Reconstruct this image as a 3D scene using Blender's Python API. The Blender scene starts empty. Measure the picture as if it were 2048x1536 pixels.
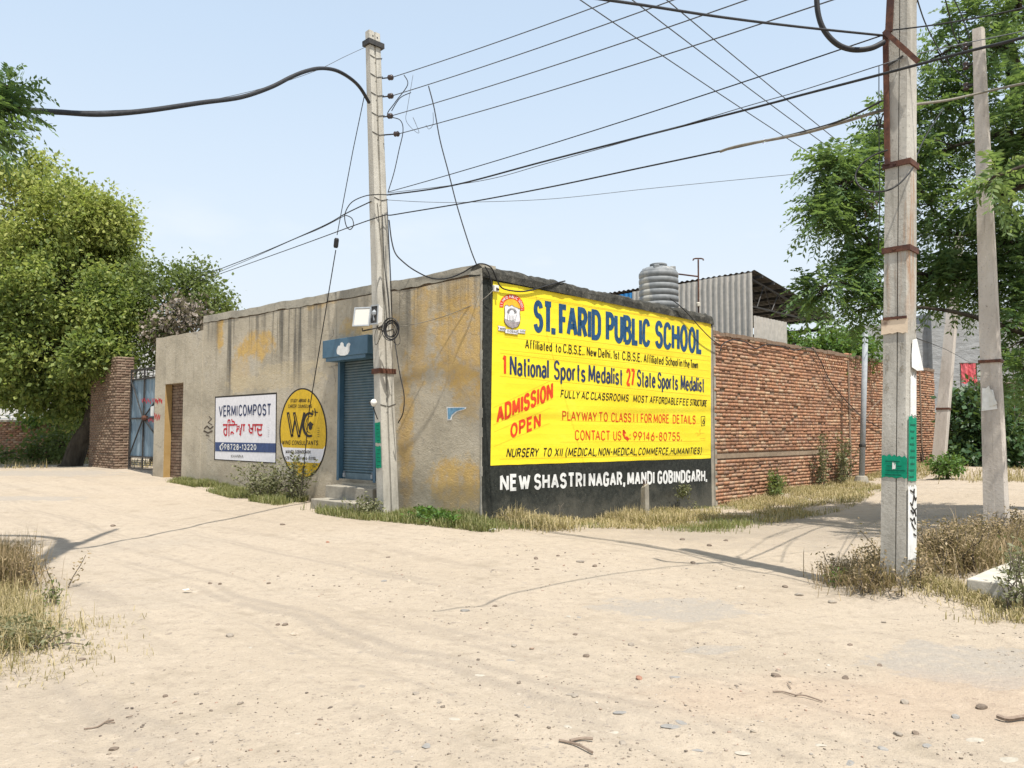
import bpy, bmesh, math, random
import numpy as np
from mathutils import Vector

random.seed(7)
rng = np.random.default_rng(7)
S = bpy.context.scene
COL = S.collection
R = math.radians

# ------------------------------------------------------------------ camera
FPX, EYE, PITCH = 1600.0, 1.45, math.atan(96 / 1600.0)
cd = bpy.data.cameras.new("camera")
cam = bpy.data.objects.new("camera", cd)
COL.objects.link(cam)
cd.sensor_width = 36.0
cd.lens = FPX / 2048 * 36.0
cd.clip_start, cd.clip_end = 0.05, 2000
cam.location = (0, 0, EYE)
cam.rotation_euler = (math.pi / 2 + PITCH, 0, 0)
S.camera = cam

# ------------------------------------------------------------------ sky, sun, exposure
SUN_EL = R(66)
SH = Vector((-0.46, 0.888, 0)).normalized()          # where shadows fall on the ground
S.view_settings.view_transform = 'Standard'
S.view_settings.look = 'None'
S.view_settings.gamma = 1
S.view_settings.use_curve_mapping = False
S.view_settings.exposure = 0.62
W = bpy.data.worlds.new("World")
S.world = W
W.use_nodes = True
wn, wl = W.node_tree.nodes, W.node_tree.links
wn.clear()
sky = wn.new('ShaderNodeTexSky')
sky.sky_type = 'NISHITA'
sky.sun_disc = False
sky.sun_elevation = SUN_EL
sky.sun_rotation = math.atan2(-SH.x, -SH.y)
sky.altitude = 200
sky.air_density = 1.0
sky.dust_density = 2.4
sky.ozone_density = 1.2
tc = wn.new('ShaderNodeTexCoord')
cn = wn.new('ShaderNodeTexNoise')
cn.inputs['Scale'].default_value = 7
cn.inputs['Detail'].default_value = 7
mp = wn.new('ShaderNodeMapping')
mp.inputs['Scale'].default_value = (1, 1, 2.6)
wl.new(tc.outputs['Generated'], mp.inputs['Vector'])
wl.new(mp.outputs[0], cn.inputs['Vector'])
cr = wn.new('ShaderNodeValToRGB')
cr.color_ramp.elements[0].position = 0.56
cr.color_ramp.elements[0].color = (0, 0, 0, 1)
cr.color_ramp.elements[1].position = 0.78
cr.color_ramp.elements[1].color = (.42, .42, .42, 1)
wl.new(cn.outputs['Fac'], cr.inputs['Fac'])
sp = wn.new('ShaderNodeSeparateXYZ')
wl.new(tc.outputs['Generated'], sp.inputs[0])
mr = wn.new('ShaderNodeMapRange')                     # clouds only low over the horizon
mr.inputs['From Min'].default_value = 0.16
mr.inputs['From Max'].default_value = 0.30
mr.inputs['To Min'].default_value = 1
mr.inputs['To Max'].default_value = 0
wl.new(sp.outputs['Z'], mr.inputs['Value'])
mm = wn.new('ShaderNodeMath'); mm.operation = 'MULTIPLY'
wl.new(cr.outputs['Color'], mm.inputs[0]); wl.new(mr.outputs[0], mm.inputs[1])
cm = wn.new('ShaderNodeMixRGB')
cm.inputs['Color2'].default_value = (6.6, 6.65, 6.7, 1)
wl.new(mm.outputs[0], cm.inputs['Fac'])
veil = wn.new('ShaderNodeMixRGB')                     # thin high haze that whitens the blue
hz = wn.new('ShaderNodeMapRange'); hz.interpolation_type = 'SMOOTHSTEP'
hz.inputs['From Min'].default_value = 0.0; hz.inputs['From Max'].default_value = 0.55
hz.inputs['To Min'].default_value = 0.94; hz.inputs['To Max'].default_value = 0.58
wl.new(sp.outputs['Z'], hz.inputs['Value']); wl.new(hz.outputs[0], veil.inputs['Fac'])
vc = wn.new('ShaderNodeMixRGB')
vc.inputs['Color1'].default_value = (5.4, 6.5, 7.6, 1); vc.inputs['Color2'].default_value = (5.45, 5.75, 5.95, 1)
hv = wn.new('ShaderNodeMapRange'); hv.inputs['From Min'].default_value = .05; hv.inputs['From Max'].default_value = .45
hv.inputs['To Min'].default_value = 1; hv.inputs['To Max'].default_value = 0
wl.new(sp.outputs['Z'], hv.inputs['Value']); wl.new(hv.outputs[0], vc.inputs['Fac']); wl.new(vc.outputs[0], veil.inputs['Color2'])
wl.new(sky.outputs[0], veil.inputs['Color1'])
wl.new(veil.outputs[0], cm.inputs['Color1'])
bg = wn.new('ShaderNodeBackground')
bg.inputs['Strength'].default_value = 0.105
wo = wn.new('ShaderNodeOutputWorld')
wl.new(cm.outputs[0], bg.inputs['Color'])
wl.new(bg.outputs[0], wo.inputs['Surface'])

sd = bpy.data.lights.new("sun", 'SUN')
sd.energy = 4.5
sd.angle = R(0.53)
sd.color = (1.0, 0.95, 0.87)
sun = bpy.data.objects.new("sun", sd)
COL.objects.link(sun)
ray_dir = Vector((SH.x * math.cos(SUN_EL), SH.y * math.cos(SUN_EL), -math.sin(SUN_EL)))
sun.rotation_euler = ray_dir.to_track_quat('-Z', 'Y').to_euler()
sun.location = (6, -10, 30)

# ------------------------------------------------------------------ measuring helpers: photo point -> place
FW = Vector((0, math.cos(PITCH), math.sin(PITCH)))
UP = Vector((0, -math.sin(PITCH), math.cos(PITCH)))
O = Vector((0, 0, EYE))
def ray(x, y):
    return Vector((1, 0, 0)) * ((x - 1024) / FPX) + UP * (-(y - 768) / FPX) + FW
def at(x, y, Y):
    d = ray(x, y)
    return O + d * (Y / d.y)
def atz(x, y, z):
    d = ray(x, y)
    return O + d * ((z - EYE) / d.z)
C0 = at(963, 1045, 12.5)
C = Vector((C0.x, C0.y, 0))                           # the corner of the building
DL = ray(-590, 864); DL.z = 0; DL.normalize()
DR = ray(2620, 864); DR.z = 0; DR.normalize()
NL = Vector((-DL.y, DL.x, 0)); NL = NL if NL.y < 0 else -NL
NR = Vector((-DR.y, DR.x, 0)); NR = NR if NR.y < 0 else -NR
def on(N, x, y, off=0.0, base=None):
    b = (base or C) + N * off
    d = ray(x, y)
    return O + d * ((b - O).dot(N) / d.dot(N))
def onL(x, y, off=0.0): return on(NL, x, y, off)
def onR(x, y, off=0.0): return on(NR, x, y, off)
def uL(x, y=864): return (onL(x, y) - C).dot(DL)
def uR(x, y=864): return (onR(x, y) - C).dot(DR)
def PL(u, z, off=0.0): return C + DL * u + NL * off + Vector((0, 0, z))
def PR(u, z, off=0.0): return C + DR * u + NR * off + Vector((0, 0, z))

# ------------------------------------------------------------------ value noise and the height of the ground
def vnoise(p, seed=0):
    p = np.asarray(p, float)
    i = np.floor(p).astype(np.int64); f = p - i
    f = f * f * (3 - 2 * f)
    def h(a):
        n = (a[:, 0] * 374761393 + a[:, 1] * 668265263 + a[:, 2] * 2147483647 + seed * 1274126177) & 0xffffffff
        n = ((n ^ (n >> 13)) * 1274126177) & 0xffffffff
        return ((n ^ (n >> 16)) & 0xffff) / 65535.0
    out = 0
    for dx in (0, 1):
        for dy in (0, 1):
            for dz in (0, 1):
                w = (f[:, 0] if dx else 1 - f[:, 0]) * (f[:, 1] if dy else 1 - f[:, 1]) * (f[:, 2] if dz else 1 - f[:, 2])
                out = out + w * h(i + np.array([dx, dy, dz]))
    return out
def fbm(p, oct=4, seed=0):
    p = np.asarray(p, float); a, s, t = 1.0, 0.0, 0.0
    for k in range(oct):
        s = s + a * vnoise(p * 2 ** k, seed + k); t += a; a *= .5
    return s / t

def zrow(p): return (p.x, p.y, p.z)
NEARP = at(1795, 1162, 7.15)
CTRL = [(0, 0, 0), (4, 3, 0), (-4, 3, 0), (0, 6, 0), (-5, 6.5, 0), (5, 6, 0), (-2, 9, .01), (3, 9, 0), (0, 10.5, .02), (0, -8, 0), (9, 0, 0), (-9, 0, 0)]
CTRL += [zrow(onL(940, 1040)), zrow(onL(600, 1000)), zrow(onL(363, 963)), zrow(onL(306, 952)), zrow(onR(990, 1047)),
         zrow(onR(1200, 1040)), zrow(onR(1428, 1014)), zrow(onR(1600, 978)), zrow(onR(1721, 957)), zrow(onR(1870, 940)),
         zrow(at(222, 935, 24.5)), zrow(at(60, 945, 22.5)), zrow(at(60, 918, 33)), zrow(at(1990, 965, 18)), zrow(at(1880, 932, 24)),
         (2, 60, .5), (-40, 60, .5), (40, 60, .6), (-60, 0, .2), (60, 0, .2), (0, -60, 0), (0, 300, .5), (300, 0, .5), (-300, 0, .5), (15, 12, .1), (-12, 15, .15)]
CT = np.array(CTRL)
def gz(x, y):
    x = np.atleast_1d(np.asarray(x, float)); y = np.atleast_1d(np.asarray(y, float))
    num = np.zeros_like(x); den = np.zeros_like(x)
    for cx, cy, cz in CT:
        w = 1.0 / ((x - cx) ** 2 + (y - cy) ** 2 + .25) ** 1.6
        num += w * cz; den += w
    z = num / den
    r = np.sqrt(x * x + y * y)
    nz = np.stack([x, y, 0 * x], 1)
    z = z + (fbm(nz * .9, 3, 3) - .5) * .05 * np.exp(-r / 40) + (fbm(nz * 4.5, 3, 9) - .5) * .025 * np.exp(-r / 14)
    # wheel ruts that run along the road past the long wall
    t = (x - C.x) * NL.x + (y - C.y) * NL.y
    for tt, ww, dd in ((3.6, .16, .03), (4.5, .10, .02), (5.15, .14, .035), (6.0, .10, .02), (6.9, .16, .03), (8.3, .2, .03)):
        z = z - dd * np.exp(-((t - tt - .25 * np.sin((x * DL.x + y * DL.y) * .35)) / ww) ** 2) * np.exp(-r / 25)
    # sand thrown up round the near pole and the strip beside it
    z = z + .17 * np.exp(-(((x - NEARP.x - .12) / .42) ** 2 + ((y - NEARP.y + .02) / .38) ** 2))
    z = z + .12 * np.exp(-(((x - NEARP.x - 1.2) / 1.0) ** 2 + ((y - NEARP.y - .9) / .8) ** 2))
    return z
def g1(x, y): return float(gz(x, y)[0])
def ground_at(x, y):
    z = 0.0
    for _ in range(6):
        p = atz(x, y, z); z = g1(p.x, p.y)
    return Vector((p.x, p.y, z))

# ------------------------------------------------------------------ object helpers
def tag(o, label=None, cat=None, group=None, kind=None):
    if label: o['label'] = label
    if cat: o['category'] = cat
    if group: o['group'] = group
    if kind: o['kind'] = kind
    return o
def thing(name, label, cat, loc=(0, 0, 0), group=None):
    o = bpy.data.objects.new(name, None)
    o.empty_display_size = .2
    COL.objects.link(o); o.location = loc
    return tag(o, label, cat, group)
def origin(o):
    v = Vector((0, 0, 0))
    while o is not None:
        v = v + o.location; o = o.parent
    return v
class MB:
    def __init__(s): s.v = []; s.f = []; s.sm = False
    def quad(s, *p):
        i = len(s.v); s.v += [Vector(q) for q in p]; s.f.append(tuple(range(i, i + len(p)))); return s
    def mesh(s, vs, fs):
        i = len(s.v); s.v += [Vector(q) for q in vs]; s.f += [tuple(k + i for k in f) for f in fs]; return s
    def hexa(s, p):      # 8 corners: bottom ring 0-3, top ring 4-7
        return s.mesh(p, [(3, 2, 1, 0), (4, 5, 6, 7), (0, 1, 5, 4), (1, 2, 6, 5), (2, 3, 7, 6), (3, 0, 4, 7)])
    def box(s, c, ax, ay, az):   # centre and three half-axis vectors
        c, ax, ay, az = Vector(c), Vector(ax), Vector(ay), Vector(az)
        return s.hexa([c - ax - ay - az, c + ax - ay - az, c + ax + ay - az, c - ax + ay - az,
                       c - ax - ay + az, c + ax - ay + az, c + ax + ay + az, c - ax + ay + az])
    def tube(s, path, r, n=6, cap=True):
        path = [Vector(p) for p in path]; m = len(path)
        rr = r if hasattr(r, '__len__') else [r] * m
        i0 = len(s.v); t0 = (path[1] - path[0]).normalized()
        a = t0.orthogonal().normalized()
        for k in range(m):
            t = (path[min(k + 1, m - 1)] - path[max(k - 1, 0)])
            t = t.normalized() if t.length > 1e-9 else t0
            a = a - t * a.dot(t); a = a.normalized() if a.length > 1e-6 else t.orthogonal().normalized()
            b = t.cross(a)
            for j in range(n):
                w = 2 * math.pi * j / n
                s.v.append(path[k] + (a * math.cos(w) + b * math.sin(w)) * rr[k])
        for k in range(m - 1):
            for j in range(n):
                q = i0 + k * n
                s.f.append((q + j, q + (j + 1) % n, q + n + (j + 1) % n, q + n + j))
        if cap:
            s.f.append(tuple(i0 + j for j in range(n))[::-1])
            s.f.append(tuple(i0 + (m - 1) * n + j for j in range(n)))
        return s
    def lathe(s, c, prof, n=24, axis='z'):   # prof: (radius, height) list
        c = Vector(c); i0 = len(s.v)
        for r, h in prof:
            for j in range(n):
                w = 2 * math.pi * j / n
                s.v.append(c + Vector((r * math.cos(w), r * math.sin(w), h)))
        for k in range(len(prof) - 1):
            for j in range(n):
                q = i0 + k * n
                s.f.append((q + j, q + (j + 1) % n, q + n + (j + 1) % n, q + n + j))
        s.f.append(tuple(i0 + j for j in range(n))[::-1])
        s.f.append(tuple(i0 + (len(prof) - 1) * n + j for j in range(n)))
        return s
    def build(s, name, mat, parent=None, smooth=False, bevel=0, label=None):
        off = origin(parent) if parent is not None else Vector((0, 0, 0))
        me = bpy.data.meshes.new(name)
        me.from_pydata([tuple(p - off) for p in s.v], [], s.f)
        me.update()
        if smooth:
            for p in me.polygons: p.use_smooth = True
        o = bpy.data.objects.new(name, me)
        COL.objects.link(o)
        if mat: me.materials.append(mat)
        if parent is not None: o.parent = parent
        if bevel:
            b = o.modifiers.new('bevel', 'BEVEL'); b.width = bevel; b.segments = 2; b.limit_method = 'ANGLE'
        if label: o['label'] = label
        return o
def np_mesh(name, verts, quads, mat, parent=None, tint=None, smooth=False):
    """many small faces at once: verts (n,3), quads (m,4) or (m,3)"""
    off = np.array(origin(parent)) if parent is not None else np.zeros(3)
    verts = np.asarray(verts, np.float32) - off.astype(np.float32)
    k = quads.shape[1]
    me = bpy.data.meshes.new(name)
    me.vertices.add(len(verts)); me.vertices.foreach_set('co', verts.ravel())
    me.loops.add(quads.size); me.loops.foreach_set('vertex_index', quads.ravel().astype(np.int32))
    me.polygons.add(len(quads))
    me.polygons.foreach_set('loop_start', np.arange(0, quads.size, k, dtype=np.int32))
    me.polygons.foreach_set('loop_total', np.full(len(quads), k, dtype=np.int32))
    if smooth: me.polygons.foreach_set('use_smooth', np.ones(len(quads), bool))
    me.update(calc_edges=True)
    if tint is not None:
        at_ = me.attributes.new('tint', 'FLOAT', 'POINT')
        at_.data.foreach_set('value', np.asarray(tint, np.float32))
    o = bpy.data.objects.new(name, me); COL.objects.link(o)
    me.materials.append(mat)
    if parent is not None: o.parent = parent
    return o
def smooth_path(pts, n=8):
    pts = [Vector(p) for p in pts]
    if len(pts) < 3: return [pts[0].lerp(pts[-1], k / n) for k in range(n + 1)]
    out = []
    for i in range(len(pts) - 1):
        p0 = pts[max(i - 1, 0)]; p1 = pts[i]; p2 = pts[i + 1]; p3 = pts[min(i + 2, len(pts) - 1)]
        for k in range(n):
            t = k / n
            out.append(.5 * ((2 * p1) + (p2 - p0) * t + (2 * p0 - 5 * p1 + 4 * p2 - p3) * t * t + (3 * p1 - p0 - 3 * p2 + p3) * t ** 3))
    out.append(pts[-1]); return out

# ------------------------------------------------------------------ node helpers
class N:
    def __init__(s, name, rough=.8, spec=.3, metal=0):
        s.m = bpy.data.materials.new(name); s.m.use_nodes = True
        s.t = s.m.node_tree; s.t.nodes.clear()
        s.out = s.t.nodes.new('ShaderNodeOutputMaterial')
        s.b = s.t.nodes.new('ShaderNodeBsdfPrincipled')
        s.b.inputs['Roughness'].default_value = rough
        s.b.inputs['Specular IOR Level'].default_value = spec
        s.b.inputs['Metallic'].default_value = metal
        s.t.links.new(s.b.outputs[0], s.out.inputs['Surface'])
        s.geo = None
    def put(s, sock, v):
        if isinstance(v, (int, float)): sock.default_value = v
        elif isinstance(v, (tuple, list, Vector)):
            v = tuple(v)
            sock.default_value = v if len(v) == len(sock.default_value) else (v + (1,) if len(sock.default_value) == 4 else v[:3])
        else: s.t.links.new(v, sock)
    def g(s, out='Position'):
        if s.geo is None: s.geo = s.t.nodes.new('ShaderNodeNewGeometry')
        return s.geo.outputs[out]
    def math(s, op, a, b=0.0, c=None, clamp=False):
        n = s.t.nodes.new('ShaderNodeMath'); n.operation = op; n.use_clamp = clamp
        s.put(n.inputs[0], a); s.put(n.inputs[1], b)
        if c is not None: s.put(n.inputs[2], c)
        return n.outputs[0]
    def dot(s, a, b):
        n = s.t.nodes.new('ShaderNodeVectorMath'); n.operation = 'DOT_PRODUCT'
        s.put(n.inputs[0], a); s.put(n.inputs[1], b); return n.outputs['Value']
    def vsub(s, a, b):
        n = s.t.nodes.new('ShaderNodeVectorMath'); n.operation = 'SUBTRACT'
        s.put(n.inputs[0], a); s.put(n.inputs[1], b); return n.outputs[0]
    def comb(s, x, y, z=0.0):
        n = s.t.nodes.new('ShaderNodeCombineXYZ')
        s.put(n.inputs[0], x); s.put(n.inputs[1], y); s.put(n.inputs[2], z); return n.outputs[0]
    def sep(s, v):
        n = s.t.nodes.new('ShaderNodeSeparateXYZ'); s.put(n.inputs[0], v); return n.outputs
    def noise(s, scale, vec=None, detail=5, rough=.55, dist=0.0, stretch=None):
        n = s.t.nodes.new('ShaderNodeTexNoise')
        n.inputs['Scale'].default_value = scale; n.inputs['Detail'].default_value = detail
        n.inputs['Roughness'].default_value = rough; n.inputs['Distortion'].default_value = dist
        v = vec if vec is not None else s.g()
        if stretch:
            mpn = s.t.nodes.new('ShaderNodeMapping'); mpn.inputs['Scale'].default_value = stretch
            s.put(mpn.inputs['Vector'], v); v = mpn.outputs[0]
        s.put(n.inputs['Vector'], v); return n.outputs['Fac']
    def vor(s, scale, vec=None, feat='F1', out='Distance'):
        n = s.t.nodes.new('ShaderNodeTexVoronoi'); n.feature = feat
        n.inputs['Scale'].default_value = scale
        s.put(n.inputs['Vector'], vec if vec is not None else s.g()); return n.outputs[out]
    def step(s, v, a, b, ta=0.0, tb=1.0):
        n = s.t.nodes.new('ShaderNodeMapRange'); n.interpolation_type = 'SMOOTHSTEP'
        s.put(n.inputs['Value'], v); n.inputs['From Min'].default_value = a; n.inputs['From Max'].default_value = b
        n.inputs['To Min'].default_value = ta; n.inputs['To Max'].default_value = tb; return n.outputs[0]
    def ramp(s, f, *stops):
        n = s.t.nodes.new('ShaderNodeValToRGB'); e = n.color_ramp.elements
        while len(e) < len(stops): e.new(.5)
        for k, (p, c) in enumerate(stops):
            e[k].position = p; e[k].color = tuple(c) + (1,)
        s.put(n.inputs['Fac'], f); return n.outputs['Color']
    def mix(s, f, a, b, mode='MIX'):
        n = s.t.nodes.new('ShaderNodeMixRGB'); n.blend_type = mode
        s.put(n.inputs['Fac'], f); s.put(n.inputs['Color1'], a); s.put(n.inputs['Color2'], b); return n.outputs[0]
    def bump(s, h, strength=.4, dist=.02):
        n = s.t.nodes.new('ShaderNodeBump'); n.inputs['Strength'].default_value = strength; n.inputs['Distance'].default_value = dist
        s.put(n.inputs['Height'], h); s.t.links.new(n.outputs[0], s.b.inputs['Normal'])
    def col(s, c): s.put(s.b.inputs['Base Color'], c); return s
    def blob(s, u, z, u0, z0, ru, rz, nz, amt=.6, soft=.45):
        """1 inside an uneven patch of the wall centred on (u0, z0)"""
        a = s.math('DIVIDE', s.math('SUBTRACT', u, u0), ru); b = s.math('DIVIDE', s.math('SUBTRACT', z, z0), rz)
        d = s.math('SQRT', s.math('ADD', s.math('MULTIPLY', a, a), s.math('MULTIPLY', b, b)))
        d = s.math('ADD', d, s.math('MULTIPLY', s.math('SUBTRACT', nz, .5), amt * 3))
        return s.step(d, 1 - soft, 1 + soft, 1, 0)
def simple(name, c1, c2, scale=6, rough=.8, spec=.3, metal=0, bump=0, bscale=None, stretch=None, detail=6):
    n = N(name, rough, spec, metal)
    f = n.noise(scale, detail=detail, rough=.62, stretch=stretch)
    n.col(n.ramp(f, (.3, c1), (.7, c2)))
    if bump: n.bump(n.noise(bscale or scale * 4, detail=5), bump, .01)
    return n.m
# ------------------------------------------------------------------ materials
M = {}
def ground_mat():
    n = N('dusty_earth', .95, .1)
    P = n.g()
    uL_ = n.dot(n.vsub(P, tuple(C)), tuple(DL)); tL = n.dot(n.vsub(P, tuple(C)), tuple(NL))
    rv = n.comb(n.math('MULTIPLY', uL_, .10), tL, 0)
    xyz = n.sep(P); big = n.noise(.35, detail=4)
    mid = n.noise(2.2, detail=7, rough=.65)
    fine = n.noise(28, detail=6, rough=.7)
    grit = n.noise(120, detail=3, rough=.6)
    streak = n.noise(2.6, vec=rv, detail=6, rough=.6)
    c = n.ramp(big, (.3, (.365, .312, .238)), (.55, (.405, .35, .272)), (.75, (.355, .314, .252)))
    c = n.mix(n.step(streak, .50, .68, 0, .45), c, (.30, .26, .205))
    m9 = n.noise(9, detail=6, rough=.7)
    c = n.mix(n.step(m9, .52, .66, 0, .55), c, (.285, .242, .19)); c = n.mix(n.step(m9, .46, .34, 0, .55), c, (.47, .405, .315))
    wob = n.math('MULTIPLY', n.math('SUBTRACT', n.noise(.35, vec=n.comb(uL_, 0, 0), detail=2), .5), .9)
    tw = n.math('ADD', tL, wob); brk = n.noise(1.3, vec=rv, detail=6, rough=.7)
    for tt, ww, kk in ((3.5, .04, .7), (3.62, .04, .7), (4.45, .035, .8), (4.56, .03, .7), (4.75, .05, .5), (5.1, .045, .85), (5.24, .04, .7), (5.6, .03, .6), (6.0, .05, .7), (6.14, .03, .6), (6.85, .05, .7), (6.98, .05, .6), (7.3, .04, .6), (8.25, .06, .6), (8.4, .05, .6), (9.6, .1, .5)):
        q = n.step(n.math('ABSOLUTE', n.math('SUBTRACT', tw, tt)), ww * .3, ww * 1.5, 1, 0)
        c = n.mix(n.math('MULTIPLY', n.math('MULTIPLY', q, n.step(brk, .40, .62, .0, .8)), kk), c, (.30, .262, .21))
    c = n.mix(n.step(mid, .55, .75, 0, .6), c, (.45, .385, .29))
    c = n.mix(n.step(mid, .46, .28, 0, .6), c, (.28, .24, .18))
    c = n.mix(n.step(fine, .62, .74, 0, .6), c, (.25, .20, .145))
    c = n.mix(n.step(grit, .60, .72, 0, .6), c, (.19, .16, .13))
    sp_ = n.noise(34, detail=2, rough=.5); c = n.mix(n.math('MULTIPLY', n.step(sp_, .66, .71), .55), c, (.17, .145, .125))
    c = n.mix(n.step(grit, .34, .24, 0, .5), c, (.52, .45, .36))
    for sc_, r0_, thr, kk in ((7.0, .20, .74, .55), (16.0, .24, .66, .6), (38.0, .28, .6, .6)):   # pebbles bedded level with the surface
        vp = n.comb(n.math('ADD', xyz[0], n.math('MULTIPLY', fine, .03)), xyz[1], 0)
        dd_ = n.vor(sc_, vp); cc_ = n.sep(n.vor(sc_, vp, 'F1', 'Color'))
        mk = n.math('MULTIPLY', n.step(dd_, r0_ * .7, r0_, 1, 0), n.math('GREATER_THAN', cc_[0], thr))
        mk = n.math('MULTIPLY', mk, n.step(mid, .38, .55, .25, 1.0))
        c = n.mix(n.math('MULTIPLY', mk, kk), c, n.ramp(cc_[1], (.0, (.20, .17, .14)), (.35, (.27, .245, .215)), (.7, (.34, .295, .235)), (1.0, (.50, .45, .37))))
    # grey patches of the old hard surface showing through the dust
    nz = n.noise(1.7, detail=5)
    for cx, cy, rx, ry in PATCHES:
        m_ = n.blob(xyz[0], xyz[1], cx, cy, rx, ry, n.noise(3.0, detail=9, rough=.72), .8, .10)
        m_ = n.math('MULTIPLY', m_, n.step(m9, .35, .55, .45, .9))
        c = n.mix(m_, c, n.ramp(fine, (.35, (.30, .275, .235)), (.7, (.36, .33, .28))))
    red = n.blob(xyz[0], xyz[1], REDP.x, REDP.y, 1.3, .4, nz, .5, .5)
    c = n.mix(n.math('MULTIPLY', red, .16), c, (.42, .27, .18))
    lane_tone = n.blob(xyz[0], xyz[1], LANEP.x, LANEP.y, 3.5, 2.2, nz, .5, .4)
    c = n.mix(n.math('MULTIPLY', lane_tone, .5), c, (.25, .22, .18))  # patch of the lane set darker than the open road
    c = n.mix(1.0, c, (.97, .94, .935), 'MULTIPLY')
    g2 = n.noise(55, detail=4, rough=.75); c = n.mix(n.step(g2, .56, .70, 0, .4), c, (.20, .17, .135)); c = n.mix(n.step(g2, .42, .30, 0, .35), c, (.44, .385, .30))
    n.col(c)
    h = n.math('ADD', n.math('MULTIPLY', mid, 1.1), n.math('ADD', n.math('MULTIPLY', fine, .5), n.math('MULTIPLY', grit, .22)))
    h = n.math('ADD', h, n.math('MULTIPLY', m9, .7))
    n.bump(h, .8, .03)
    return n.m
PATCHES = []
for px, py, wx, wy in ((1340, 1212, .62, .40), (1960, 1325, .62, .45), (40, 968, 2.6, 1.3), (50, 1010, 1.2, .5), (1420, 1290, .2, .1)):
    q = atz(px, py, 0.02); PATCHES.append((q.x, q.y, wx, wy))
REDP = atz(1840, 1400, 0); LANEP = atz(1560, 1050, 0)
M['ground'] = ground_mat()

def plaster_mat():
    n = N('stained_plaster', .9, .15)
    P = n.g(); u = n.dot(n.vsub(P, tuple(C)), tuple(DL)); z = n.sep(P)[2]
    uz = n.comb(u, z, 0)
    a = n.noise(1.1, uz, 7, .62); b = n.noise(5, uz, 6, .65); f = n.noise(40, uz, 4, .6)
    big = n.noise(.55, uz, 5, .6)
    m2 = n.noise(13, uz, 6, .7)
    c = n.ramp(a, (.28, (.31, .275, .21)), (.5, (.43, .38, .29)), (.72, (.52, .465, .365)))
    c = n.mix(n.step(m2, .54, .66, 0, .5), c, (.23, .205, .165))
    c = n.mix(n.step(m2, .44, .32, 0, .45), c, (.45, .41, .33))
    c = n.mix(n.step(b, .55, .75, 0, .55), c, (.33, .30, .255))
    c = n.mix(n.step(b, .42, .26, 0, .5), c, (.52, .475, .385))
    c = n.mix(n.step(big, .55, .68, 0, .45), c, (.29, .275, .245))
    # ochre wash left from an older coat
    och = n.ramp(b, (.3, (.48, .27, .05)), (.7, (.58, .39, .12)))
    for px, py, ru, rz, k in OCHRE:
        q = onL(px, py); m_ = n.blob(u, z, (q - C).dot(DL), q.z, ru, rz, n.noise(2.6, uz, 8, .75), 1.0, .30)
        m_ = n.math('MULTIPLY', m_, n.step(b, .30, .56, .25, 1.0))
        c = n.mix(n.math('MULTIPLY', m_, k), c, och)
    # pale chipped band where a lintel coat fell away
    for px, py, ru, rz in CHIP:
        q = onL(px, py); m_ = n.blob(u, z, (q - C).dot(DL), q.z, ru, rz, n.noise(4.5, uz, 5, .6), .8, .12)
        m_ = n.math('MULTIPLY', m_, n.step(m2, .34, .52, .25, 1.0))
        c = n.mix(n.math('MULTIPLY', m_, .62), c, (.50, .42, .28))
    # dark algae runs from the parapet
    run = n.noise(1.0, uz, 5, .6, stretch=(6.5, .22, 1))
    PZ = n.math('ADD', n.math('MULTIPLY', u, PSLOPE), PARA_Z)
    for px0, px1, depth, k in RUNS:
        ua, ub = uL(px0), uL(px1); um, uw = (ua + ub) / 2, abs(ub - ua) / 2
        m_ = n.step(n.math('ABSOLUTE', n.math('SUBTRACT', u, um)), uw * .75, uw * 1.15, 1, 0)
        d_ = n.step(n.math('SUBTRACT', PZ, z), depth * .35, depth * 1.25, 1, 0)
        m_ = n.math('MULTIPLY', n.math('MULTIPLY', m_, d_), n.step(run, .42, .60))
        c = n.mix(n.math('MULTIPLY', m_, k), c, (.085, .082, .072))
    c = n.mix(n.math('MULTIPLY', n.step(run, .56, .7), n.step(z, 1.6, 3.6, 0, .45)), c, (.16, .15, .125))
    # damp and dirt just above the ground, scuffs
    low = n.step(n.math('ADD', z, n.math('MULTIPLY', n.math('SUBTRACT', a, .5), 1.6)), .1, .9, .55, 0)
    c = n.mix(low, c, (.31, .26, .19))
    c = n.mix(n.step(f, .66, .74, 0, .5), c, (.17, .155, .13))
    c = n.mix(n.step(f, .33, .26, 0, .5), c, (.60, .56, .49))
    # hairline cracks
    cv = n.t.nodes.new('ShaderNodeVectorMath'); cv.operation = 'ADD'
    n.put(cv.inputs[0], uz); n.put(cv.inputs[1], n.comb(n.math('MULTIPLY', a, .9), n.math('MULTIPLY', b, .3), 0))
    ck = n.vor(.55, cv.outputs[0], 'DISTANCE_TO_EDGE')
    crack = n.math('MULTIPLY', n.step(ck, .002, .007, 1, 0), n.step(big, .52, .62))
    c = n.mix(n.math('MULTIPLY', crack, .45), c, (.09, .08, .07))
    n.col(c)
    n.bump(n.math('SUBTRACT', n.math('ADD', n.math('ADD', n.math('MULTIPLY', b, .9), n.math('MULTIPLY', m2, .6)), n.math('MULTIPLY', f, .35)), n.math('MULTIPLY', crack, .6)), .7, .025)
    return n.m
PARA_Z = onL(963, 529).z - .19; PSLOPE = (onL(402, 634).z - onL(963, 529).z) / uL(402)
OCHRE = [(925, 690, .75, .75, .7), (905, 595, .7, .35, .45), (840, 650, .22, 1.1, .55), (915, 972, .7, .42, .8), (512, 690, .8, .3, .8), (441, 665, .18, .5, .8),
         (735, 650, .9, .18, .55), (812, 880, .2, 1.3, .65), (640, 607, .6, .1, .5), (935, 790, .35, .4, .4), (480, 740, .5, .4, .3), (350, 860, .5, .5, .25)]
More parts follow.
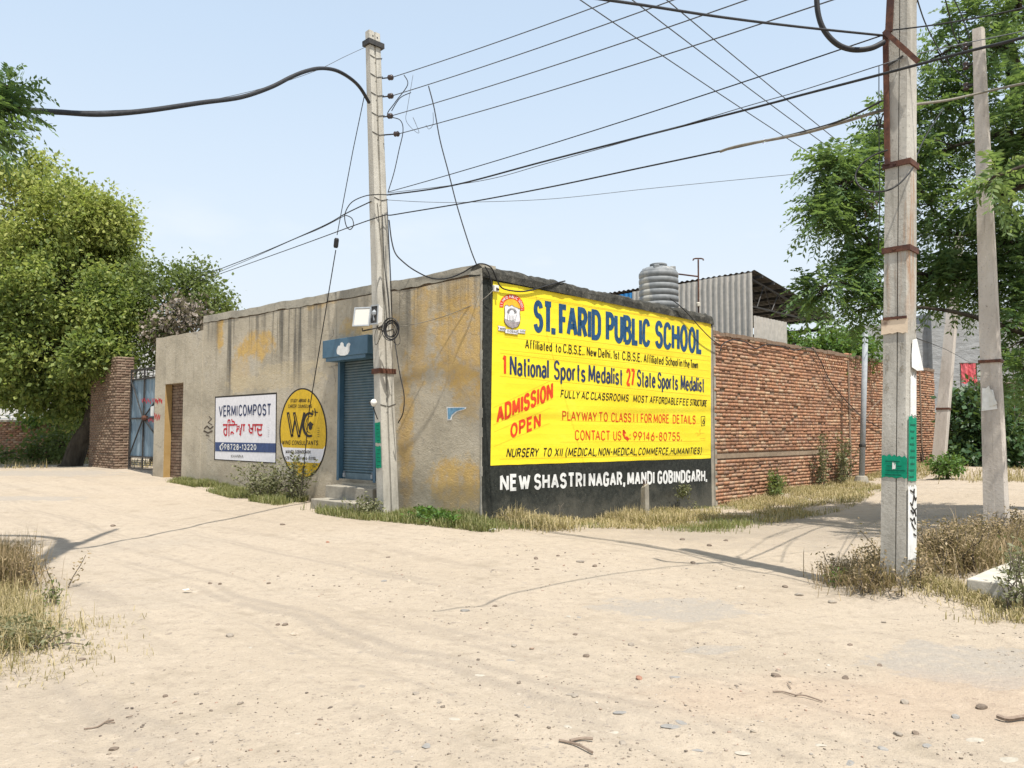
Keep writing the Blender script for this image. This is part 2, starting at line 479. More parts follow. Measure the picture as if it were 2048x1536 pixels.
CHIP = [(545, 762, 2.0, .17), (480, 768, .5, .2), (575, 735, 1.4, .12), (470, 760, .25, .3)]
RUNS = [(450, 466, 1.9, .9), (540, 566, 1.3, .85), (570, 606, 1.7, .85), (492, 500, .8, .8), (612, 640, .7, .6), (500, 535, .6, .6), (690, 760, .6, .45), (790, 850, .8, .5), (405, 440, .5, .5), (860, 960, .5, .35)]
M['plaster'] = plaster_mat()
def coping_mat():
    n = N('weathered_parapet', .95, .1)
    a = n.noise(1.6, detail=6, rough=.65); b = n.noise(12, detail=5, rough=.7)
    c = n.ramp(a, (.3, (.22, .205, .17)), (.5, (.32, .295, .24)), (.7, (.40, .365, .29)))
    c = n.mix(n.step(b, .52, .7, 0, .6), c, (.16, .15, .125)); n.col(c)
    n.bump(b, .6, .02); return n.m
M['coping'] = coping_mat()
def black_mat():
    n = N('black_wall_paint', .85, .2)
    P = n.g(); z = n.sep(P)[2]
    a = n.noise(2.4, detail=7, rough=.7); b = n.noise(16, detail=5, rough=.7)
    c = n.ramp(b, (.35, (.016, .018, .016)), (.7, (.04, .043, .037)))
    c = n.mix(n.math('MULTIPLY', n.step(a, .54, .74), .4), c, (.065, .067, .058))
    low = n.step(n.math('ADD', z, n.math('MULTIPLY', n.math('SUBTRACT', a, .5), 1.8)), -.15, .55, .6, 0)
    c = n.mix(low, c, (.11, .105, .085))
    c = n.mix(n.step(n.noise(55, detail=2), .68, .74, 0, .4), c, (.3, .29, .25))
    n.col(c); n.bump(b, .45, .02); return n.m
M['black_wall'] = black_mat()
def lump_mat():
    n = N('tarred_mortar_coping', .95, .1)
    a = n.noise(5, detail=7, rough=.75); b = n.noise(30, detail=4)
    n.col(n.mix(n.step(b, .6, .72, 0, .6), n.ramp(a, (.3, (.02, .021, .019)), (.55, (.06, .058, .05)), (.75, (.16, .15, .12))), (.24, .22, .18)))
    n.bump(a, .9, .04); return n.m
M['lump'] = lump_mat()
def yellow_mat():
    n = N('yellow_sign_paint', .55, .3)
    P = n.g(); u = n.dot(n.vsub(P, tuple(C)), tuple(DR)); z = n.sep(P)[2]; uz = n.comb(u, z, 0)
    a = n.noise(1.1, uz, 6, .6, stretch=(.6, 1.6, 1)); b = n.noise(9, uz, 5, .65)
    c = n.ramp(a, (.3, (.80, .60, .020)), (.55, (.83, .68, .030)), (.75, (.84, .74, .055)))
    c = n.mix(n.step(b, .60, .78, 0, .22), c, (.66, .44, .02))
    brick = n.t.nodes.new('ShaderNodeTexWave'); brick.wave_type = 'BANDS'; brick.bands_direction = 'Y'
    brick.inputs['Scale'].default_value = 1.9; brick.inputs['Distortion'].default_value = 1.2; brick.inputs['Detail'].default_value = 3
    n.put(brick.inputs['Vector'], uz)
    c = n.mix(n.step(brick.outputs['Fac'], .93, 1.0, 0, .16), c, (.60, .42, .03))
    n.col(c); n.bump(n.math('ADD', b, n.math('MULTIPLY', brick.outputs['Fac'], .4)), .3, .012); return n.m
M['yellow'] = yellow_mat()
def paint(name, c, wear=.12, rough=.6):
    n = N(name, rough, .3); b = n.noise(14, detail=5, rough=.7)
    d = tuple(x * (1 - wear * 1.5) for x in c); e = tuple(min(.85, x * (1 + wear) + .02 * wear) for x in c)
    n.col(n.ramp(b, (.3, d), (.7, e))); n.bump(n.noise(30, detail=3), .15, .006); return n.m
M['navy'] = paint('navy_letter_paint', (.012, .068, .165), .3)
M['navy2'] = paint('dark_navy_paint', (.02, .035, .10), .3)
M['red'] = paint('red_letter_paint', (.66, .055, .012), .2)
M['crimson'] = paint('crimson_paint', (.50, .015, .025), .3)
M['ink'] = paint('black_letter_paint', (.016, .012, .008), .3)
M['white'] = paint('white_letter_paint', (.72, .72, .70), .14)
M['panelwhite'] = paint('white_panel_paint', (.72, .71, .73), .07)
M['ochre_sign'] = paint('amber_sign_paint', (.62, .40, .018), .12)
M['bandblue'] = paint('blue_band_paint', (.035, .065, .17), .25)
M['guide'] = paint('orange_chalk', (.74, .46, .03), .1)
M['crestgrey'] = paint('grey_crest_paint', (.33, .29, .30), .3)
M['gold'] = paint('golden_crest_paint', (.74, .42, .03), .15)
def brick_mat(name, stops, worn=.35):
    n = N(name, .95, .1)
    rnd = n.g('Random Per Island'); b = n.noise(22, detail=5, rough=.7); a = n.noise(.8, detail=4)
    c = n.ramp(rnd, *stops)
    c = n.mix(n.step(b, .50, .72, 0, .6), c, (.34, .22, .155))
    c = n.mix(n.step(b, .42, .28, 0, .5), c, (.12, .062, .042))
    c = n.mix(n.step(a, .52, .68, 0, worn), c, (.20, .14, .105))
    n.col(c); n.bump(b, .7, .012); return n.m
M['brick'] = brick_mat('weathered_red_brick', ((0, (.25, .135, .085)), (.22, (.39, .205, .12)), (.45, (.32, .17, .11)), (.66, (.44, .27, .165)), (.85, (.27, .16, .115)), (.95, (.43, .30, .20))))
M['pier_brick'] = brick_mat('dusty_brown_brick', ((0, (.13, .085, .062)), (.5, (.175, .125, .09)), (1, (.22, .165, .12))), .6)
M['mortar'] = simple('mud_mortar', (.15, .105, .075), (.25, .18, .13), 12, .95, .1, bump=.5)
M['band'] = simple('cement_band', (.21, .155, .11), (.32, .25, .18), 7, .95, .1, bump=.5)
def pole_mat(name, c1, c2, c3, rs=0.0):
    n = N(name, .85, .2)
    a = n.noise(3, detail=7, rough=.68, stretch=(1, 1, .35)); b = n.noise(26, detail=5, rough=.7); s_ = n.noise(9, detail=4, stretch=(1, 1, .06))
    c = n.ramp(a, (.3, c1), (.5, c2), (.72, c3))
    c = n.mix(n.step(b, .58, .72, 0, .6), c, tuple(x * .5 for x in c1))
    c = n.mix(n.step(s_, .58, .68, 0, .4), c, tuple(x * .62 for x in c1))
    c = n.mix(n.step(n.noise(60, detail=3), .63, .72, 0, .6), c, tuple(x * .45 for x in c1))
    if rs:
        z = n.sep(n.g())[2]; r_ = n.noise(7, detail=5, rough=.65, stretch=(1, 1, .10))
        m_ = n.math('MULTIPLY', n.step(r_, .52, .64), n.math('MULTIPLY', n.step(z, 2.2, 2.9), n.step(z, 4.1, 3.8)))
        c = n.mix(n.math('MULTIPLY', m_, rs), c, (.30, .145, .06))
        c = n.mix(n.math('MULTIPLY', n.step(a, .5, .65), n.step(z, 1.6, .6, 0, .5)), c, (.20, .185, .145))
    n.col(c)
    n.bump(n.math('ADD', b, a), .55, .012); return n.m
M['pole'] = pole_mat('weathered_pole_concrete', (.27, .255, .22), (.42, .40, .35), (.52, .50, .445))
M['pole_near'] = pole_mat('rust_streaked_pole_concrete', (.25, .235, .20), (.39, .37, .325), (.50, .48, .43), .65)
M['pole_pink'] = pole_mat('pinkish_pole_concrete', (.34, .30, .26), (.46, .415, .365), (.54, .50, .45))
M['concrete'] = simple('rough_concrete', (.22, .20, .165), (.35, .32, .26), 5, .9, .15, bump=.5)
M['palecon'] = simple('pale_concrete', (.36, .33, .275), (.52, .485, .415), 5, .9, .15, bump=.5)
def rust_mat(name, base, k=.5):
    n = N(name, .75, .3, .0); b = n.noise(18, detail=6, rough=.7); a = n.noise(5, detail=5)
    c = n.ramp(b, (.3, (.045, .02, .014)), (.6, (.12, .05, .03)), (.8, (.22, .10, .05)))
    n.col(n.mix(n.step(a, .5 - .25 * k, .68 - .25 * k), c, base)); n.bump(b, .4, .006); return n.m
M['rust'] = rust_mat('rusty_steel', (.055, .026, .022), 0)
M['rustplate'] = rust_mat('peeling_tin_plate', (.62, .50, .37), .85)
M['darksteel'] = simple('dark_galvanised_steel', (.03, .03, .03), (.075, .07, .065), 14, .6, .4, .4)
M['galv'] = simple('galvanised_pipe', (.24, .26, .28), (.34, .36, .37), 9, .75, .25, .0)
M['cable'] = simple('black_cable_sheath', (.012, .012, .013), (.03, .03, .032), 20, .6, .3)
M['wire'] = simple('aluminium_conductor', (.06, .065, .075), (.12, .125, .13), 20, .6, .3, .3)
M['greycable'] = simple('dusty_cable', (.15, .14, .12), (.26, .24, .2), 20, .9, .2)
M['porcelain'] = simple('brown_porcelain', (.03, .018, .014), (.06, .04, .035), 12, .3, .5)
M['poster'] = simple('green_paper_poster', (.0, .17, .095), (.008, .26, .15), 16, .8, .2)
M['posterink'] = simple('dark_poster_print', (.0, .07, .045), (.008, .12, .075), 30, .8, .2)
M['paper'] = simple('white_paper', (.58, .58, .55), (.74, .74, .72), 14, .8, .2, bump=.3)
M['bluepaper'] = paint('blue_notice_print', (.14, .30, .44), .3)
def shutter_mat():
    n = N('dusty_blue_shutter_paint', .55, .35)
    b = n.noise(7, detail=6, rough=.65); a = n.noise(2, detail=5, stretch=(1, 1, .4))
    c = n.ramp(b, (.3, (.065, .11, .135)), (.55, (.095, .15, .18)), (.75, (.15, .20, .22)))
    n.col(n.mix(n.step(a, .5, .72, 0, .55), c, (.17, .19, .185))); n.bump(b, .2, .008); return n.m
M['shutter'] = shutter_mat()
M['boxblue'] = simple('blue_enamel', (.04, .10, .155), (.07, .145, .21), 4, .5, .4)
def gate_mat():
    n = N('streaked_blue_gate_paint', .55, .35)
    b = n.noise(1.2, detail=6, rough=.65, stretch=(5, 5, .6)); c = n.ramp(b, (.3, (.10, .16, .21)), (.55, (.16, .23, .285)), (.75, (.28, .34, .375)))
    n.col(c); return n.m
M['gate'] = gate_mat()
def sheet_mat(name, c1, c2, rustk):
    n = N(name, .5, .4, .35)
    a = n.noise(.9, detail=6, rough=.65, stretch=(1, 1, .25)); b = n.noise(9, detail=5)
    c = n.ramp(b, (.3, c1), (.7, c2))
    n.col(n.mix(n.step(a, .60, .74, 0, rustk), c, (.20, .115, .07))); return n.m
M['sheet'] = sheet_mat('weathered_corrugated_sheet', (.40, .375, .33), (.52, .485, .43), .7)
M['bluesheet'] = sheet_mat('blue_corrugated_sheet', (.02, .17, .42), (.04, .24, .52), .1)
M['roofsheet'] = sheet_mat('dull_roof_sheet', (.10, .085, .075), (.17, .15, .13), .6)
M['tank'] = None
def tank_mat():
    n = N('faded_black_plastic', .6, .35)
    a = n.noise(2.5, detail=6, rough=.6, stretch=(1, 1, .3)); b = n.noise(9, detail=5)
    c = n.ramp(b, (.3, (.15, .16, .165)), (.7, (.22, .23, .235)))
    n.col(n.mix(n.step(a, .52, .64, 0, .8), c, (.42, .40, .35))); return n.m
M['tank'] = tank_mat()
def greywall():
    n = N('raw_grey_cement', .9, .15)
    a = n.noise(1.5, detail=7, rough=.7, stretch=(1, 1, 2.2)); b = n.noise(.4, detail=4)
    n.col(n.mix(n.step(b, .45, .65, 0, .5), n.ramp(a, (.3, (.20, .205, .205)), (.7, (.33, .335, .335))), (.26, .26, .25)))
    n.bump(a, .8, .1); return n.m
M['greywall'] = greywall()
M['whitewall'] = simple('pale_washed_wall', (.50, .50, .48), (.62, .62, .60), .8, .9, .15)
M['darkbrown'] = simple('dark_brown', (.07, .055, .045), (.11, .09, .07), 3, .9, .1)  # plain dark brown for the doorway, shed back, smear and rails
M['redcloth'] = simple('faded_red_cloth', (.46, .07, .085), (.62, .16, .17), 3, .9, .1)
M['orange'] = simple('orange_cloth', (.72, .16, .03), (.80, .24, .05), 5, .9, .1)
M['glass'] = N('floodlight_glass', .15, .5).col((.55, .53, .48)).m
M['lampwhite'] = simple('white_enamel', (.60, .59, .55), (.74, .73, .70), 8, .5, .4)
M['stone'] = None
def stone_mat(name, stops):
    n = N(name, .9, .2); rnd = n.g('Random Per Island'); b = n.noise(40, detail=4)
    n.col(n.mix(n.step(b, .5, .7, 0, .45), n.ramp(rnd, *stops), (.33, .27, .20))); n.bump(b, .5, .008); return n.m
M['stone'] = stone_mat('road_stones', ((0, (.11, .09, .075)), (.3, (.20, .165, .13)), (.55, (.25, .225, .195)), (.8, (.36, .30, .225)), (.93, (.30, .20, .15)), (1, (.46, .42, .36))))
M['stick'] = simple('dry_stick', (.17, .125, .095), (.27, .215, .17), 30, .9, .1)
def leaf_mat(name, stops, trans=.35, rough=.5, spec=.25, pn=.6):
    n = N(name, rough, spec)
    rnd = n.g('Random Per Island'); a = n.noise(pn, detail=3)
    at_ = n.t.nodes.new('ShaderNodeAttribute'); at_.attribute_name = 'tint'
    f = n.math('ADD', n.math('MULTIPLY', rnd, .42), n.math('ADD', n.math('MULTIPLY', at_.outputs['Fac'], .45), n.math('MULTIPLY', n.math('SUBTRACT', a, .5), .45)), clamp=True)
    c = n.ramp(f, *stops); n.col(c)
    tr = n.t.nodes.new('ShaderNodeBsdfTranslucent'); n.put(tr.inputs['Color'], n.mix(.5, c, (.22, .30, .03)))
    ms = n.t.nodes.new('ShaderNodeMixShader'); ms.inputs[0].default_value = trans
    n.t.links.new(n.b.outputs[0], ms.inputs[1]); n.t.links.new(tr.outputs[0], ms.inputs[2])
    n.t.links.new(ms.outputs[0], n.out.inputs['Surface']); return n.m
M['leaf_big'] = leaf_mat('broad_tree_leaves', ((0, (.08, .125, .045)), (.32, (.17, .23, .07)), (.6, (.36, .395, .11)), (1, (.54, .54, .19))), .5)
M['leaf_olive'] = leaf_mat('olive_leaves', ((0, (.06, .09, .03)), (.5, (.14, .18, .06)), (1, (.24, .26, .10))), .4)
M['leaf_dry'] = leaf_mat('withered_leaves', ((0, (.10, .08, .065)), (.5, (.22, .18, .15)), (1, (.34, .29, .25))), .2)
M['leaf_pinnate'] = leaf_mat('feathery_leaves', ((0, (.045, .095, .042)), (.4, (.10, .18, .075)), (.75, (.20, .28, .105)), (1, (.36, .39, .14))), .52)
M['leaf_dark'] = leaf_mat('glossy_dark_leaves', ((0, (.025, .06, .024)), (.5, (.055, .11, .042)), (1, (.13, .19, .08))), .25, .4, .4)
M['leaf_shrub'] = leaf_mat('fresh_shrub_leaves', ((0, (.05, .11, .025)), (.5, (.095, .18, .04)), (1, (.16, .26, .07))), .35)
M['leaf_weed'] = leaf_mat('dusty_weed_leaves', ((0, (.09, .095, .045)), (.5, (.17, .17, .09)), (1, (.27, .26, .16))), .25)
M['grass'] = leaf_mat('green_grass_blades', ((0, (.09, .115, .04)), (.35, (.17, .185, .065)), (.65, (.29, .265, .125)), (1, (.45, .385, .22))), .3)
M['drygrass'] = leaf_mat('dry_straw_blades', ((0, (.17, .155, .065)), (.3, (.31, .25, .12)), (.65, (.45, .365, .21)), (1, (.60, .51, .34))), .25)
M['brownweed'] = leaf_mat('brown_dry_weeds', ((0, (.13, .10, .055)), (.4, (.25, .18, .10)), (.75, (.36, .275, .16)), (1, (.47, .39, .24))), .2)
M['bark'] = simple('dark_bark', (.03, .025, .02), (.08, .068, .052), 9, .95, .1, bump=.8, stretch=(1, 1, .3))
M['twig'] = simple('grey_twig_bark', (.07, .06, .045), (.15, .125, .10), 15, .9, .1)
# ------------------------------------------------------------------ the ground: one sheet out to the horizon
def axis(c, near, far, n):
    t = np.linspace(-1, 1, n); k = 6.2
    return c + np.sinh(t * k) / math.sinh(k) * far
def make_ground():
    xs = np.unique(np.concatenate([axis(0, 0, 420, 331)])); ys = axis(5.5, 0, 420, 361)
    X, Y = np.meshgrid(xs, ys)
    Z = gz(X.ravel(), Y.ravel())
    v = np.stack([X.ravel(), Y.ravel(), Z], 1)
    nx, ny = len(xs), len(ys)
    i = np.arange(nx - 1)[None, :] + np.arange(ny - 1)[:, None] * nx
    q = np.stack([i, i + 1, i + 1 + nx, i + nx], -1).reshape(-1, 4)
    o = np_mesh('ground', v, q, M['ground'], smooth=True)
    tag(o, 'pale sandy dirt road and open ground with wheel ruts', None, None, 'structure')
make_ground()

# ------------------------------------------------------------------ walls with openings
def wall(mb, P, us, zs, thick, hole, top=None, t0=0.0):
    """solid wall in wall coordinates P(u, z, off); hole(um, zm) -> True leaves the cell open; top(u) replaces the last z"""
    nu, nz_ = len(us) - 1, len(zs) - 1
    Z = lambda i, k: (top(us[i]) if (top and k == nz_) else zs[k])
    solid = [[not hole((us[i] + us[i + 1]) / 2, (Z(i, k) + Z(i, k + 1)) / 2) for k in range(nz_)] for i in range(nu)]
    for i in range(nu):
        for k in range(nz_):
            if not solid[i][k]: continue
            a, b = us[i], us[i + 1]
            f = [P(a, Z(i, k), t0), P(b, Z(i + 1, k), t0), P(b, Z(i + 1, k + 1), t0), P(a, Z(i, k + 1), t0)]
            r = [P(a, Z(i, k), t0 - thick), P(b, Z(i + 1, k), t0 - thick), P(b, Z(i + 1, k + 1), t0 - thick), P(a, Z(i, k + 1), t0 - thick)]
            mb.quad(*f); mb.quad(*r[::-1])
            if k == 0 or not solid[i][k - 1]: mb.quad(f[0], r[0], r[1], f[1])
            if k == nz_ - 1 or not solid[i][k + 1]: mb.quad(f[3], f[2], r[2], r[3])
            if i == 0 or not solid[i - 1][k]: mb.quad(f[0], f[3], r[3], r[0])
            if i == nu - 1 or not solid[i + 1][k]: mb.quad(f[1], r[1], r[2], f[2])
def cuts(a, b, step, extra):
    e = sorted(extra); s = [a] + [x for x in np.arange(a + step, b - step * .4, step) if all(abs(x - y) > .04 for y in e)] + [b]
    return sorted(set(s + [x for x in e if a < x < b]))

TOPL = (onL(963, 529)).z                                 # parapet height at the corner
TOPR = (onR(1423, 630)).z
bl = thing('plastered_building', 'low grey plastered corner building with ochre stains and a black painted side wall', 'building', tuple(C))
uMain, uEnd = uL(402), uL(308)
uS0, uS1 = uL(753), uL(674)
zS0, zS1 = onL(676, 957).z, onL(676, 708).z
uD0, uD1 = uL(365), uL(328.5)
zD0, zD1 = -.3, onL(345, 767).z
zCrack = PARA_Z
def tn(u, s, a): return float(fbm(np.array([[u * 2.1, s, 0.]]), 3, 5)[0] - .5) * a
inS = lambda u, z: uS0 < u < uS1 and zS0 < z < zS1
mb = MB()
us = cuts(0.0, uMain, .4, [uS0, uS1]); zs = [-.5, zS0, zS1, 3.0, zCrack]
topl = lambda u: TOPL + (onL(402, 634).z - TOPL) * u / uMain + tn(u, 1, .05)
wall(mb, PL, us, zs, .30, inS, lambda u: topl(u) - .19)
front = mb.build('front_wall', M['plaster'], bl)
mb = MB()                                               # thicker parapet course standing a little proud, broken lower edge
pu = cuts(0.0, uMain, .12, [])
for a, b in zip(pu[:-1], pu[1:]):
    za, zb = topl(a) - .18 + abs(tn(a, 7, .08)) + abs(tn(a * 4, 6, .05)), topl(b) - .18 + abs(tn(b, 7, .08)) + abs(tn(b * 4, 6, .05))
    o1, o2 = .007 + tn(a, 3, .016), .007 + tn(b, 3, .016)
    mb.hexa([PL(a, za, o1), PL(b, zb, o2), PL(b, zb, -.30), PL(a, za, -.30), PL(a, topl(a), o1 - .012), PL(b, topl(b), o2 - .012), PL(b, topl(b), -.30), PL(a, topl(a), -.30)])
mb.build('parapet', M['coping'], bl)
ck = MB(); ua_, ub_ = .01, uMain - .01
ck.hexa([PL(ua_, topl(0) - .24, -.045), PL(ub_, topl(uMain) - .24, -.045), PL(ub_, topl(uMain) - .24, -.28), PL(ua_, topl(0) - .24, -.28), PL(ua_, topl(0) - .05, -.045), PL(ub_, topl(uMain) - .05, -.045), PL(ub_, topl(uMain) - .05, -.28), PL(ua_, topl(0) - .05, -.28)])
ck.build('crack_core', M['mortar'], bl)
# lower wing at the far end with the doorway
lowtop = lambda u: onL(402, 662).z + (onL(311, 678).z - onL(402, 662).z) * (u - uMain) / (uEnd - uMain) + tn(u, 2, .06)
mb = MB()
wall(mb, PL, cuts(uMain, uEnd, .3, [uD0, uD1]), [-.5, zD1, 3.0, 3.4], .18, lambda u, z: uD0 < u < uD1 and z < zD1, lowtop, .006)
wing = mb.build('wing_wall', M['plaster'], bl)
mb = MB()
mb.quad(PL(uD1 - .004, -.4, 0), PL(uD1 - .004, zD1 - .01, 0), PL(uD1 - .004, zD1 - .01, -.18), PL(uD1 - .004, -.4, -.18))
reveal = mb.build('door_jamb', simple('ochre_limewash', (.30, .19, .065), (.38, .255, .11), 3), bl, label='ochre washed jamb of the doorway')
mb = MB()
for k in range(46):
    z = -.3 + k * .078
    if z > zD1: break
    u = uD0 - .2 - (.12 if k % 2 else 0)
    while u < uD1 + .75:
        mb.box(PL(u + .115, z + .034, -.245 + random.uniform(-.004, .004)), DL * .111, NL * .05, Vector((0, 0, .033))); u += .235
infill = mb.build('brick_infill', M['pier_brick'], bl, label='brown brick closing the doorway')
MB().box(PL((uD0 + uD1) / 2 + .3, 1.2, -.315), DL * 1.2, NL * .04, Vector((0, 0, 1.7))).build('infill_mortar', M['mortar'], infill)
# side wall, painted black
uRE = uR(1428.5)
def topr(u): return TOPL + .02 + (TOPR - TOPL) * u / uRE
mb = MB()
wall(mb, PR, cuts(0.002, uRE, .4, []), [-.6, 1.2, 2.4, 3.3], .30, lambda u, z: False, lambda u: topr(u) - .16)
mb.build('side_wall', M['black_wall'], bl)
mb = MB()                                               # lumpy tarred mortar along its top
rows, cols = 9, 150
grid = []
for i in range(cols + 1):
    u = uRE * i / cols; r_ = []
    for k in range(rows + 1):
        w = math.pi * k / rows
        f = float(fbm(np.array([[u * 2.4, k * .55, 1.]]), 4, 21)[0]) - .5
        f2 = float(fbm(np.array([[u * 9, k * 1.4, 4.]]), 3, 33)[0]) - .5
        off = .035 + (-.17) * (1 - math.cos(w)) + (f * .025 + f2 * .03) * min(1, .35 + u * .5)
        z = topr(u) - .25 + .22 * math.sin(w) ** .6 + (f * .09 + f2 * .075) * math.sin(w) * min(1, .3 + u * .5) + .02
        r_.append(PR(u, z, off))
    grid.append(r_)
for i in range(cols):
    for k in range(rows):
        mb.quad(grid[i][k], grid[i + 1][k], grid[i + 1][k + 1], grid[i][k + 1])
mb.quad(*[grid[cols][k] for k in range(rows + 1)])
mb.quad(*[grid[0][k] for k in range(rows + 1)][::-1])
mb.build('side_coping', M['lump'], bl, label='lumpy black tarred mortar along the top of the side wall')
mb = MB()                                               # worn rounded corner strip
for k in range(28):
    z = -.3 + k * .152
    w = .012 + abs(tn(k, 5, .05))
    mb.box(PL(.02, z + .075, .0) + NR * .006, DL * w, NL * .007, Vector((0, 0, .076)))
mb.build('corner_strip', simple('chipped_grey_plaster', (.24, .225, .19), (.40, .37, .31), 6, bump=.6), bl)
# the two back walls and the roof slab
mb = MB()
back = DL * uMain + DR * uRE
for p, q in ((C + DR * (uRE - .02), C + DR * (uRE - .02) + DL * (uMain - .02)), (C + DL * (uMain - .02) + DR * .31, C + DL * (uMain - .02) + DR * (uRE - .02))):
    d = (q - p); ln = d.length; d.normalize(); nn = Vector((-d.y, d.x, 0))
    mb.box((p + q) / 2 + Vector((0, 0, 1.65)), d * (ln / 2), nn * .12, Vector((0, 0, 2.1)))
mb.build('rear_wall', M['concrete'], bl)
MB().hexa([C + DL * .31 + DR * .31 + Vector((0, 0, 3.62)), C + DL * (uMain - .2) + DR * .31 + Vector((0, 0, 3.62)), C + DL * (uMain - .2) + DR * (uRE - .2) + Vector((0, 0, 3.62)), C + DL * .31 + DR * (uRE - .2) + Vector((0, 0, 3.62)),
           C + DL * .31 + DR * .31 + Vector((0, 0, 3.80)), C + DL * (uMain - .2) + DR * .31 + Vector((0, 0, 3.80)), C + DL * (uMain - .2) + DR * (uRE - .2) + Vector((0, 0, 3.80)), C + DL * .31 + DR * (uRE - .2) + Vector((0, 0, 3.80))]).build('roof', M['concrete'], bl)

# roller shutter
mb = MB(); n_sl = 44; hz = (zS1 - zS0 - .12) / n_sl
for k in range(n_sl):
    z = zS0 + .12 + k * hz; a = []
    for j in range(5):
        t = j / 4; a.append((z + hz * t, -.115 + .020 * math.sin(math.pi * t) - (.006 if j in (0, 4) else 0)))
    for (z1, o1), (z2, o2) in zip(a[:-1], a[1:]):
        mb.quad(PL(uS0 + .02, z1, o1), PL(uS1 - .02, z1, o1), PL(uS1 - .02, z2, o2), PL(uS0 + .02, z2, o2))
shutter = mb.build('roller_shutter', M['shutter'], bl, label='closed dusty blue roller shutter')
MB().box(PL((uS0 + uS1) / 2, zS0 + .06, -.10), DL * ((uS1 - uS0) / 2 - .03), NL * .016, Vector((0, 0, .058))).build('bottom_bar', M['shutter'], shutter, bevel=.004)
for uu in (uS0 + .05, uS1 - .05):
    MB().box(PL(uu, (zS0 + zS1) / 2 - .03, -.045), DL * .038, NL * .055, Vector((0, 0, (zS1 - zS0) / 2))).build('guide_rail', M['boxblue'], shutter, bevel=.004)
for uu in (uS0 + .22, uS1 - .16):
    mb = MB(); mb.box(PL(uu, zS0 + .07, -.07), DL * .03, NL * .016, Vector((0, 0, .035)))
    mb.tube([PL(uu - .018, zS0 + .10, -.07), PL(uu - .018, zS0 + .14, -.07), PL(uu + .018, zS0 + .14, -.07), PL(uu + .018, zS0 + .10, -.07)], .006)
    mb.build('padlock', M['galv'], shutter)
MB().box(PL((uS0 + uS1) / 2, zS0 - .03, -.12), DL * ((uS1 - uS0) / 2 - .002), NL * .12, Vector((0, 0, .032))).build('door_sill', M['concrete'], bl)
# shutter housing
J = .30
b0, b1 = (onL(735, 700, J) - C).dot(DL), (onL(645, 700, J) - C).dot(DL)
bz0, bz1 = onL(645, 717, J).z, onL(645, 682, J).z
hb = MB().box(PL((b0 + b1) / 2, (bz0 + bz1) / 2, J / 2 + .002), DL * ((b1 - b0) / 2), NL * (J / 2), Vector((0, 0, (bz1 - bz0) / 2))).build('shutter_housing', M['boxblue'], bl, bevel=.008)
mb = MB()                                               # torn white remains of a sticker on the housing
ring = []
for px, py in ((674, 697), (676, 692), (680, 691), (681, 686), (684, 684), (687, 687), (688, 693), (692, 694), (694, 688), (698, 685), (701, 688), (699, 694), (699, 702), (696, 708), (690, 711), (681, 711), (674, 708), (673, 702)):
    ring.append(onL(px, py, J + .005))
mb.quad(*ring); mb.build('torn_sticker', M['paper'], hb)
MB().box(PL((b0 + b1) / 2 , bz0 - .035, .16), DL * ((b1 - b0) / 2 - .09), NL * .12, Vector((0, 0, .033))).build('housing_lip', M['boxblue'], hb)

# blue bit of torn notice on the wall and faded red scrawl on the far end
def lpoly(mb, pts, off=.006):
    mb.quad(*[onL(x, y, off) for x, y in pts]); return mb
nt = thing('torn_notice', 'torn corner of a blue and white paper notice stuck on the plaster', 'notice', tuple(onL(895, 830)))
lpoly(MB(), [(893, 814), (933, 814), (932, 818), (915, 823), (905, 832), (903, 840), (895, 841)], .005).build('paper_scrap', M['paper'], nt)
lpoly(MB(), [(895, 816), (930, 815.5), (928, 818), (913, 822), (903, 830), (900, 838), (896, 838)], .008).build('printed_part', M['bluepaper'], nt)

# concrete steps in front of the shutter
stp = thing('concrete_steps', 'two worn concrete steps below the blue roller shutter', 'steps', tuple(PL((uS0 + uS1) / 2, .05, .4)))
ua, ub = uL(752), uL(652)
zt = onL(650, 970, .36).z
e0, e1 = (onL(745, 980, .36) - C).dot(DL), (onL(650.6, 972, .36) - C).dot(DL)
MB().box(PL((e0 + e1) / 2, zt - .35, .184), DL * ((e1 - e0) / 2), NL * .176, Vector((0, 0, .35))).build('step', M['concrete'], stp, bevel=.015)
e0, e1 = (onL(715, 1003, .72) - C).dot(DL), (onL(622, 996, .72) - C).dot(DL)
zt2 = onL(622, 996, .72).z - .01
MB().box(PL((e0 + e1) / 2, zt2 - .3, .545), DL * ((e1 - e0) / 2), NL * .18, Vector((0, 0, .30))).build('step', M['concrete'], stp, bevel=.015)

# ------------------------------------------------------------------ brick wall along the lane
bw = thing('brick_boundary_wall', 'long weathered red brick boundary wall along the lane beside the black painted wall', 'wall', tuple(PR(uR(1600), 0)))
uB0, uB1 = uRE + .02, uR(1872)
zB = lambda u: onR(1432, 661).z + (onR(1870, 739).z - onR(1432, 661).z) * (u - uB0) / (uB1 - uB0)
VENTS = [(uR(1645), uR(1691), onR(1668, 751).z, onR(1668, 713).z), (uR(1741), uR(1766), onR(1753, 764).z, onR(1753, 728).z), (uR(1834), uR(1857), onR(1846, 778).z, onR(1846, 744).z)]
zBand = onR(1500, 910).z
bv, bq = [], []
def addbrick(c, a, b, z):
    i = len(bv) * 1
    for sz in (-1, 1):
        for sa, sb in ((-1, -1), (1, -1), (1, 1), (-1, 1)):
            bv.append(c + DR * (a * sa) + NR * (b * sb) + Vector((0, 0, z * sz)))
    for f in ((0, 1, 5, 4), (1, 2, 6, 5), (2, 3, 7, 6), (3, 0, 4, 7), (4, 5, 6, 7), (3, 2, 1, 0)): bq.append([i + k for k in f])
course = .079; uBand = uR(1655)
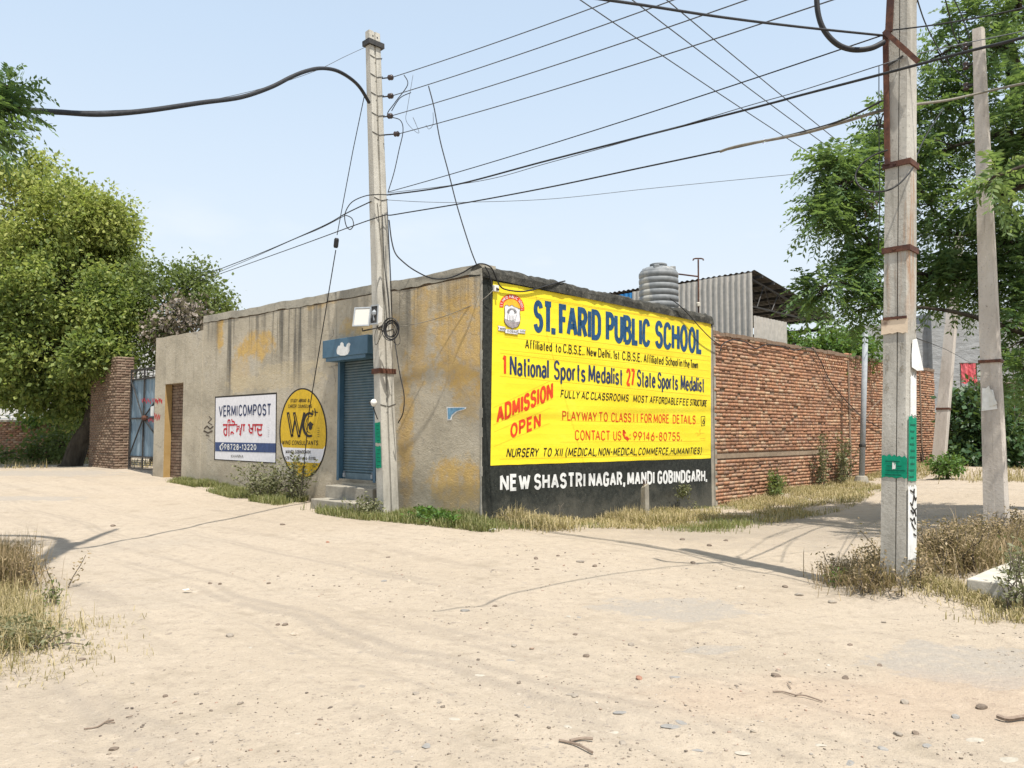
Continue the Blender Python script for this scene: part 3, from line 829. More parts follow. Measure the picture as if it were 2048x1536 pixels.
for k in range(54):
    z = -.35 + k * course
    inband = zBand - .07 < z + course / 2 < zBand + .06
    u = uBand + .02 if inband else uB0 - (.12 if k % 2 else 0)
    header = random.random() < .5
    while u < uB1:
        L = (.115 if (header and random.random() < .93 or random.random() < .15) else .232)
        vent = [v for v in VENTS if v[0] < u + .06 < v[1] and v[2] < z + course / 2 < v[3]]
        if vent:
            row = int((z + course / 2 - vent[0][2]) / course)
            L = .115
            if row % 2 == 0:
                addbrick(PR(u + .03, z + course / 2, -.03), .022, .028, course * .46); u += L; continue
        a, b = u, min(u + L, uB1)
        if a < uB0: a = uB0
        w = b - a - .012
        top = zB((a + b) / 2) + tn(u * .6, 3, .10)
        if w > .03 and z + course < top and random.random() > .004:
            addbrick(PR((a + b) / 2, z + course / 2 + random.uniform(-.004, .004), -.115 + random.gauss(0, .006) - (.03 if random.random() < .02 else 0)), w / 2, .115, course * .455 * random.uniform(.92, 1.0))
        u += L
np_mesh('brickwork', np.array([tuple(v) for v in bv]), np.array(bq), M['brick'], bw)
mb = MB()
us = cuts(uB0, uB1, 1.2, [x for v in VENTS for x in v[:2]])
wall(mb, PR, us, [-.6] + sorted(x for v in VENTS for x in v[2:]) + [3.45], .19, lambda u, z: any(v[0] < u < v[1] and v[2] < z < v[3] for v in VENTS), lambda u: zB(u) - .09, -.022)
mb.build('mortar_core', M['mortar'], bw)
MB().box(PR((uB0 + uB1) / 2, 1.45, -.30), DR * ((uB1 - uB0) / 2), NR * .03, Vector((0, 0, 1.98))).build('vent_backing', M['mortar'], bw)  # backing added behind the vents so their openings stay dark
MB().box(PR((uB0 + uBand) / 2, zBand, -.11), DR * ((uBand - uB0) / 2), NR * .112, Vector((0, 0, .05))).build('cement_band', M['band'], bw)
mb = MB()
for i in range(60):
    u = uB0 + (uB1 - uB0) * (i + .5) / 60
    mb.box(PR(u, zB(u) - .05 + tn(u * 2, 9, .05), -.115), DR * ((uB1 - uB0) / 120), NR * (.125 + abs(tn(u, 4, .04))), Vector((0, 0, .035 + abs(tn(u * 3, 8, .05)))))
mb.build('wall_capping', M['mortar'], bw)
# thin buttress strips that show as dark vertical lines
for px in (1699, 1842):
    MB().box(PR(uR(px), 1.6, .012), DR * .05, NR * .012, Vector((0, 0, 1.85))).build('buttress', M['mortar'], bw)
# ------------------------------------------------------------------ hand painted signs
_tc = {}
def glyphs(s, bold=0.0):
    key = (s, bold)
    if key in _tc: return _tc[key]
    cu = bpy.data.curves.new('lettering', 'FONT'); cu.body = s; cu.size = 1.0; cu.resolution_u = 3; cu.offset = bold
    cu.fill_mode = 'FRONT'
    ob = bpy.data.objects.new('lettering', cu); COL.objects.link(ob)
    dg = bpy.context.evaluated_depsgraph_get(); ev = ob.evaluated_get(dg); me = ev.to_mesh()
    v = [(p.co.x, p.co.y) for p in me.vertices]; f = [tuple(p.vertices) for p in me.polygons]
    ev.to_mesh_clear(); COL.objects.unlink(ob); bpy.data.objects.remove(ob); bpy.data.curves.remove(cu)
    _tc[key] = (v, f); return v, f
_hv, _ = glyphs('H'); CAP = max(p[1] for p in _hv)
def write(mb, s, xa, xb, base, top, onP, off, bold=0.0, slant=0.0, t=None):
    """letters of s between photo columns xa..xb; base and top are ((x0,y0),(x1,y1)) lines; t is the brush width as a share of the height"""
    ln = lambda l, x: l[0][1] + (l[1][1] - l[0][1]) * (x - l[0][0]) / (l[1][0] - l[0][0])
    B0, B1, T0, T1 = onP(xa, ln(base, xa), 0), onP(xb, ln(base, xb), 0), onP(xa, ln(top, xa), 0), onP(xb, ln(top, xb), 0)
    nrm = NL if onP is onL else NR
    hp = ((T0 - B0).length + (T1 - B1).length) / 2; wp = (B1 - B0).length; bt = (t or (.15 + bold * 4)) * hp
    for qd, k in lettering(s, wp, hp, bt):
        o = nrm * (off + .0005 * (k % 5)); r_ = []
        for a, b in qd:
            a += slant * (b - .5) * hp / wp * 1.0
            P0, P1 = B0.lerp(B1, a), T0.lerp(T1, a); r_.append(P0 + (P1 - P0) * b + o)
        mb.quad(*r_[::-1])
    return mb
def line(name, mat, parent, words, base, top, onP, off, bold=0.0, slant=0.0, t=None):
    o = None
    for s, xa, xb in words:
        mb = MB(); write(mb, s, xa, xb, base, top, onP, off, bold, slant, t); o = mb.build(name, mat, parent)
    return o
def poly(pts, onP, off): return MB().quad(*[onP(x, y, off) for x, y in pts])
def strip(mb, pts, w, onP, off, closed=False):
    """a brush stroke w photo-pixels wide along pts"""
    n = len(pts); off0 = off
    for i in range(n if closed else n - 1):
        off = off0 + .0004 * (i % 2) + .0008 * (len(mb.f) // 40 % 2)
        (x0, y0), (x1, y1) = pts[i], pts[(i + 1) % n]
        d = math.hypot(x1 - x0, y1 - y0) or 1; nx, ny = -(y1 - y0) / d * w / 2, (x1 - x0) / d * w / 2
        ex, ey = (x1 - x0) / d * w * .3, (y1 - y0) / d * w * .3
        mb.quad(*[onP(x, y, off) for x, y in ((x0 + nx - ex, y0 + ny - ey), (x1 + nx + ex, y1 + ny + ey), (x1 - nx + ex, y1 - ny + ey), (x0 - nx - ex, y0 - ny - ey))])
    return mb

# --- a brush alphabet: every letter is a few strokes inside a box of height 1
def _arc(cx, cy, rx, ry, a0, a1, n=9):
    return [(cx + rx * math.cos(R(a0 + (a1 - a0) * k / n)), cy + ry * math.sin(R(a0 + (a1 - a0) * k / n))) for k in range(n + 1)]
_O = lambda w, h=1.0: _arc(w / 2, h / 2, w / 2, h / 2, 90, 450, 20)[:-1] + ['close']
ALPHA = {
    'A': (.62, [[(0, 0), (.31, 1), (.62, 0)], [(.13, .32), (.49, .32)]]),
    'B': (.52, [[(0, 0), (0, 1), (.26, 1)] + _arc(.26, .765, .22, .235, 90, -90, 7) + [(.0, .53)], [(.26, .53)] + _arc(.27, .265, .25, .265, 90, -90, 7) + [(0, 0)]]),
    'C': (.52, [_arc(.27, .74, .25, .26, 12, 180, 8) + _arc(.27, .26, .27, .26, 180, 348, 8)]),
    'D': (.54, [[(0, 0), (0, 1), (.22, 1)] + _arc(.22, .70, .32, .30, 90, 0, 6) + _arc(.22, .30, .32, .30, 0, -90, 6) + [(0, 0), 'close']]),
    'E': (.44, [[(.44, 1), (0, 1), (0, 0), (.44, 0)], [(0, .53), (.38, .53)]]),
    'F': (.43, [[(.43, 1), (0, 1), (0, 0)], [(0, .52), (.37, .52)]]),
    'G': (.54, [_arc(.27, .74, .25, .26, 12, 180, 8) + _arc(.27, .26, .27, .26, 180, 330, 7) + [(.54, .45), (.30, .45)]]),
    'H': (.54, [[(0, 0), (0, 1)], [(.54, 0), (.54, 1)], [(0, .52), (.54, .52)]]),
    'I': (.03, [[(.015, 0), (.015, 1)]]),
    'J': (.4, [[(.4, 1), (.4, .24)] + _arc(.2, .24, .2, .24, 0, -180, 7)]),
    'K': (.54, [[(0, 0), (0, 1)], [(.52, 1), (.02, .46)], [(.18, .62), (.54, 0)]]),
    'L': (.42, [[(0, 1), (0, 0), (.42, 0)]]),
    'M': (.72, [[(0, 0), (.04, 1), (.36, .12), (.68, 1), (.72, 0)]]),
    'N': (.56, [[(0, 0), (0, 1), (.56, 0), (.56, 1)]]),
    'O': (.56, [_O(.56)]),
    'P': (.50, [[(0, 0), (0, 1), (.25, 1)] + _arc(.25, .74, .25, .26, 90, -90, 8) + [(0, .48)]]),
    'R': (.52, [[(0, 0), (0, 1), (.25, 1)] + _arc(.25, .75, .25, .25, 90, -90, 8) + [(0, .50)], [(.24, .50), (.52, 0)]]),
    'S': (.50, [_arc(.25, .755, .24, .245, 15, 180, 7) + _arc(.25, .755, .24, .235, 180, 255, 4) + _arc(.25, .265, .25, .265, 75, 0, 4) + _arc(.25, .265, .25, .265, 0, -168, 8)]),
    'T': (.54, [[(0, 1), (.54, 1)], [(.27, 1), (.27, 0)]]),
    'U': (.54, [[(0, 1), (0, .27)] + _arc(.27, .27, .27, .27, 180, 360, 9) + [(.54, 1)]]),
    'V': (.60, [[(0, 1), (.30, 0), (.60, 1)]]),
    'W': (.86, [[(0, 1), (.22, 0), (.43, .9), (.64, 0), (.86, 1)]]),
    'X': (.56, [[(0, 0), (.56, 1)], [(0, 1), (.56, 0)]]),
    'Y': (.58, [[(0, 1), (.29, .46), (.58, 1)], [(.29, .46), (.29, 0)]]),
    'a': (.40, [[(.02, .56)] + _arc(.21, .44, .19, .19, 130, 0, 6) + [(.40, 0)], [(.40, .34)] + _arc(.2, .18, .2, .18, 80, 280, 9) + [(.40, .12)]]),
    'c': (.36, [_arc(.2, .31, .2, .31, 50, 310, 12)]),
    'd': (.42, [[(.42, 1), (.42, 0)], _arc(.21, .31, .21, .31, 30, 330, 14)]),
    'e': (.42, [[(.01, .34), (.41, .34)] + _arc(.21, .33, .20, .30, 5, 180, 8) + _arc(.21, .30, .21, .30, 180, 320, 7)]),
    'f': (.30, [[(.30, .98)] + _arc(.22, .86, .10, .13, 80, 180, 4) + [(.12, 0)], [(0, .62), (.27, .62)]]),
    'h': (.40, [[(0, 0), (0, 1)], [(0, .40)] + _arc(.20, .40, .20, .22, 180, 0, 8) + [(.40, 0)]]),
    'i': (.03, [[(.015, 0), (.015, .62)], ['dot', .015, .88]]),
    'l': (.03, [[(.015, 0), (.015, 1)]]),
    'n': (.40, [[(0, 0), (0, .64)], [(0, .40)] + _arc(.20, .40, .20, .22, 180, 0, 8) + [(.40, 0)]]),
    'o': (.42, [_O(.42, .62)]),
    'p': (.42, [[(0, .64), (0, -.30)], _arc(.21, .31, .21, .31, 150, -150, 14)]),
    'r': (.26, [[(0, 0), (0, .64)], [(0, .40)] + _arc(.17, .42, .17, .20, 180, 60, 5)]),
    's': (.36, [_arc(.18, .465, .165, .155, 20, 240, 8) + _arc(.18, .155, .18, .155, 65, -165, 9)]),
    't': (.28, [[(.12, .92), (.12, .12)] + _arc(.21, .12, .09, .12, 180, 290, 5), [(0, .64), (.28, .64)]]),
    'w': (.60, [[(0, .62), (.15, 0), (.30, .58), (.45, 0), (.60, .62)]]),
    '0': (.48, [_O(.48)]), '1': (.18, [[(0, .78), (.17, 1), (.17, 0)]]),
    '2': (.46, [_arc(.23, .74, .23, .26, 170, -25, 9) + [(0, 0), (.46, 0)]]),
    '3': (.46, [_arc(.22, .755, .21, .245, 160, -80, 9) , _arc(.22, .265, .24, .265, 80, -160, 9)]),
    '4': (.5, [[(.38, 0), (.38, 1), (0, .28), (.5, .28)]]),
    '5': (.46, [[(.43, 1), (.06, 1), (.03, .56)] + _arc(.21, .30, .25, .30, 115, -160, 10)]),
    '6': (.48, [[(.40, 1)] + _arc(.24, .30, .24, .30, 160, 180, 3) + _arc(.24, .30, .24, .30, 190, 500, 14)]),
    '7': (.46, [[(0, 1), (.46, 1), (.14, 0)]]),
    '8': (.46, [_arc(.23, .76, .19, .24, 90, 450, 14)[:-1] + ['close'], _arc(.23, .27, .23, .27, 90, 450, 14)[:-1] + ['close']]),
    '9': (.48, [[(.08, 0)] + _arc(.24, .70, .24, .30, -20, 0, 3) + _arc(.24, .70, .24, .30, 10, 330, 14)]),
    '.': (.05, [['dot', .025, .03]]), ',': (.08, [['dot', .05, .03], [(.06, .02), (0, -.20)]]), ':': (.05, [['dot', .025, .16], ['dot', .025, .62]]),
    '-': (.28, [[(0, .45), (.28, .45)]]), '&': (.56, [[(.56, 0), (.14, .72)] + _arc(.25, .82, .14, .18, 200, -20, 7) + [(.04, .36)] + _arc(.22, .22, .2, .22, 160, 340, 7) + [(.54, .42)]]),
    '(': (.2, [_arc(.3, .45, .28, .72, 115, 245, 8)]), ')': (.2, [_arc(-.1, .45, .28, .72, 65, -65, 8)]),
}
def ribbon(pts, t):
    """outline quads of a stroke of width t with mitred bends"""
    closed = pts[-1] == 'close'
    if closed: pts = pts[:-1]
    q = [pts[0]]
    for p in pts[1:]:
        if math.hypot(p[0] - q[-1][0], p[1] - q[-1][1]) > 1e-4: q.append(p)
    if closed and math.hypot(q[0][0] - q[-1][0], q[0][1] - q[-1][1]) < 1e-4: q.pop()
    n = len(q); L, Rr = [], []
    def nrm(a, b):
        d = math.hypot(b[0] - a[0], b[1] - a[1]) or 1; return (-(b[1] - a[1]) / d, (b[0] - a[0]) / d)
    for i in range(n):
        a = nrm(q[i - 1], q[i]) if (i > 0 or closed) else nrm(q[0], q[1])
        b = nrm(q[i], q[(i + 1) % n]) if (i < n - 1 or closed) else a
        m = (a[0] + b[0], a[1] + b[1]); k = m[0] ** 2 + m[1] ** 2
        k = min(2 / max(k, 1e-3), 1.42 / math.sqrt(max(k, 1e-3)))
        L.append((q[i][0] + m[0] * k * t / 2, q[i][1] + m[1] * k * t / 2)); Rr.append((q[i][0] - m[0] * k * t / 2, q[i][1] - m[1] * k * t / 2))
    out = []
    for i in range(n if closed else n - 1):
        j = (i + 1) % n; out.append((L[i], L[j], Rr[j], Rr[i]))
    return out
def lettering(s, wp, hp, t):
    """strokes of s laid out in a box wp x hp (metres) with brush width t; quads in box coordinates 0..1 and a stroke number"""
    gap = .15 + t / hp * .85; x = 0.0; raw = []; prev = ' '
    for ch in s:
        if ch == ' ': x += .34; continue
        w, st = ALPHA[ch]
        if prev in 'FTPLVYWr' and ch in 'A.,aoJ': x -= .13
        if prev in 'AKRL' and ch in 'TVYW': x -= .09
        prev = ch
        for k in st: raw.append([k[0], k[1] + x, k[2]] if k[0] == 'dot' else [(p if p == 'close' else (p[0] + x, p[1])) for p in k])
        x += w + gap
    tot = max(x - gap, .02)
    sx = (wp - t) / tot if len(s) > 1 or s not in 'Iil:' else hp; out = []
    r_ = random.Random(s)
    for i, k in enumerate(raw):
        jig = r_.uniform(-.012, .012)
        if k[0] == 'dot':
            a, b = t / 2 + k[1] * sx, t / 2 + k[2] * (hp - t); h = t * .55
            out.append(([((a - h) / wp, (b - h) / hp), ((a + h) / wp, (b - h) / hp), ((a + h) / wp, (b + h) / hp), ((a - h) / wp, (b + h) / hp)], i)); continue
        pts = [(p if p == 'close' else (t / 2 + p[0] * sx, t / 2 + (p[1] + jig) * (hp - t))) for p in k]
        pts = [p for k2, p in enumerate(pts) if p == 'close' or k2 == 0 or math.hypot(p[0] - pts[k2 - 1][0], p[1] - pts[k2 - 1][1]) > 1e-5]
        parts = [[pts[0]]]                               # a sharp turn starts a new stroke of the brush
        for q0, q1, q2 in zip(pts, pts[1:], pts[2:] + [None]):
            parts[-1].append(q1)
            if pts[-1] == 'close' or q2 is None: continue
            ax_, ay_, bx_, by_ = q1[0] - q0[0], q1[1] - q0[1], q2[0] - q1[0], q2[1] - q1[1]
            if ax_ * bx_ + ay_ * by_ < -.15 * math.hypot(ax_, ay_) * math.hypot(bx_, by_): parts.append([q1])
        for m_, pk in enumerate(parts):
            if len(pk) < 2: continue
            for qd in ribbon(pk, t * r_.uniform(.92, 1.06)): out.append(([(a / wp, b / hp) for a, b in qd], i + m_))
    return out

# --- the school advertisement on the black wall
ad = thing('school_advertisement', 'large yellow painted school advertisement with blue and red lettering on the black wall', 'painted sign', tuple(onR(1200, 780)))
pl = MB()
edge_t = [(986 + (1422 - 986) * k / 24, 562 + (644 - 562) * k / 24 + (random.random() - .5) * .7) for k in range(25)]
edge_b = [(981 + (1421.5 - 981) * k / 24, 931 + (916.5 - 931) * k / 24 + (random.random() - .5) * .9) for k in range(25)]
for k in range(24):
    pl.quad(onR(*edge_b[k], .004), onR(*edge_b[k + 1], .004), onR(*edge_t[k + 1], .004), onR(*edge_t[k], .004))
pl.build('yellow_panel', M['yellow'], ad)
o1 = .008
gl = MB()
for a, b in (((990, 585), (1420, 652)), ((1055, 592), (1420, 651)), ((1060, 668), (1420, 713)), ((1010, 674), (1420, 722)), ((1000, 699), (1420, 742)), ((1000, 706), (1420, 757)), ((1000, 752), (1420, 792)), ((986, 816), (1100, 762)), ((986, 850), (1105, 798)), ((988, 864), (1100, 816)), ((988, 893), (1100, 846)), ((1120, 779), (1420, 801)), ((1000, 918), (1420, 909)), ((1120, 841), (1400, 847)), ((1120, 884), (1400, 882))):
    strip(gl, [a, b], .55, onR, .006)
gl.build('guide_line', M['guide'], ad)
line('name_lettering', M['navy'], ad, [('ST.', 1066.2, 1110.6), ('FARID', 1117, 1201.7), ('PUBLIC', 1211, 1299.8), ('SCHOOL', 1309.5, 1404.5)], ((1066, 664.5), (1404, 709)), ((1066, 598), (1404, 656)), onR, o1, t=.175)
line('affiliation_lettering', M['ink'], ad, [('Affiliated', 1049.6, 1103.5), ('to', 1110, 1122), ('C.B.S.E..', 1125.8, 1168.6), ('New', 1173, 1192.6), ('Delhi.', 1195.9, 1222.8), ('1st', 1225.7, 1238.6), ('C.B.S.E.', 1244, 1282.6), ('Affiliated', 1286.7, 1326.5), ('School', 1330.6, 1355.8), ('in', 1358, 1364), ('the', 1366, 1378.7), ('Town', 1380, 1395.7)], ((1050, 697), (1396, 738)), ((1050, 678), (1396, 721)), onR, o1, t=.13)
B3, T3 = ((1018.7, 751.5), (1408.5, 785)), ((1018.7, 709.3), (1408.5, 754))
line('medal_lettering', M['navy2'], ad, [('National', 1018.7, 1097.4), ('Sports', 1107, 1170.4), ('Medalist', 1176, 1245.3), ('State', 1273.3, 1310.6), ('Sports', 1314.4, 1355.5), ('Medalist', 1360.5, 1408.5)], B3, T3, onR, o1, t=.135)
line('medal_number', M['red'], ad, [('1', 1004, 1012), ('27', 1251.8, 1269.5)], B3, T3, onR, o1, t=.16)
line('fee_lettering', M['ink'], ad, [('FULLY', 1121, 1159), ('AC', 1162.7, 1177.3), ('CLASSROOMS', 1181, 1256.8), ('MOST', 1265.7, 1295), ('AFFORDABLE', 1299, 1356.7), ('FEE', 1358.6, 1377), ('STRUCTURE', 1379.7, 1413)], ((1121, 795.7), (1413, 813.5)), ((1121, 779.5), (1413, 800)), onR, o1, 0, .16, t=.15)
line('class_lettering', M['red'], ad, [('PLAYWAY', 1124, 1193.5), ('TO', 1197, 1215), ('CLASS', 1222, 1262), ('II', 1266, 1275), ('FOR', 1281, 1303), ('MORE', 1306.7, 1337.5), ('DETAILS', 1345, 1390.5)], ((1124, 841), (1390.5, 848)), ((1124, 821.5), (1390.5, 830.5)), onR, o1, t=.13)
B6, T6 = ((1149, 880.5), (1363, 881.5)), ((1149, 859.5), (1363, 864.8))
line('contact_lettering', M['red'], ad, [('CONTACT', 1149.3, 1219.6), ('US', 1226, 1242), (':', 1258.7, 1262), ('99146-80755.', 1265.7, 1363)], B6, T6, onR, o1, t=.125)
ph = MB(); strip(ph, [(1247.5, 861), (1247, 868), (1250, 875), (1256, 880)], 3.4, onR, o1); strip(ph, [(1247, 861), (1250.5, 866)], 3.6, onR, o1); strip(ph, [(1253, 874), (1257, 878)], 3.6, onR, o1)
ph.build('phone_symbol', M['red'], ad)
line('stream_lettering', M['ink'], ad, [('NURSERY', 1013, 1077), ('TO', 1085, 1103), ('XII', 1109, 1125), ('(', 1130.5, 1134.5), ('MEDICAL,', 1136, 1193.5), ('NON-MEDICAL,', 1196.5, 1274), ('COMMERCE,', 1276.4, 1339.4), ('HUMANITIES', 1341, 1399), (')', 1400, 1403.5)], ((1013, 915), (1404, 908)), ((1013, 896), (1404, 894.5)), onR, o1, 0, .22, t=.15)
line('address_lettering', M['white'], ad, [('NEW', 999.5, 1060), ('SHASTRI', 1067.5, 1170.4), ('NAGAR,', 1177, 1250), ('MANDI', 1254, 1308.7), ('GOBINDGARH.', 1314.4, 1414)], ((1000, 983), (1414, 964)), ((1000, 948.5), (1414, 939)), onR, .006, t=.20)
am = MB(); write(am, 'ADMISSION', 992, 1105.5, ((992, 848), (1106, 798)), ((992, 813), (1106, 762)), onR, o1, t=.19)
write(am, 'OPEN', 1020, 1081, ((1020, 877.5), (1082, 854)), ((1020, 848), (1082, 824)), onR, o1, t=.19)
am.build('admission_lettering', M['red'], ad)
nb = MB(); strip(nb, [(1402.3, 833), (1410, 832.5), (1409.6, 851), (1402.8, 851.6)], .9, onR, o1, True)
write(nb, '6', 1404.2, 1408.4, ((1402, 848.5), (1410, 848.5)), ((1402, 836), (1410, 836)), onR, o1)
nb.build('boxed_number', M['ink'], ad)
sg = MB(); strip(sg, [(1391, 868), (1393, 865), (1397, 867), (1395, 871), (1401, 868), (1399, 860), (1402, 858), (1400, 866), (1409, 866)], .6, onR, o1); strip(sg, [(1400, 877), (1411, 876)], .7, onR, o1); strip(sg, [(1402, 881), (1411, 880)], .6, onR, o1)
sg.build('painter_signature', M['guide'], ad)
# crest
Z = lambda x, y: (960 + x / 8.533, 550 + y / 8.533)
cb = MB()
arc_o, arc_i = [], []
for k in range(17):
    w = math.pi * (1 - k / 16)
    cx, cy = 545 + (k - 8) * 1.0, 560 + (k - 8) * 3.6
    arc_o.append((cx + 205 * math.cos(w), cy - 232 * math.sin(w) ** .9 + (0 if 0 < k < 16 else 20)))
    arc_i.append((cx + 138 * math.cos(w), cy - 152 * math.sin(w) ** .9 + (0 if 0 < k < 16 else 20)))
for k in range(16):
    cb.quad(*[onR(*Z(*p), o1) for p in (arc_i[k], arc_i[k + 1], arc_o[k + 1], arc_o[k])])
crest = cb.build('crest', M['red'], ad, label='school crest with red arch, white shield and ribbon')
nm = 'ST.FARID PUBLIC SCHOOL'
mb = MB()
for i, ch in enumerate(nm):
    if ch == ' ': continue
    k = (i + .6) / len(nm) * 16; j = min(int(k), 15); t = k - j
    mid = lambda arr: (arr[j][0] * (1 - t) + arr[j + 1][0] * t, arr[j][1] * (1 - t) + arr[j + 1][1] * t)
    a, b = mid(arc_i), mid(arc_o)
    d = (b[0] - a[0], b[1] - a[1]); L = math.hypot(*d); ux, uy = d[0] / L, d[1] / L; tx, ty = -uy, ux
    v, f = glyphs(ch, .01); vx = [p[0] for p in v]; c0 = (min(vx) + max(vx)) / 2
    mb.mesh([onR(*Z(a[0] + ux * (16 + p[1] / CAP * (L - 32)) + tx * (p[0] - c0) * 44, a[1] + uy * (16 + p[1] / CAP * (L - 32)) + ty * (p[0] - c0) * 44), o1 + .004) for p in v], f)
mb.build('arch_lettering', M['white'], crest)
shp = [(420, 530), (445, 515), (470, 508), (490, 530), (515, 528), (545, 510), (570, 530), (600, 548), (640, 560), (665, 580), (690, 570), (680, 640), (688, 740), (680, 820), (655, 870), (610, 898), (570, 905), (550, 920), (530, 900), (480, 880), (435, 830), (415, 770), (425, 680)]
poly([Z(*p) for p in [(425, 535), (690, 575), (690, 470), (640, 430), (545, 405), (460, 425), (425, 470)]], onR, o1 - .001).build('crest_gold', M['gold'], crest)
poly([Z(*p) for p in shp], onR, o1 + .004).build('crest_shield', M['panelwhite'], crest)
poly([Z(*p) for p in [(420, 745), (470, 760), (500, 800), (600, 805), (690, 790), (680, 820), (655, 870), (610, 898), (570, 905), (550, 916), (530, 898), (480, 880), (435, 830), (418, 785)]], onR, o1 + .006).build('shield_base', M['crestgrey'], crest)
mb = MB(); strip(mb, [Z(*p) for p in shp], .75, onR, o1 + .008, True)
for k in range(13):
    w = math.pi * k / 12; strip(mb, [Z(545 - 45 * math.cos(w), 650 - 60 * math.sin(w)), Z(545 - 82 * math.cos(w), 640 - 78 * math.sin(w))], .9, onR, o1 + .008)
strip(mb, [Z(*p) for p in [(480, 660), (470, 770), (520, 795), (600, 790), (622, 680)]], .6, onR, o1 + .008); strip(mb, [Z(*p) for p in [(500, 770), (545, 780), (590, 765)]], .8, onR, o1 + .008)
for x in (505, 530, 555, 580): strip(mb, [Z(x, 690), Z(x - 3, 765)], .45, onR, o1 + .008)
mb.build('shield_outline', M['ink'], crest)
mb = MB()
for q in ([(300, 862), (435, 885), (430, 965), (305, 945), (322, 905)], [(650, 920), (785, 935), (765, 970), (775, 1005), (650, 990)], [(430, 920), (652, 940), (652, 1018), (430, 990)]):
    mb.quad(*[onR(*Z(*p), o1 + (.012 if len(q) == 4 else .004)) for p in q])
rb = mb.build('crest_ribbon', M['panelwhite'], crest)
mb = MB()
for q in ([(300, 862), (435, 885), (430, 965), (305, 945), (322, 905)], [(650, 920), (785, 935), (765, 970), (775, 1005), (650, 990)], [(430, 920), (652, 940), (652, 1018), (430, 990)]): strip(mb, [Z(*p) for p in q], .45, onR, o1 + .016, True)
for s, q in (('MANDI', (325, 418, 938, 950, 895, 908)), ('GOBIND', (448, 636, 975, 1002, 938, 960)), ('GARH', (668, 755, 975, 990, 938, 952))):
    xa, ya = Z(q[0], q[2]); xb, yb = Z(q[1], q[3]); _, ta = Z(q[0], q[4]); _, tb = Z(q[1], q[5])
    write(mb, s, xa, xb, ((xa, ya), (xb, yb)), ((xa, ta), (xb, tb)), onR, o1 + .016, t=.15)
mb.build('ribbon_lettering', M['ink'], crest)

# --- compost board
cs = thing('compost_advertisement', 'white painted compost advertisement with a blue band and a thin black border', 'painted sign', tuple(onL(490, 860)))
poly([(428.2, 919.8), (552.2, 927.3), (553.8, 784.8), (430, 793.2)], onL, .004).build('border', M['ink'], cs)
poly([(430, 918), (550.6, 925), (551.8, 788.5), (431.6, 796)], onL, .007).build('white_panel', M['panelwhite'], cs)
poly([(430.4, 902.5), (550.9, 905.5), (551.1, 886.6), (430.6, 884.2)], onL, .010).build('blue_band', M['bandblue'], cs)
line('heading', M['navy2'], cs, [('VERMI', 438.6, 475.9), ('COMPOST', 478, 543.2)], ((438.6, 833.6), (543.2, 831.2)), ((438.6, 811.4), (543.2, 806.8)), onL, .011, t=.15)
gm = MB()
for s, xa, xb in (('ਗੰਡੋਆ', 445.8, 490.2), ('ਖਾਦ', 496, 525.3)):
    v, f = glyphs(s, .012)
    xs_ = [p[0] for p in v]; ys_ = [p[1] for p in v]; x0, x1, y0 = min(xs_), max(xs_), min(ys_)
    hb_ = .62
    gm.mesh([onL(xa + (p[0] - x0) / (x1 - x0) * (xb - xa), 872 - (p[1] - 0.0) / hb_ * 23.5, .011) for p in v], f)
gm.build('gurmukhi_lettering', M['crimson'], cs)
mb = MB(); write(mb, '98728-13220', 449.4, 513.9, ((449, 900), (514, 900)), ((449, 887.8), (514, 888.4)), onL, .014, t=.19)
strip(mb, [(441, 899), (440, 893), (444, 888), (446.5, 886.5)], 2.2, onL, .014); strip(mb, [(443, 900.5), (446.5, 894), (445, 890)], 1.2, onL, .014)
mb.build('phone_number', M['white'], cs)
line('town_lettering', M['ink'], cs, [('KHANNA', 463, 487.4)], ((463, 915.6), (487, 916)), ((463, 908.8), (487, 909.4)), onL, .011, t=.13)
mb = MB()
for y in (855, 860, 864, 868, 872): strip(mb, [(535.5, y), (538 + random.random() * 2, y + .8)], .7, onL, .011)
mb.build('painter_mark', M['crestgrey'], cs)

mb = MB()                                                # old dark paint smears beside the board
for pts, w in (([(418, 833), (423, 838), (416, 845), (424, 850)], 1.6), ([(409, 857), (414, 852), (420, 858), (426, 853)], 2.6), ([(408, 862), (416, 866), (424, 862)], 3.2), ([(412, 870), (418, 872)], 2.0)): strip(mb, pts, w, onL, .004)
mb.build('dark_paint_smear', M['darkbrown'], bl)

# --- oval consultants board
ov = thing('oval_consultant_advertisement', 'oval amber painted advertisement with a white band and black outline beside the shutter', 'painted sign', tuple(onL(606, 866)))
def ell(rx, ry, k=64, y0=None, y1=None):
    return [(606.4 + rx * math.cos(2 * math.pi * i / k) + .0, 866.6 - ry * math.sin(2 * math.pi * i / k) + 2.0 * math.cos(2 * math.pi * i / k)) for i in range(k)]
poly(ell(47.8, 90.6), onL, .004).build('border', M['ink'], ov)
poly(ell(45.2, 87.6), onL, .007).build('amber_panel', M['ochre_sign'], ov)
yb = lambda x, a, b: a + (b - a) * (x - 560) / 92
bnd = []
for x in np.linspace(562.5, 650.0, 24):
    h = 87.6 * math.sqrt(max(0, 1 - ((x - 606.4) / 45.2) ** 2)); lo = 866.6 + h + 2 * (x - 606.4) / 45.2
    bnd.append((x, min(yb(x, 894.5, 898.3), lo), min(yb(x, 922.5, 926.9), lo)))
mb = MB()
for a, b in zip(bnd[:-1], bnd[1:]):
    mb.quad(onL(a[0], a[2], .010), onL(b[0], b[2], .010), onL(b[0], b[1], .010), onL(a[0], a[1], .010))
mb.build('white_band', M['panelwhite'], ov)
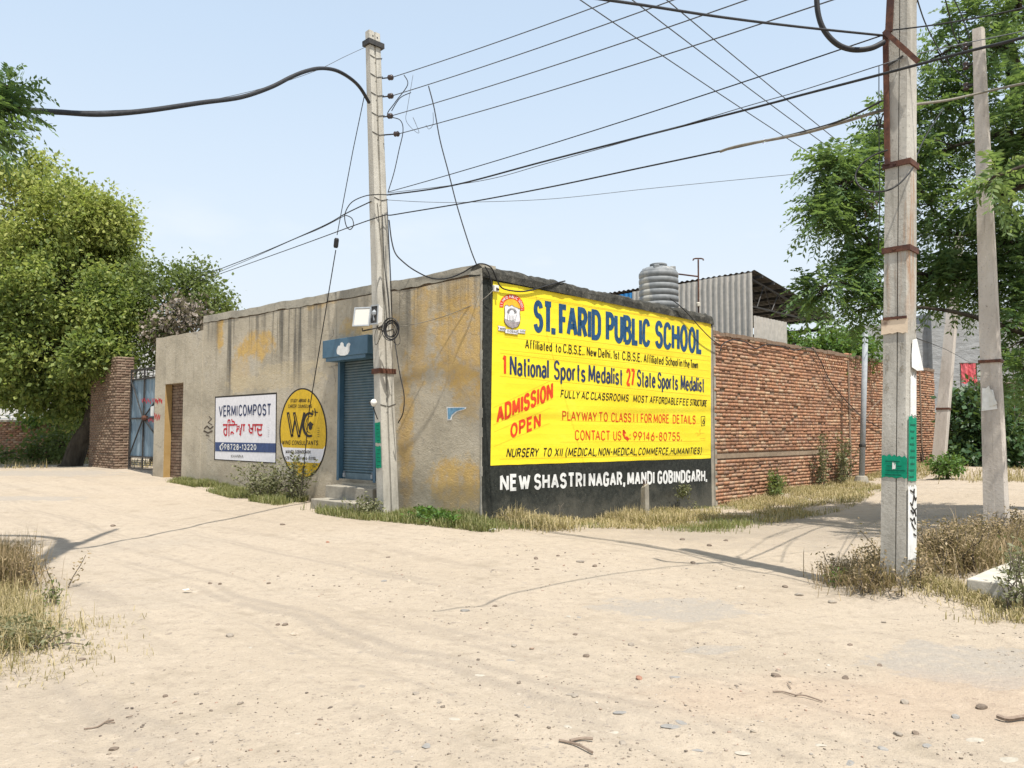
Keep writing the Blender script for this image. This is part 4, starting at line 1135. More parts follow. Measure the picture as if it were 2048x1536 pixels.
line('slogan_lettering', M['ink'], ov, [('STUDY', 581.9, 596), ('ABROAD', 598, 613.5), ('&', 616, 620.6)], ((582, 805), (621, 804.5)), ((582, 798), (621, 797.5)), onL, .011, 0, .2, t=.17)
line('slogan_lettering', M['ink'], ov, [('CAREER', 577.6, 594), ('COUNSELING', 596.5, 624.9)], ((577, 816), (625, 816)), ((577, 809), (625, 809)), onL, .011, 0, .2, t=.17)
mb = MB()
strip(mb, [(576, 826), (584, 872)], 5.2, onL, .011); strip(mb, [(584, 872), (591, 832)], 3.2, onL, .011); strip(mb, [(588.5, 826), (598, 873)], 5.2, onL, .011); strip(mb, [(598, 873), (608.5, 826)], 4.2, onL, .011)
cpt = [(624 - 3 * (k == 0), 828 + 1.5 * (k == 0)) for k in range(1)]
arcp = [(619 + 12.5 * math.cos(R(a)), 849.5 - 23 * math.sin(R(a))) for a in range(62, 300, 14)]
strip(mb, arcp, 4.6, onL, .011)
arcp = [(621 + 9.5 * math.cos(R(a)), 849.5 - 17 * math.sin(R(a))) for a in range(75, 285, 14)]
strip(mb, arcp, 1.2, onL, .011)
mb.build('monogram', M['ink'], ov)
hl = MB(); strip(hl, [(576.8, 829), (584, 868)], 1.0, onL, .013); strip(hl, [(589.3, 829), (597.7, 869)], 1.0, onL, .013); hl.build('monogram_highlight', M['ochre_sign'], ov)
mb = MB(); mb.quad(*[onL(x, y, .012) for x, y in ((614.6, 850), (620.5, 842.5), (627, 849), (621, 856))]); mb.quad(*[onL(x, y, .014) for x, y in ((617, 853), (624.5, 853), (623.5, 858), (620.5, 860.5), (617.5, 858))])
mb.build('graduation_cap', M['ink'], ov)
mb = MB(); strip(mb, [(624, 823.5), (635.5, 825)], 2.0, onL, .011); strip(mb, [(629, 817), (631, 824), (630, 832)], 1.9, onL, .011); strip(mb, [(625, 820), (625.5, 827.5)], 1.2, onL, .011)
mb.build('plane_symbol', M['ink'], ov)
line('name_lettering', M['ink'], ov, [('WING', 564.7, 582), ('CONSULTANTS', 585, 637)], ((565, 889.4), (637, 891)), ((565, 880.4), (637, 881)), onL, .011, 0, .2, t=.16)
line('address_lettering', M['ink'], ov, [('MANDI', 572.6, 588), ('GOBINDGARH', 591, 622)], ((572, 907), (622, 908)), ((572, 899.6), (622, 900.4)), onL, .014, 0, .15, t=.17)
line('phone_number', M['ink'], ov, [('6284', 570, 584), ('0,89686-51110', 593, 632)], ((570, 919), (632, 920.6)), ((570, 912), (632, 913.4)), onL, .014, 0, .15, t=.17)
mb = MB()
for x in np.arange(594, 606, 1.9): strip(mb, [(x, 931), (x + .8, 934)], .8, onL, .011)
for x in np.arange(598, 606, 2.0): strip(mb, [(x, 939), (x + .8, 942)], .8, onL, .011)
for y in (856, 861, 865, 869, 873): strip(mb, [(635, y), (638.5, y + .5)], .8, onL, .011)
mb.build('small_marks', M['ink'], ov)
# ------------------------------------------------------------------ concrete utility poles
def pole_shaft(mb, base, top, ax, w0, d0, w1, d1, groove=.5, gw=.10, gd=.16):
    """tapered pole with a shallow channel down the face that looks along -ay; ax = direction across that face"""
    ax = Vector(ax).normalized(); up = (top - base).normalized(); ay = up.cross(ax).normalized()
    def ring(c, w, d):
        g0, g1 = -w / 2 + w * (groove - gw / 2), -w / 2 + w * (groove + gw / 2)
        pts = [(-w / 2, -d / 2), (g0, -d / 2), (g0 + w * .012, -d / 2 + d * gd), (g1 - w * .012, -d / 2 + d * gd), (g1, -d / 2), (w / 2 - .02, -d / 2), (w / 2, -d / 2 + .02), (w / 2, d / 2), (-w / 2, d / 2)]
        return [c + ax * x + ay * y for x, y in pts]
    n = 14; i0 = len(mb.v); m = 9
    for k in range(n + 1):
        t = k / n; c = base.lerp(top, t)
        j = lambda: Vector((random.uniform(-1, 1), random.uniform(-1, 1), 0)) * .0018
        mb.v += [p + j() for p in ring(c, w0 + (w1 - w0) * t, d0 + (d1 - d0) * t)]
    for k in range(n):
        for q in range(m):
            a = i0 + k * m
            mb.f.append((a + q, a + (q + 1) % m, a + m + (q + 1) % m, a + m + q))
    mb.f.append(tuple(i0 + q for q in range(m))[::-1]); mb.f.append(tuple(i0 + n * m + q for q in range(m)))
    return ax, ay
class Pole:
    def __init__(s, name, label, base, top, ax, dims, mat, group=None, **kw):
        s.base, s.top, s.dims = base, top, dims
        s.root = thing(name, label, 'utility pole', tuple(base), group)
        mb = MB(); s.ax, s.ay = pole_shaft(mb, base - (top - base).normalized() * .3, top, ax, *dims, **kw)
        s.up = (top - base).normalized()
        s.shaft = mb.build('shaft', mat, s.root)
    def t_at(s, z): return (z - s.base.z) / (s.top.z - s.base.z)
    def wd(s, t): return s.dims[0] + (s.dims[2] - s.dims[0]) * t, s.dims[1] + (s.dims[3] - s.dims[1]) * t
    def P(s, z, a, b, out=0.0):
        """a, b in -1..1 across the two faces, out pushes off the surface along the face with |.|==1"""
        t = s.t_at(z); w, d = s.wd(t); c = s.base.lerp(s.top, t)
        oa = out if a >= 1 else (-out if a <= -1 else 0); ob = out if b >= 1 else (-out if b <= -1 else 0)
        return c + s.ax * (a * w / 2 + oa) + s.ay * (b * d / 2 + ob)
    def clamp(s, z, h=.05, mat='rust', name='clamp', out=.007, tilt=0.0):
        mb = MB(); t = s.t_at(z); w, d = s.wd(t); c = s.base.lerp(s.top, t)
        for sx, sy, L in ((0, -1, w), (0, 1, w), (-1, 0, d), (1, 0, d)):
            p = c + s.ax * (sx * (w / 2 + out)) + s.ay * (sy * (d / 2 + out))
            al, th = (s.ax, s.ay) if sx == 0 else (s.ay, s.ax)
            mb.box(p, al * (L / 2 + (out * 2 if sx == 0 else -.001)), th * out, s.up * h / 2)
        mb.tube([s.P(z, -.1, -1, .012), s.P(z, -.1, -1, .035)], .012)
        return mb.build(name, M[mat], s.root)
    def label_on(s, face, z0, z1, a0, a1, mat, name, ragged=0.0, out=.004, label=None, parent=None):
        mb = MB(); n = 10; lo, hi = [], []
        f = (lambda z, a: s.P(z, a, -1, out)) if face == 'front' else (lambda z, a: s.P(z, 1, a, out))
        for k in range(n + 1):
            a = a0 + (a1 - a0) * k / n
            lo.append(f(z0 + random.uniform(-1, 1) * ragged * .3, a)); hi.append(f(z1 + random.uniform(-1, .3) * ragged, a))
        for k in range(n): mb.quad(lo[k], lo[k + 1], hi[k + 1], hi[k])
        return mb.build(name, M[mat], parent or s.root, label=label)

# --- pole at the shop corner
bA = at(777, 1028, 13.66); bA.z = g1(bA.x, bA.y)
tA = at(746, 66, 13.60)
PA = Pole('utility_pole', 'tall leaning concrete pole beside the blue shutter carrying four wires at its top', bA, tA, DR, (.33, .20, .245, .12), M['pole'], gw=.16, gd=.22, groove=.45)
zA = lambda y: at(760, y, 13.63).z
PA.clamp(zA(92), .09, 'darksteel', out=.02); PA.clamp(zA(743), .085, 'rust', out=.012)
mb = MB()
for a in (-.4, .35): mb.tube([PA.P(zA(78), a, -1, -.02), PA.P(zA(78), a, -1, .004)], .014)
mb.build('bolt_hole', M['cable'], PA.root)
INS = []
for y, xi in ((155, 781), (192, 781), (232, 780), (268, 793)):
    p = at(xi, y, 13.5); q = PA.P(zA(y), 1, -.6, 0)
    mb = MB(); mb.tube([q, p], .012)
    sp_ = mb.build('spindle', M['darksteel'], PA.root)
    d = (p - q).normalized(); mb = MB()
    mb.tube([p - d * .05, p - d * .03, p - d * .012, p + d * .012, p + d * .03, p + d * .055], [.028, .048, .03, .03, .05, .03], 10)
    mb.build('insulator', M['porcelain'], sp_, smooth=True)
    INS.append(p + d * .05)
mb = MB()
for y in (118, 155, 192, 232, 270, 400, 660, 810):
    z = zA(y); mb.tube([PA.P(z, -1, -1, .004), PA.P(z - .03, 0, -1, .006), PA.P(z + .02, 1, -1, .004), PA.P(z - .04, 1, .6, .006)], .006)
mb.build('binding_wire', M['darksteel'], PA.root)
# the face to the left carries the green notices
def leftface(z0, z1, mat, name, ragged, parent=PA.root, out=.004, b0=-.75, b1=.9):
    mb = MB(); n = 8
    lo = [PA.P(z0 + random.uniform(-1, 1) * ragged, -1, b0 + (b1 - b0) * k / n, out) for k in range(n + 1)]
    hi = [PA.P(z1 + random.uniform(-1, 1) * ragged, -1, b0 + (b1 - b0) * k / n, out) for k in range(n + 1)]
    for k in range(n): mb.quad(lo[k], lo[k + 1], hi[k + 1], hi[k])
    return mb.build(name, M[mat], parent)
for a, b in ((886, 845), (936, 892)):
    ps = leftface(zA(a), zA(b), 'poster', 'green_poster', .012)
    for k in range(5):
        z = zA(a + (b - a) * (k + .6) / 5.6); leftface(z, z + .012, 'posterink', 'poster_print', .003, ps, .007, random.uniform(-.6, -.3), random.uniform(.3, .7))
# --- near pole on the right
bN = at(1796, 1166, 7.15); bN.z = 1.45 - (1166 - 864) / 1600 * 7.15 - .02
tN = at(1806, -380, 7.12)
axN = -DL
PN = Pole('utility_pole', 'thick grooved concrete pole with a rusty steel bracket, tin plate and whitewashed side', bN, tN, axN, (.228, .215, .19, .17), M['pole_near'], gw=.05, gd=.10, groove=.56)
zN = lambda y: at(1797, y, 7.05).z
PN.clamp(zN(327), .05, 'rust', out=.009); PN.clamp(zN(498), .05, 'rust', out=.008)
tp = PN.label_on('front', zN(666), zN(634), -1.0, .98, 'rustplate', 'tin_plate', .03, .012, 'small peeling white tin plate with rust')
MB().box(PN.P(zN(636), -.02, -1, .016), PN.ax * .10, PN.ay * .004, Vector((0, 0, .012))).build('rusted_edge', M['rust'], tp)
g1_ = PN.label_on('front', zN(956), zN(910), -.98, .95, 'poster', 'green_poster', .032)
for k in range(4): PN.label_on('front', zN(952 - k * 9), zN(952 - k * 9) + .012, random.uniform(-.85, -.6), random.uniform(.3, .8), 'posterink', 'poster_print', .003, .007, None, g1_)
PN.label_on('front', zN(938), zN(925), -.15, .1, 'paper', 'torn_paper', .03, .008)
g2_ = PN.label_on('side', zN(962), zN(832), -.98, .95, 'poster', 'green_poster', .02)
for k in range(9): PN.label_on('side', zN(955 - k * 13), zN(955 - k * 13) + .014, random.uniform(-.8, -.4), random.uniform(.2, .7), 'posterink', 'poster_print', .003, .007, None, g2_)
w_ = PN.label_on('side', zN(1118), zN(970), -1.0, .98, 'white', 'whitewashed_panel', .03)
def sideP(y, b, out=.008): return PN.P(zN(y), 1, b, out)
mb = MB()
scr = [[(980, -.6), (985, .0), (978, .3), (1000, .1), (1012, -.2), (1005, -.6)], [(990, .2), (1002, .6), (996, .8)], [(1015, -.2), (1022, .3), (1018, .8)], [(1020, -.5), (1028, .1), (1022, .5), (1034, .7)], [(1036, -.6), (1042, -.1), (1036, .3), (1050, .6)], [(1046, -.3), (1056, .2), (1060, .6)], [(1068, .2), (1074, .8), (1070, .2)]]
for s_ in scr: mb.tube([sideP(y, b) for y, b in s_], .006, 4)
mb.build('black_scrawl', M['ink'], w_)
fr = MB()
for (ya, ba), (yb_, bb_) in (((675, -.1), (742, .2)),):
    fr.quad(sideP(680, -.3, .01), sideP(676, .5, .02), sideP(702, .95, .03), sideP(738, 1.25, .04), sideP(741, .3, .03), sideP(735, -.5, .012), sideP(710, -.5, .01))
fr.build('torn_paper', M['paper'], PN.root)
PN.label_on('side', zN(830), zN(745), -.6, .9, 'paper', 'paper_remains', .05)
mb = MB()
zb0, zb1, zb2 = zN(326), zN(58), zN(142)
pB0, pB1 = PN.P(zb0, -.72, -1, .02), PN.P(zb1, -.98, -1, .03)
mb.box((pB0 + pB1) / 2, PN.ax * .022, PN.ay * .014, (pB1 - pB0) / 2)
mb.build('bracket_angle', M['rust'], PN.root)
pD = PN.P(zb2, 1.45, -1, .05)
mb = MB(); d = (pD - pB1) / 2; mb.box((pB1 + pD) / 2 - PN.ay * .025, d.cross(PN.ay).normalized() * .022, PN.ay * .012, d); mb.build('bracket_strut', M['rust'], PN.root)
mb = MB(); a_, b_ = PN.P(zN(60), -.72, -1, .02), PN.P(zN(-70), -.5, -1, .02); mb.box((a_ + b_) / 2, PN.ax * .030, PN.ay * .012, (b_ - a_) / 2); mb.build('upper_angle', M['rust'], PN.root)
mb = MB(); mb.tube([PN.P(zN(128), -.8, -1, .03), PN.P(zN(118), .6, -1, .04)], .010); mb.build('tie_bolt', M['darksteel'], PN.root)
# embossed figures
mb = MB()
for s_, y, a in (('0', 722, -.6), ('1', 742, -.6), ('6', 780, -.6), ('1', 700, .55), ('6', 745, .55)):
    v, f = glyphs(s_, .01); z0 = zN(y)
    mb.mesh([PN.P(z0 + p[1] / CAP * .06, a + (p[0] - .3) * .75, -1, .0045) for p in v], f)
mb.build('cast_figures', M['concrete'], PN.root)
# --- second pole on the right
bS = at(1995, 1085, 10.45); bS.z = 1.45 - (1085 - 864) / 1600 * 10.45
tS = at(1957, 58, 10.5)
PS = Pole('utility_pole', 'slimmer leaning concrete pole with three dark insulators standing in brown weeds by the drain wall', bS, tS, -DL, (.285, .13, .125, .10), M['pole_pink'], gw=.02, gd=.02)
zS = lambda y: at(1980, y, 10.4).z
PS.clamp(zS(722), .04, 'rust', out=.008)
for y in (78, 118, 160):
    mb = MB(); p = PS.P(zS(y), -1, -.3, .10); q = PS.P(zS(y), -1, -.3, -.01)
    mb.box((p + q) / 2, (p - q) / 2, PS.ay * .02, Vector((0, 0, .012))); br = mb.build('insulator_strap', M['darksteel'], PS.root)
    MB().lathe(p - Vector((0, 0, .05)), [(.03, 0), (.045, .02), (.028, .035), (.028, .065), (.045, .08), (.03, .10)], 12).build('insulator', M['porcelain'], br, smooth=True)
mb = MB(); s2 = lambda y, a, o=.006: PS.P(zS(y), a, -1, o)
mb.quad(s2(822, -.9), s2(818, .6), s2(780, .3, .03), s2(775, -.8)); mb.quad(s2(815, -.35), s2(808, .7, .05), s2(772, -.1, .03), s2(778, -.6)); mb.build('torn_paper', M['paper'], PS.root)
# --- far leaning pole behind the shrub
bT = at(1877, 932, 23.5); bT.z = 1.45 - (932 - 864) / 1600 * 23.5
tT = at(1918, 470, 23.5)
PT = Pole('utility_pole', 'distant tilted concrete pole at the end of the brick wall', bT, tT, -DL, (.36, .2, .24, .16), M['pole_pink'], gw=.02, gd=.02)
PT.clamp(at(1885, 818, 23.5).z, .06, 'rust')
# --- steel pipe post
bP = at(1723, 972, 21.4); bP.z = 1.45 - (970 - 864) / 1600 * 21.4
tP = at(1731, 662, 21.4)
sp = thing('steel_post', 'grey steel pipe post in a concrete footing in front of the brick wall', 'post', tuple(bP))
MB().tube([bP, tP], [.075, .07], 12).build('pipe', M['galv'], sp, smooth=True)
MB().lathe(bP - Vector((0, 0, .2)), [(.20, 0), (.19, .3), (.15, .44), (.08, .46)], 12).build('footing', M['concrete'], sp)
MB().lathe(at(1725, 894, 21.4), [(.085, 0), (.09, .02), (.09, .06), (.085, .08)], 12).build('collar', M['darksteel'], sp)
# --- short stump of a broken post in front of the painted wall
bU = ground_at(1290, 1032); q = onR(1290, 1030, .55); bU = Vector((q.x, q.y, g1(q.x, q.y)))
st = thing('broken_post', 'short broken concrete post stump standing before the black painted wall', 'post', tuple(bU))
mb = MB(); hh = 1.45 + (864 - 966) / 1600 * bU.y - bU.z
mb.hexa([bU + DR * -.06 + NR * .06 - Vector((0, 0, .2)), bU + DR * .06 + NR * .06 - Vector((0, 0, .2)), bU + DR * .06 - NR * .06 - Vector((0, 0, .2)), bU - DR * .06 - NR * .06 - Vector((0, 0, .2)),
         bU + DR * -.065 + NR * .05 + Vector((0, 0, hh - .05)), bU + DR * .055 + NR * .05 + Vector((0, 0, hh)), bU + DR * .05 - NR * .05 + Vector((0, 0, hh - .02)), bU - DR * .05 - NR * .05 + Vector((0, 0, hh - .09))])
mb.build('stump', M['concrete'], st)
mb = MB()
for a in (-.03, .0, .03): mb.tube([bU + DR * a + Vector((0, 0, hh - .08)), bU + DR * (a * 1.6) + Vector((0, 0, hh + .03)), bU + DR * (a * 2.6 + .01) + Vector((0, 0, hh + .07))], .006)
mb.build('bent_rebar', M['rust'], st)

# ------------------------------------------------------------------ lamps, coil and bulb hung on the corner pole
def floodlight(px, py, Y, w, h, yawdir, tilt, label, dark):
    c = at(px, py, Y); f = Vector(yawdir).normalized(); r = Vector((-f.y, f.x, 0)).normalized(); f2 = (f + Vector((0, 0, tilt))).normalized(); u = f2.cross(r) * -1
    if u.z < 0: u = -u
    t = thing('floodlight', label, 'floodlight', tuple(c), 'lamps on the corner pole')
    mb = MB()
    mb.hexa([c - r * w - u * h + f2 * .03, c + r * w - u * h + f2 * .03, c + r * w * .7 - u * h * .7 - f2 * .09, c - r * w * .7 - u * h * .7 - f2 * .09,
             c - r * w + u * h + f2 * .03, c + r * w + u * h + f2 * .03, c + r * w * .7 + u * h * .7 - f2 * .09, c - r * w * .7 + u * h * .7 - f2 * .09])
    mb.build('housing', M['lampwhite'], t, bevel=.01)
    MB().box(c + f2 * .034, r * w * .86, f2 * .003, u * h * .86).build('reflector' if dark else 'glass_front', M['darksteel'] if dark else M['glass'], t)
    mb = MB()
    for s1, s2_ in ((1, 0), (-1, 0)): mb.box(c + f2 * .036 + r * w * .93 * s1, r * w * .07, f2 * .01, u * h)
    for s1 in (1, -1): mb.box(c + f2 * .0365 + u * h * .93 * s1, r * w * .86, f2 * .01, u * h * .07)
    mb.build('rim', M['galv'], t)
    if dark:
        mb = MB(); mb.lathe(c + f2 * .04 - Vector((0, 0, .02)), [(.01, 0), (.04, .02), (.045, .06), (.02, .09)], 10); mb.tube([c + f2 * .04 + u * h * .5, c + f2 * .06, c + f2 * .04 - u * h * .6], .012); mb.build('lamp_holder', M['galv'], t)
    pq = PA.P(c.z - .12, -.4, -1, 0)
    mb = MB(); mb.tube([c - u * h * 1.05 - f2 * .03, c - u * h * 1.3 - f2 * .05, pq], .012); mb.build('bracket', M['darksteel'], t)
    return t
floodlight(725.5, 635, 13.25, .150, .170, (-.25, -1, 0), .25, 'wide floodlight with a pale glass front on the pole beside the shutter', False)
floodlight(752, 630, 13.15, .085, .165, (-.75, -1, 0), .05, 'narrow open floodlight without its glass, on the corner pole', True)
cc = at(782, 659, 13.25)
co = thing('cable_coil', 'coil of spare black cable hung on the corner pole', 'cable coil', tuple(cc))
mb = MB()
for k in range(7):
    r_ = .10 + .012 * k; o_ = Vector((random.uniform(-.012, .012), -.012 * k * .5, random.uniform(-.012, .012)))
    mb.tube([cc + o_ + Vector((r_ * .85 * math.cos(w), -.10 * math.cos(w) * .3, r_ * 1.1 * math.sin(w))) for w in np.linspace(0, 2 * math.pi, 25)], .008, 5)
mb.build('coil', M['cable'], co)
mb = MB(); mb.tube(smooth_path([at(772, 640, 13.3), at(765, 665, 13.3), at(752, 690, 13.35), at(750, 668, 13.35), at(757, 650, 13.3)]), .005, 5); mb.tube(smooth_path([at(790, 640, 13.3), at(800, 678, 13.3), at(795, 690, 13.3), at(784, 680, 13.3)]), .005, 5); mb.build('loose_end', M['cable'], co)
bu = at(747.5, 806, 13.35)
bt = thing('bulb_lamp', 'small white bulb on a bent holder at the side of the corner pole', 'lamp', tuple(bu))
mb = MB(); mb.lathe(bu - Vector((0, 0, .06)), [(.012, 0), (.035, .015), (.055, .05), (.058, .075), (.04, .11), (.015, .125)], 14); mb.build('bulb', M['lampwhite'], bt, smooth=True)
MB().tube(smooth_path([bu - Vector((0, 0, .05)), at(748, 818, 13.35), at(752, 830, 13.38), at(755, 838, 13.45)]), .010, 6).build('holder', M['cable'], bt)
MB().lathe(bu + Vector((-.05, 0, -.03)), [(.02, 0), (.03, .02), (.03, .05), (.02, .06)], 10).build('socket', M['darksteel'], bt)

# ------------------------------------------------------------------ wires
def wire(label, pts, r=.007, mat='cable', name='overhead_wire', cat='wire', group=None, n=10, seg=5):
    path = smooth_path([at(*p) if not isinstance(p, Vector) else p for p in pts], n)
    mb = MB(); c = path[0]; mb.tube(path, r, seg)
    o = mb.build(name, M[mat], None, smooth=True)
    return tag(o, label, cat, group)
def span(label, a, b, sag, **k):
    a = at(*a) if not isinstance(a, Vector) else a; b = at(*b) if not isinstance(b, Vector) else b
    pts = [a.lerp(b, t) - Vector((0, 0, sag * 4 * t * (1 - t))) for t in np.linspace(0, 1, 15)]
    return wire(label, pts, n=1, **k)
G4 = 'four wires leaving the corner pole insulators'
nm4 = ('topmost of the four wires leaving the insulators of the corner pole', 'second from the top of the four wires leaving the corner pole insulators', 'third from the top of the four wires leaving the corner pole insulators', 'lowest of the four wires leaving the insulators of the corner pole')
for p, y2, lab in zip(INS, (-218, -168, -108, -44), nm4):
    span(lab, p, (1795, y2, 7.15), .06, r=.0075, mat='wire', group=G4)
G3 = 'three parallel wires along the lane'
for (x0, x1, y1), lab in zip(((1170, 1905, 482), (1273, 1914, 472), (1341, 1922, 470)), ('outer of the three parallel lane wires, the one passing closest to the corner pole', 'middle of the three parallel wires descending across the sky toward the lane', 'inner of the three parallel lane wires, the one closest to the bracketed pole')):
    a = at(x0, 0, 10.6); b = at(x1, y1, 23.4); a = a + (a - b) * .12
    span(lab, a, b, .12, r=.0085, mat='wire', group=G3)
span('thin service wire from the middle of the corner pole up to the near pole bracket', (776, 384, 13.5), (1766, 70, 7.08), .05, r=.007)
span('wire running right from the near pole bracket above the second pole', (1785, 60, 7.05), (2120, -2, 6.2), .03, r=.007)
wire('thick twin service cable from the corner pole passing in front of the near pole', [(774, 390, 13.5), (905, 371, 12.4), (1100, 320, 10.9), (1495, 219, 8.5), (1600, 191, 8.0), (1762, 149, 6.92), (1924, 106, 6.3), (2048, 75, 5.8), (2200, 30, 5.4)], .013, 'cable')
wire('fine wire running close beside the thick twin service cable', [(775, 386, 13.48), (960, 362, 12.0), (1100, 325, 10.9), (1320, 264, 9.4), (1495, 212, 8.5), (1600, 182, 8.0), (1762, 130, 7.0), (1850, 104, 7.3), (2048, 62, 8.0)], .005, 'wire')
wire('thick cable crossing the upper sky to the steel bracket', [(1100, -16, 4.9), (1200, -2, 5.1), (1290, 11, 5.5), (1440, 34, 6.1), (1600, 54, 6.6), (1765, 71, 7.05)], .011, 'cable')
wire('low cable from beyond the trees past the corner pole to the near pole', [(400, 562, 27), (585, 496, 18.6), (745, 438, 13.4), (790, 429, 13.1), (940, 404, 11.8), (1100, 374, 10.7), (1280, 336, 9.6), (1450, 300, 8.7), (1600, 265, 8.0), (1690, 238, 7.5), (1765, 201, 7.0)], .010, 'cable')
wire('dusty grey lashed cable running past the bracketed pole and the slimmer leaning pole', [(1440, 303, 8.72), (1480, 291, 8.52), (1600, 268, 7.98), (1680, 246, 7.6), (1760, 222, 7.3), (1830, 209, 8.0), (1895, 200, 9.2), (1955, 187, 10.3), (2048, 167, 9.5), (2200, 140, 8.8)], .016, 'greycable')
wire('very thin wire sagging from the corner pole into the feathery tree', [(776, 400, 13.5), (850, 404, 13.3), (930, 404.5, 13.1), (1100, 398, 12.8), (1300, 377, 12.5), (1460, 361, 12.3), (1592, 348, 12.1), (1640, 342, 12.0)], .0045, 'wire')
wire('upper twin cable from the corner pole over the shop roof to the trees', [(742, 403, 13.5), (690, 428, 14.7), (640, 455, 15.9), (520, 507, 19.3), (420, 546, 23.5), (345, 576, 27)], .011, 'cable')
wire('thinner cable lashed below the upper twin cable over the shop roof', [(690, 431, 14.7), (640, 457, 15.9), (585, 480, 17.2), (500, 518, 19.9), (420, 552, 23.4), (360, 580, 26.5)], .007, 'cable')
wire('looped jumper cable curling beside the corner pole', [(782, 390, 13.42), (757, 389, 13.35), (730, 392, 13.45), (703, 405, 13.6), (690, 428, 13.9), (692, 450, 14.0), (700, 459, 14.0), (707, 450, 14.0), (703, 436, 14.1), (690, 430, 14.5)], .009, 'cable')
wire('heavy black cable arching from the corner pole across open sky to the leafy branch', [(738, 205, 13.45), (720, 175, 13.0), (700, 156, 12.6), (672, 141, 12.2), (640, 137, 11.8), (610, 143, 11.4), (580, 155, 11.1), (540, 175, 10.7), (480, 195, 10.2), (400, 206, 9.5), (290, 222, 8.7), (200, 229, 8.2), (120, 225, 7.8), (60, 221, 7.5), (-120, 205, 6.9)], .030, 'cable', name='heavy_cable', cat='cable')
wire('fine wire dropping from the tip of the corner pole along the heavy cable', [(729, 95, 13.5), (690, 113, 12.9), (620, 146, 12.3), (500, 183, 11.2), (350, 212, 10.0), (200, 222, 9.0), (80, 218, 8.3)], .0045, 'wire')
wire('heavy black cable loop hanging from the top of the near pole', [(1637, -60, 7.0), (1634, 0, 7.0), (1640, 40, 7.0), (1654, 68, 7.0), (1678, 90, 7.0), (1708, 99, 7.0), (1742, 96, 7.0), (1768, 84, 7.02)], .026, 'cable', name='heavy_cable', cat='cable')
wire('short thick cable rising beside the upper part of the bracketed pole', [(1824, 22, 7.1), (1830, 5, 7.15), (1836, -40, 7.2)], .018, 'cable', name='heavy_cable', cat='cable')
wire('slack wire from the near pole top to the lowest insulator of the second pole', [(1830, -20, 7.2), (1838, 10, 7.5), (1851, 47, 8.2), (1871, 87, 9.1), (1900, 130, 9.8), (1938, 160, 10.35)], .007)
wire('slack wire from above to the middle insulator of the second pole', [(1884, -30, 8.5), (1891, 0, 8.8), (1900, 37, 9.3), (1912, 78, 9.9), (1940, 118, 10.4)], .008)
wire('slack wire from above to the upper insulator of the second pole', [(1898, -30, 8.6), (1909, 0, 8.9), (1926, 37, 9.6), (1940, 78, 10.4)], .007)
wire('loop of thin cable hanging round the near pole below the bracket', [(1826, 335, 7.0), (1815, 350, 6.92), (1795, 370, 6.9), (1770, 382, 6.92), (1738, 382, 7.0), (1717, 370, 7.05), (1711, 350, 7.1), (1722, 330, 7.1), (1745, 312, 7.1), (1775, 300, 7.05)], .008)
wire('thin wire hanging straight down beside the near pole bracket', [(1758, 132, 7.1), (1758, 250, 7.1), (1759, 400, 7.12), (1757, 500, 7.15)], .0045)
wire('wire slanting from the lashed cable down behind the near pole', [(1888, 216, 9.0), (1868, 245, 8.8), (1845, 285, 8.4), (1832, 318, 7.9), (1826, 340, 7.4)], .007)
span('short stay wire tying the near pole across to the building behind', (1832, 660, 7.1), (1872, 618, 18), .0, r=.005)
stw = thing('stay_wire', 'slanting stay wire with a black insulator block crossing the oval sign', 'stay wire', tuple(at(604, 985, 15.6)))
gA = at(603, 985, 15.75)
MB().tube([at(730, 185, 13.5), at(706, 300, 14.0), at(674, 470, 14.6)], .008, 5).build('upper_strand', M['cable'], stw)
MB().tube([at(671.5, 500, 14.65), at(640, 690, 15.1), at(617, 830, 15.5), gA], .010, 5).build('lower_strand', M['cable'], stw)
i0_, i1_ = at(673.5, 476, 14.6), at(671.3, 496, 14.63)
MB().tube([i0_, i0_.lerp(i1_, .15), i0_.lerp(i1_, .85), i1_], [.03, .045, .045, .03], 8).build('strain_insulator', M['cable'], stw)
wire('twisted wire dropping from the second line wire to the building corner', [(857, 172, 12.9), (868, 215, 12.85), (880, 280, 12.8), (897, 345, 12.75), (915, 415, 12.7), (940, 495, 12.62), (953, 529, 12.6)], .010, 'cable')
wire('drooping black cable from the corner pole over the roof corner onto the yellow sign', [(778, 440, 13.45), (783, 480, 13.4), (791, 507, 13.35), (808, 525, 13.2), (830, 541, 13.05), (862, 556, 12.8), (893, 557, 12.6), (922, 547, 12.45), (946, 533, 12.4), (963, 527.5, 12.35), (982, 535, 12.5), (992, 555, 12.62), (1001, 573, 12.72), (1015, 580, 12.85), (1045, 583, 13.1), (1075, 577, 13.35), (1105, 568, 13.6), (1130, 562, 13.9)], .012, 'cable')
wire('second short cable from the roof corner down to the sign bracket', [(970, 533, 12.45), (978, 548, 12.52), (983, 565, 12.55), (985, 580, 12.55)], .010, 'cable')
wire('thin brown wire from the corner pole to the bracket at the sign edge', [(797, 654, 13.4), (840, 646, 13.25), (890, 632, 13.0), (940, 612, 12.7), (968, 597, 12.5), (984, 583, 12.5)], .006, 'greycable')
hk = onR(991, 577, .03)
hkt = thing('wire_bracket', 'small pale wire bracket above the school crest on the yellow sign', 'bracket', tuple(hk))
MB().box(hk, DR * .05, NR * .03, Vector((0, 0, .05))).build('plate', M['lampwhite'], hkt, bevel=.006)
MB().tube([hk + NR * .02, hk + NR * .07 + Vector((0, 0, -.03))], .018, 8).build('knob', M['porcelain'], hkt)
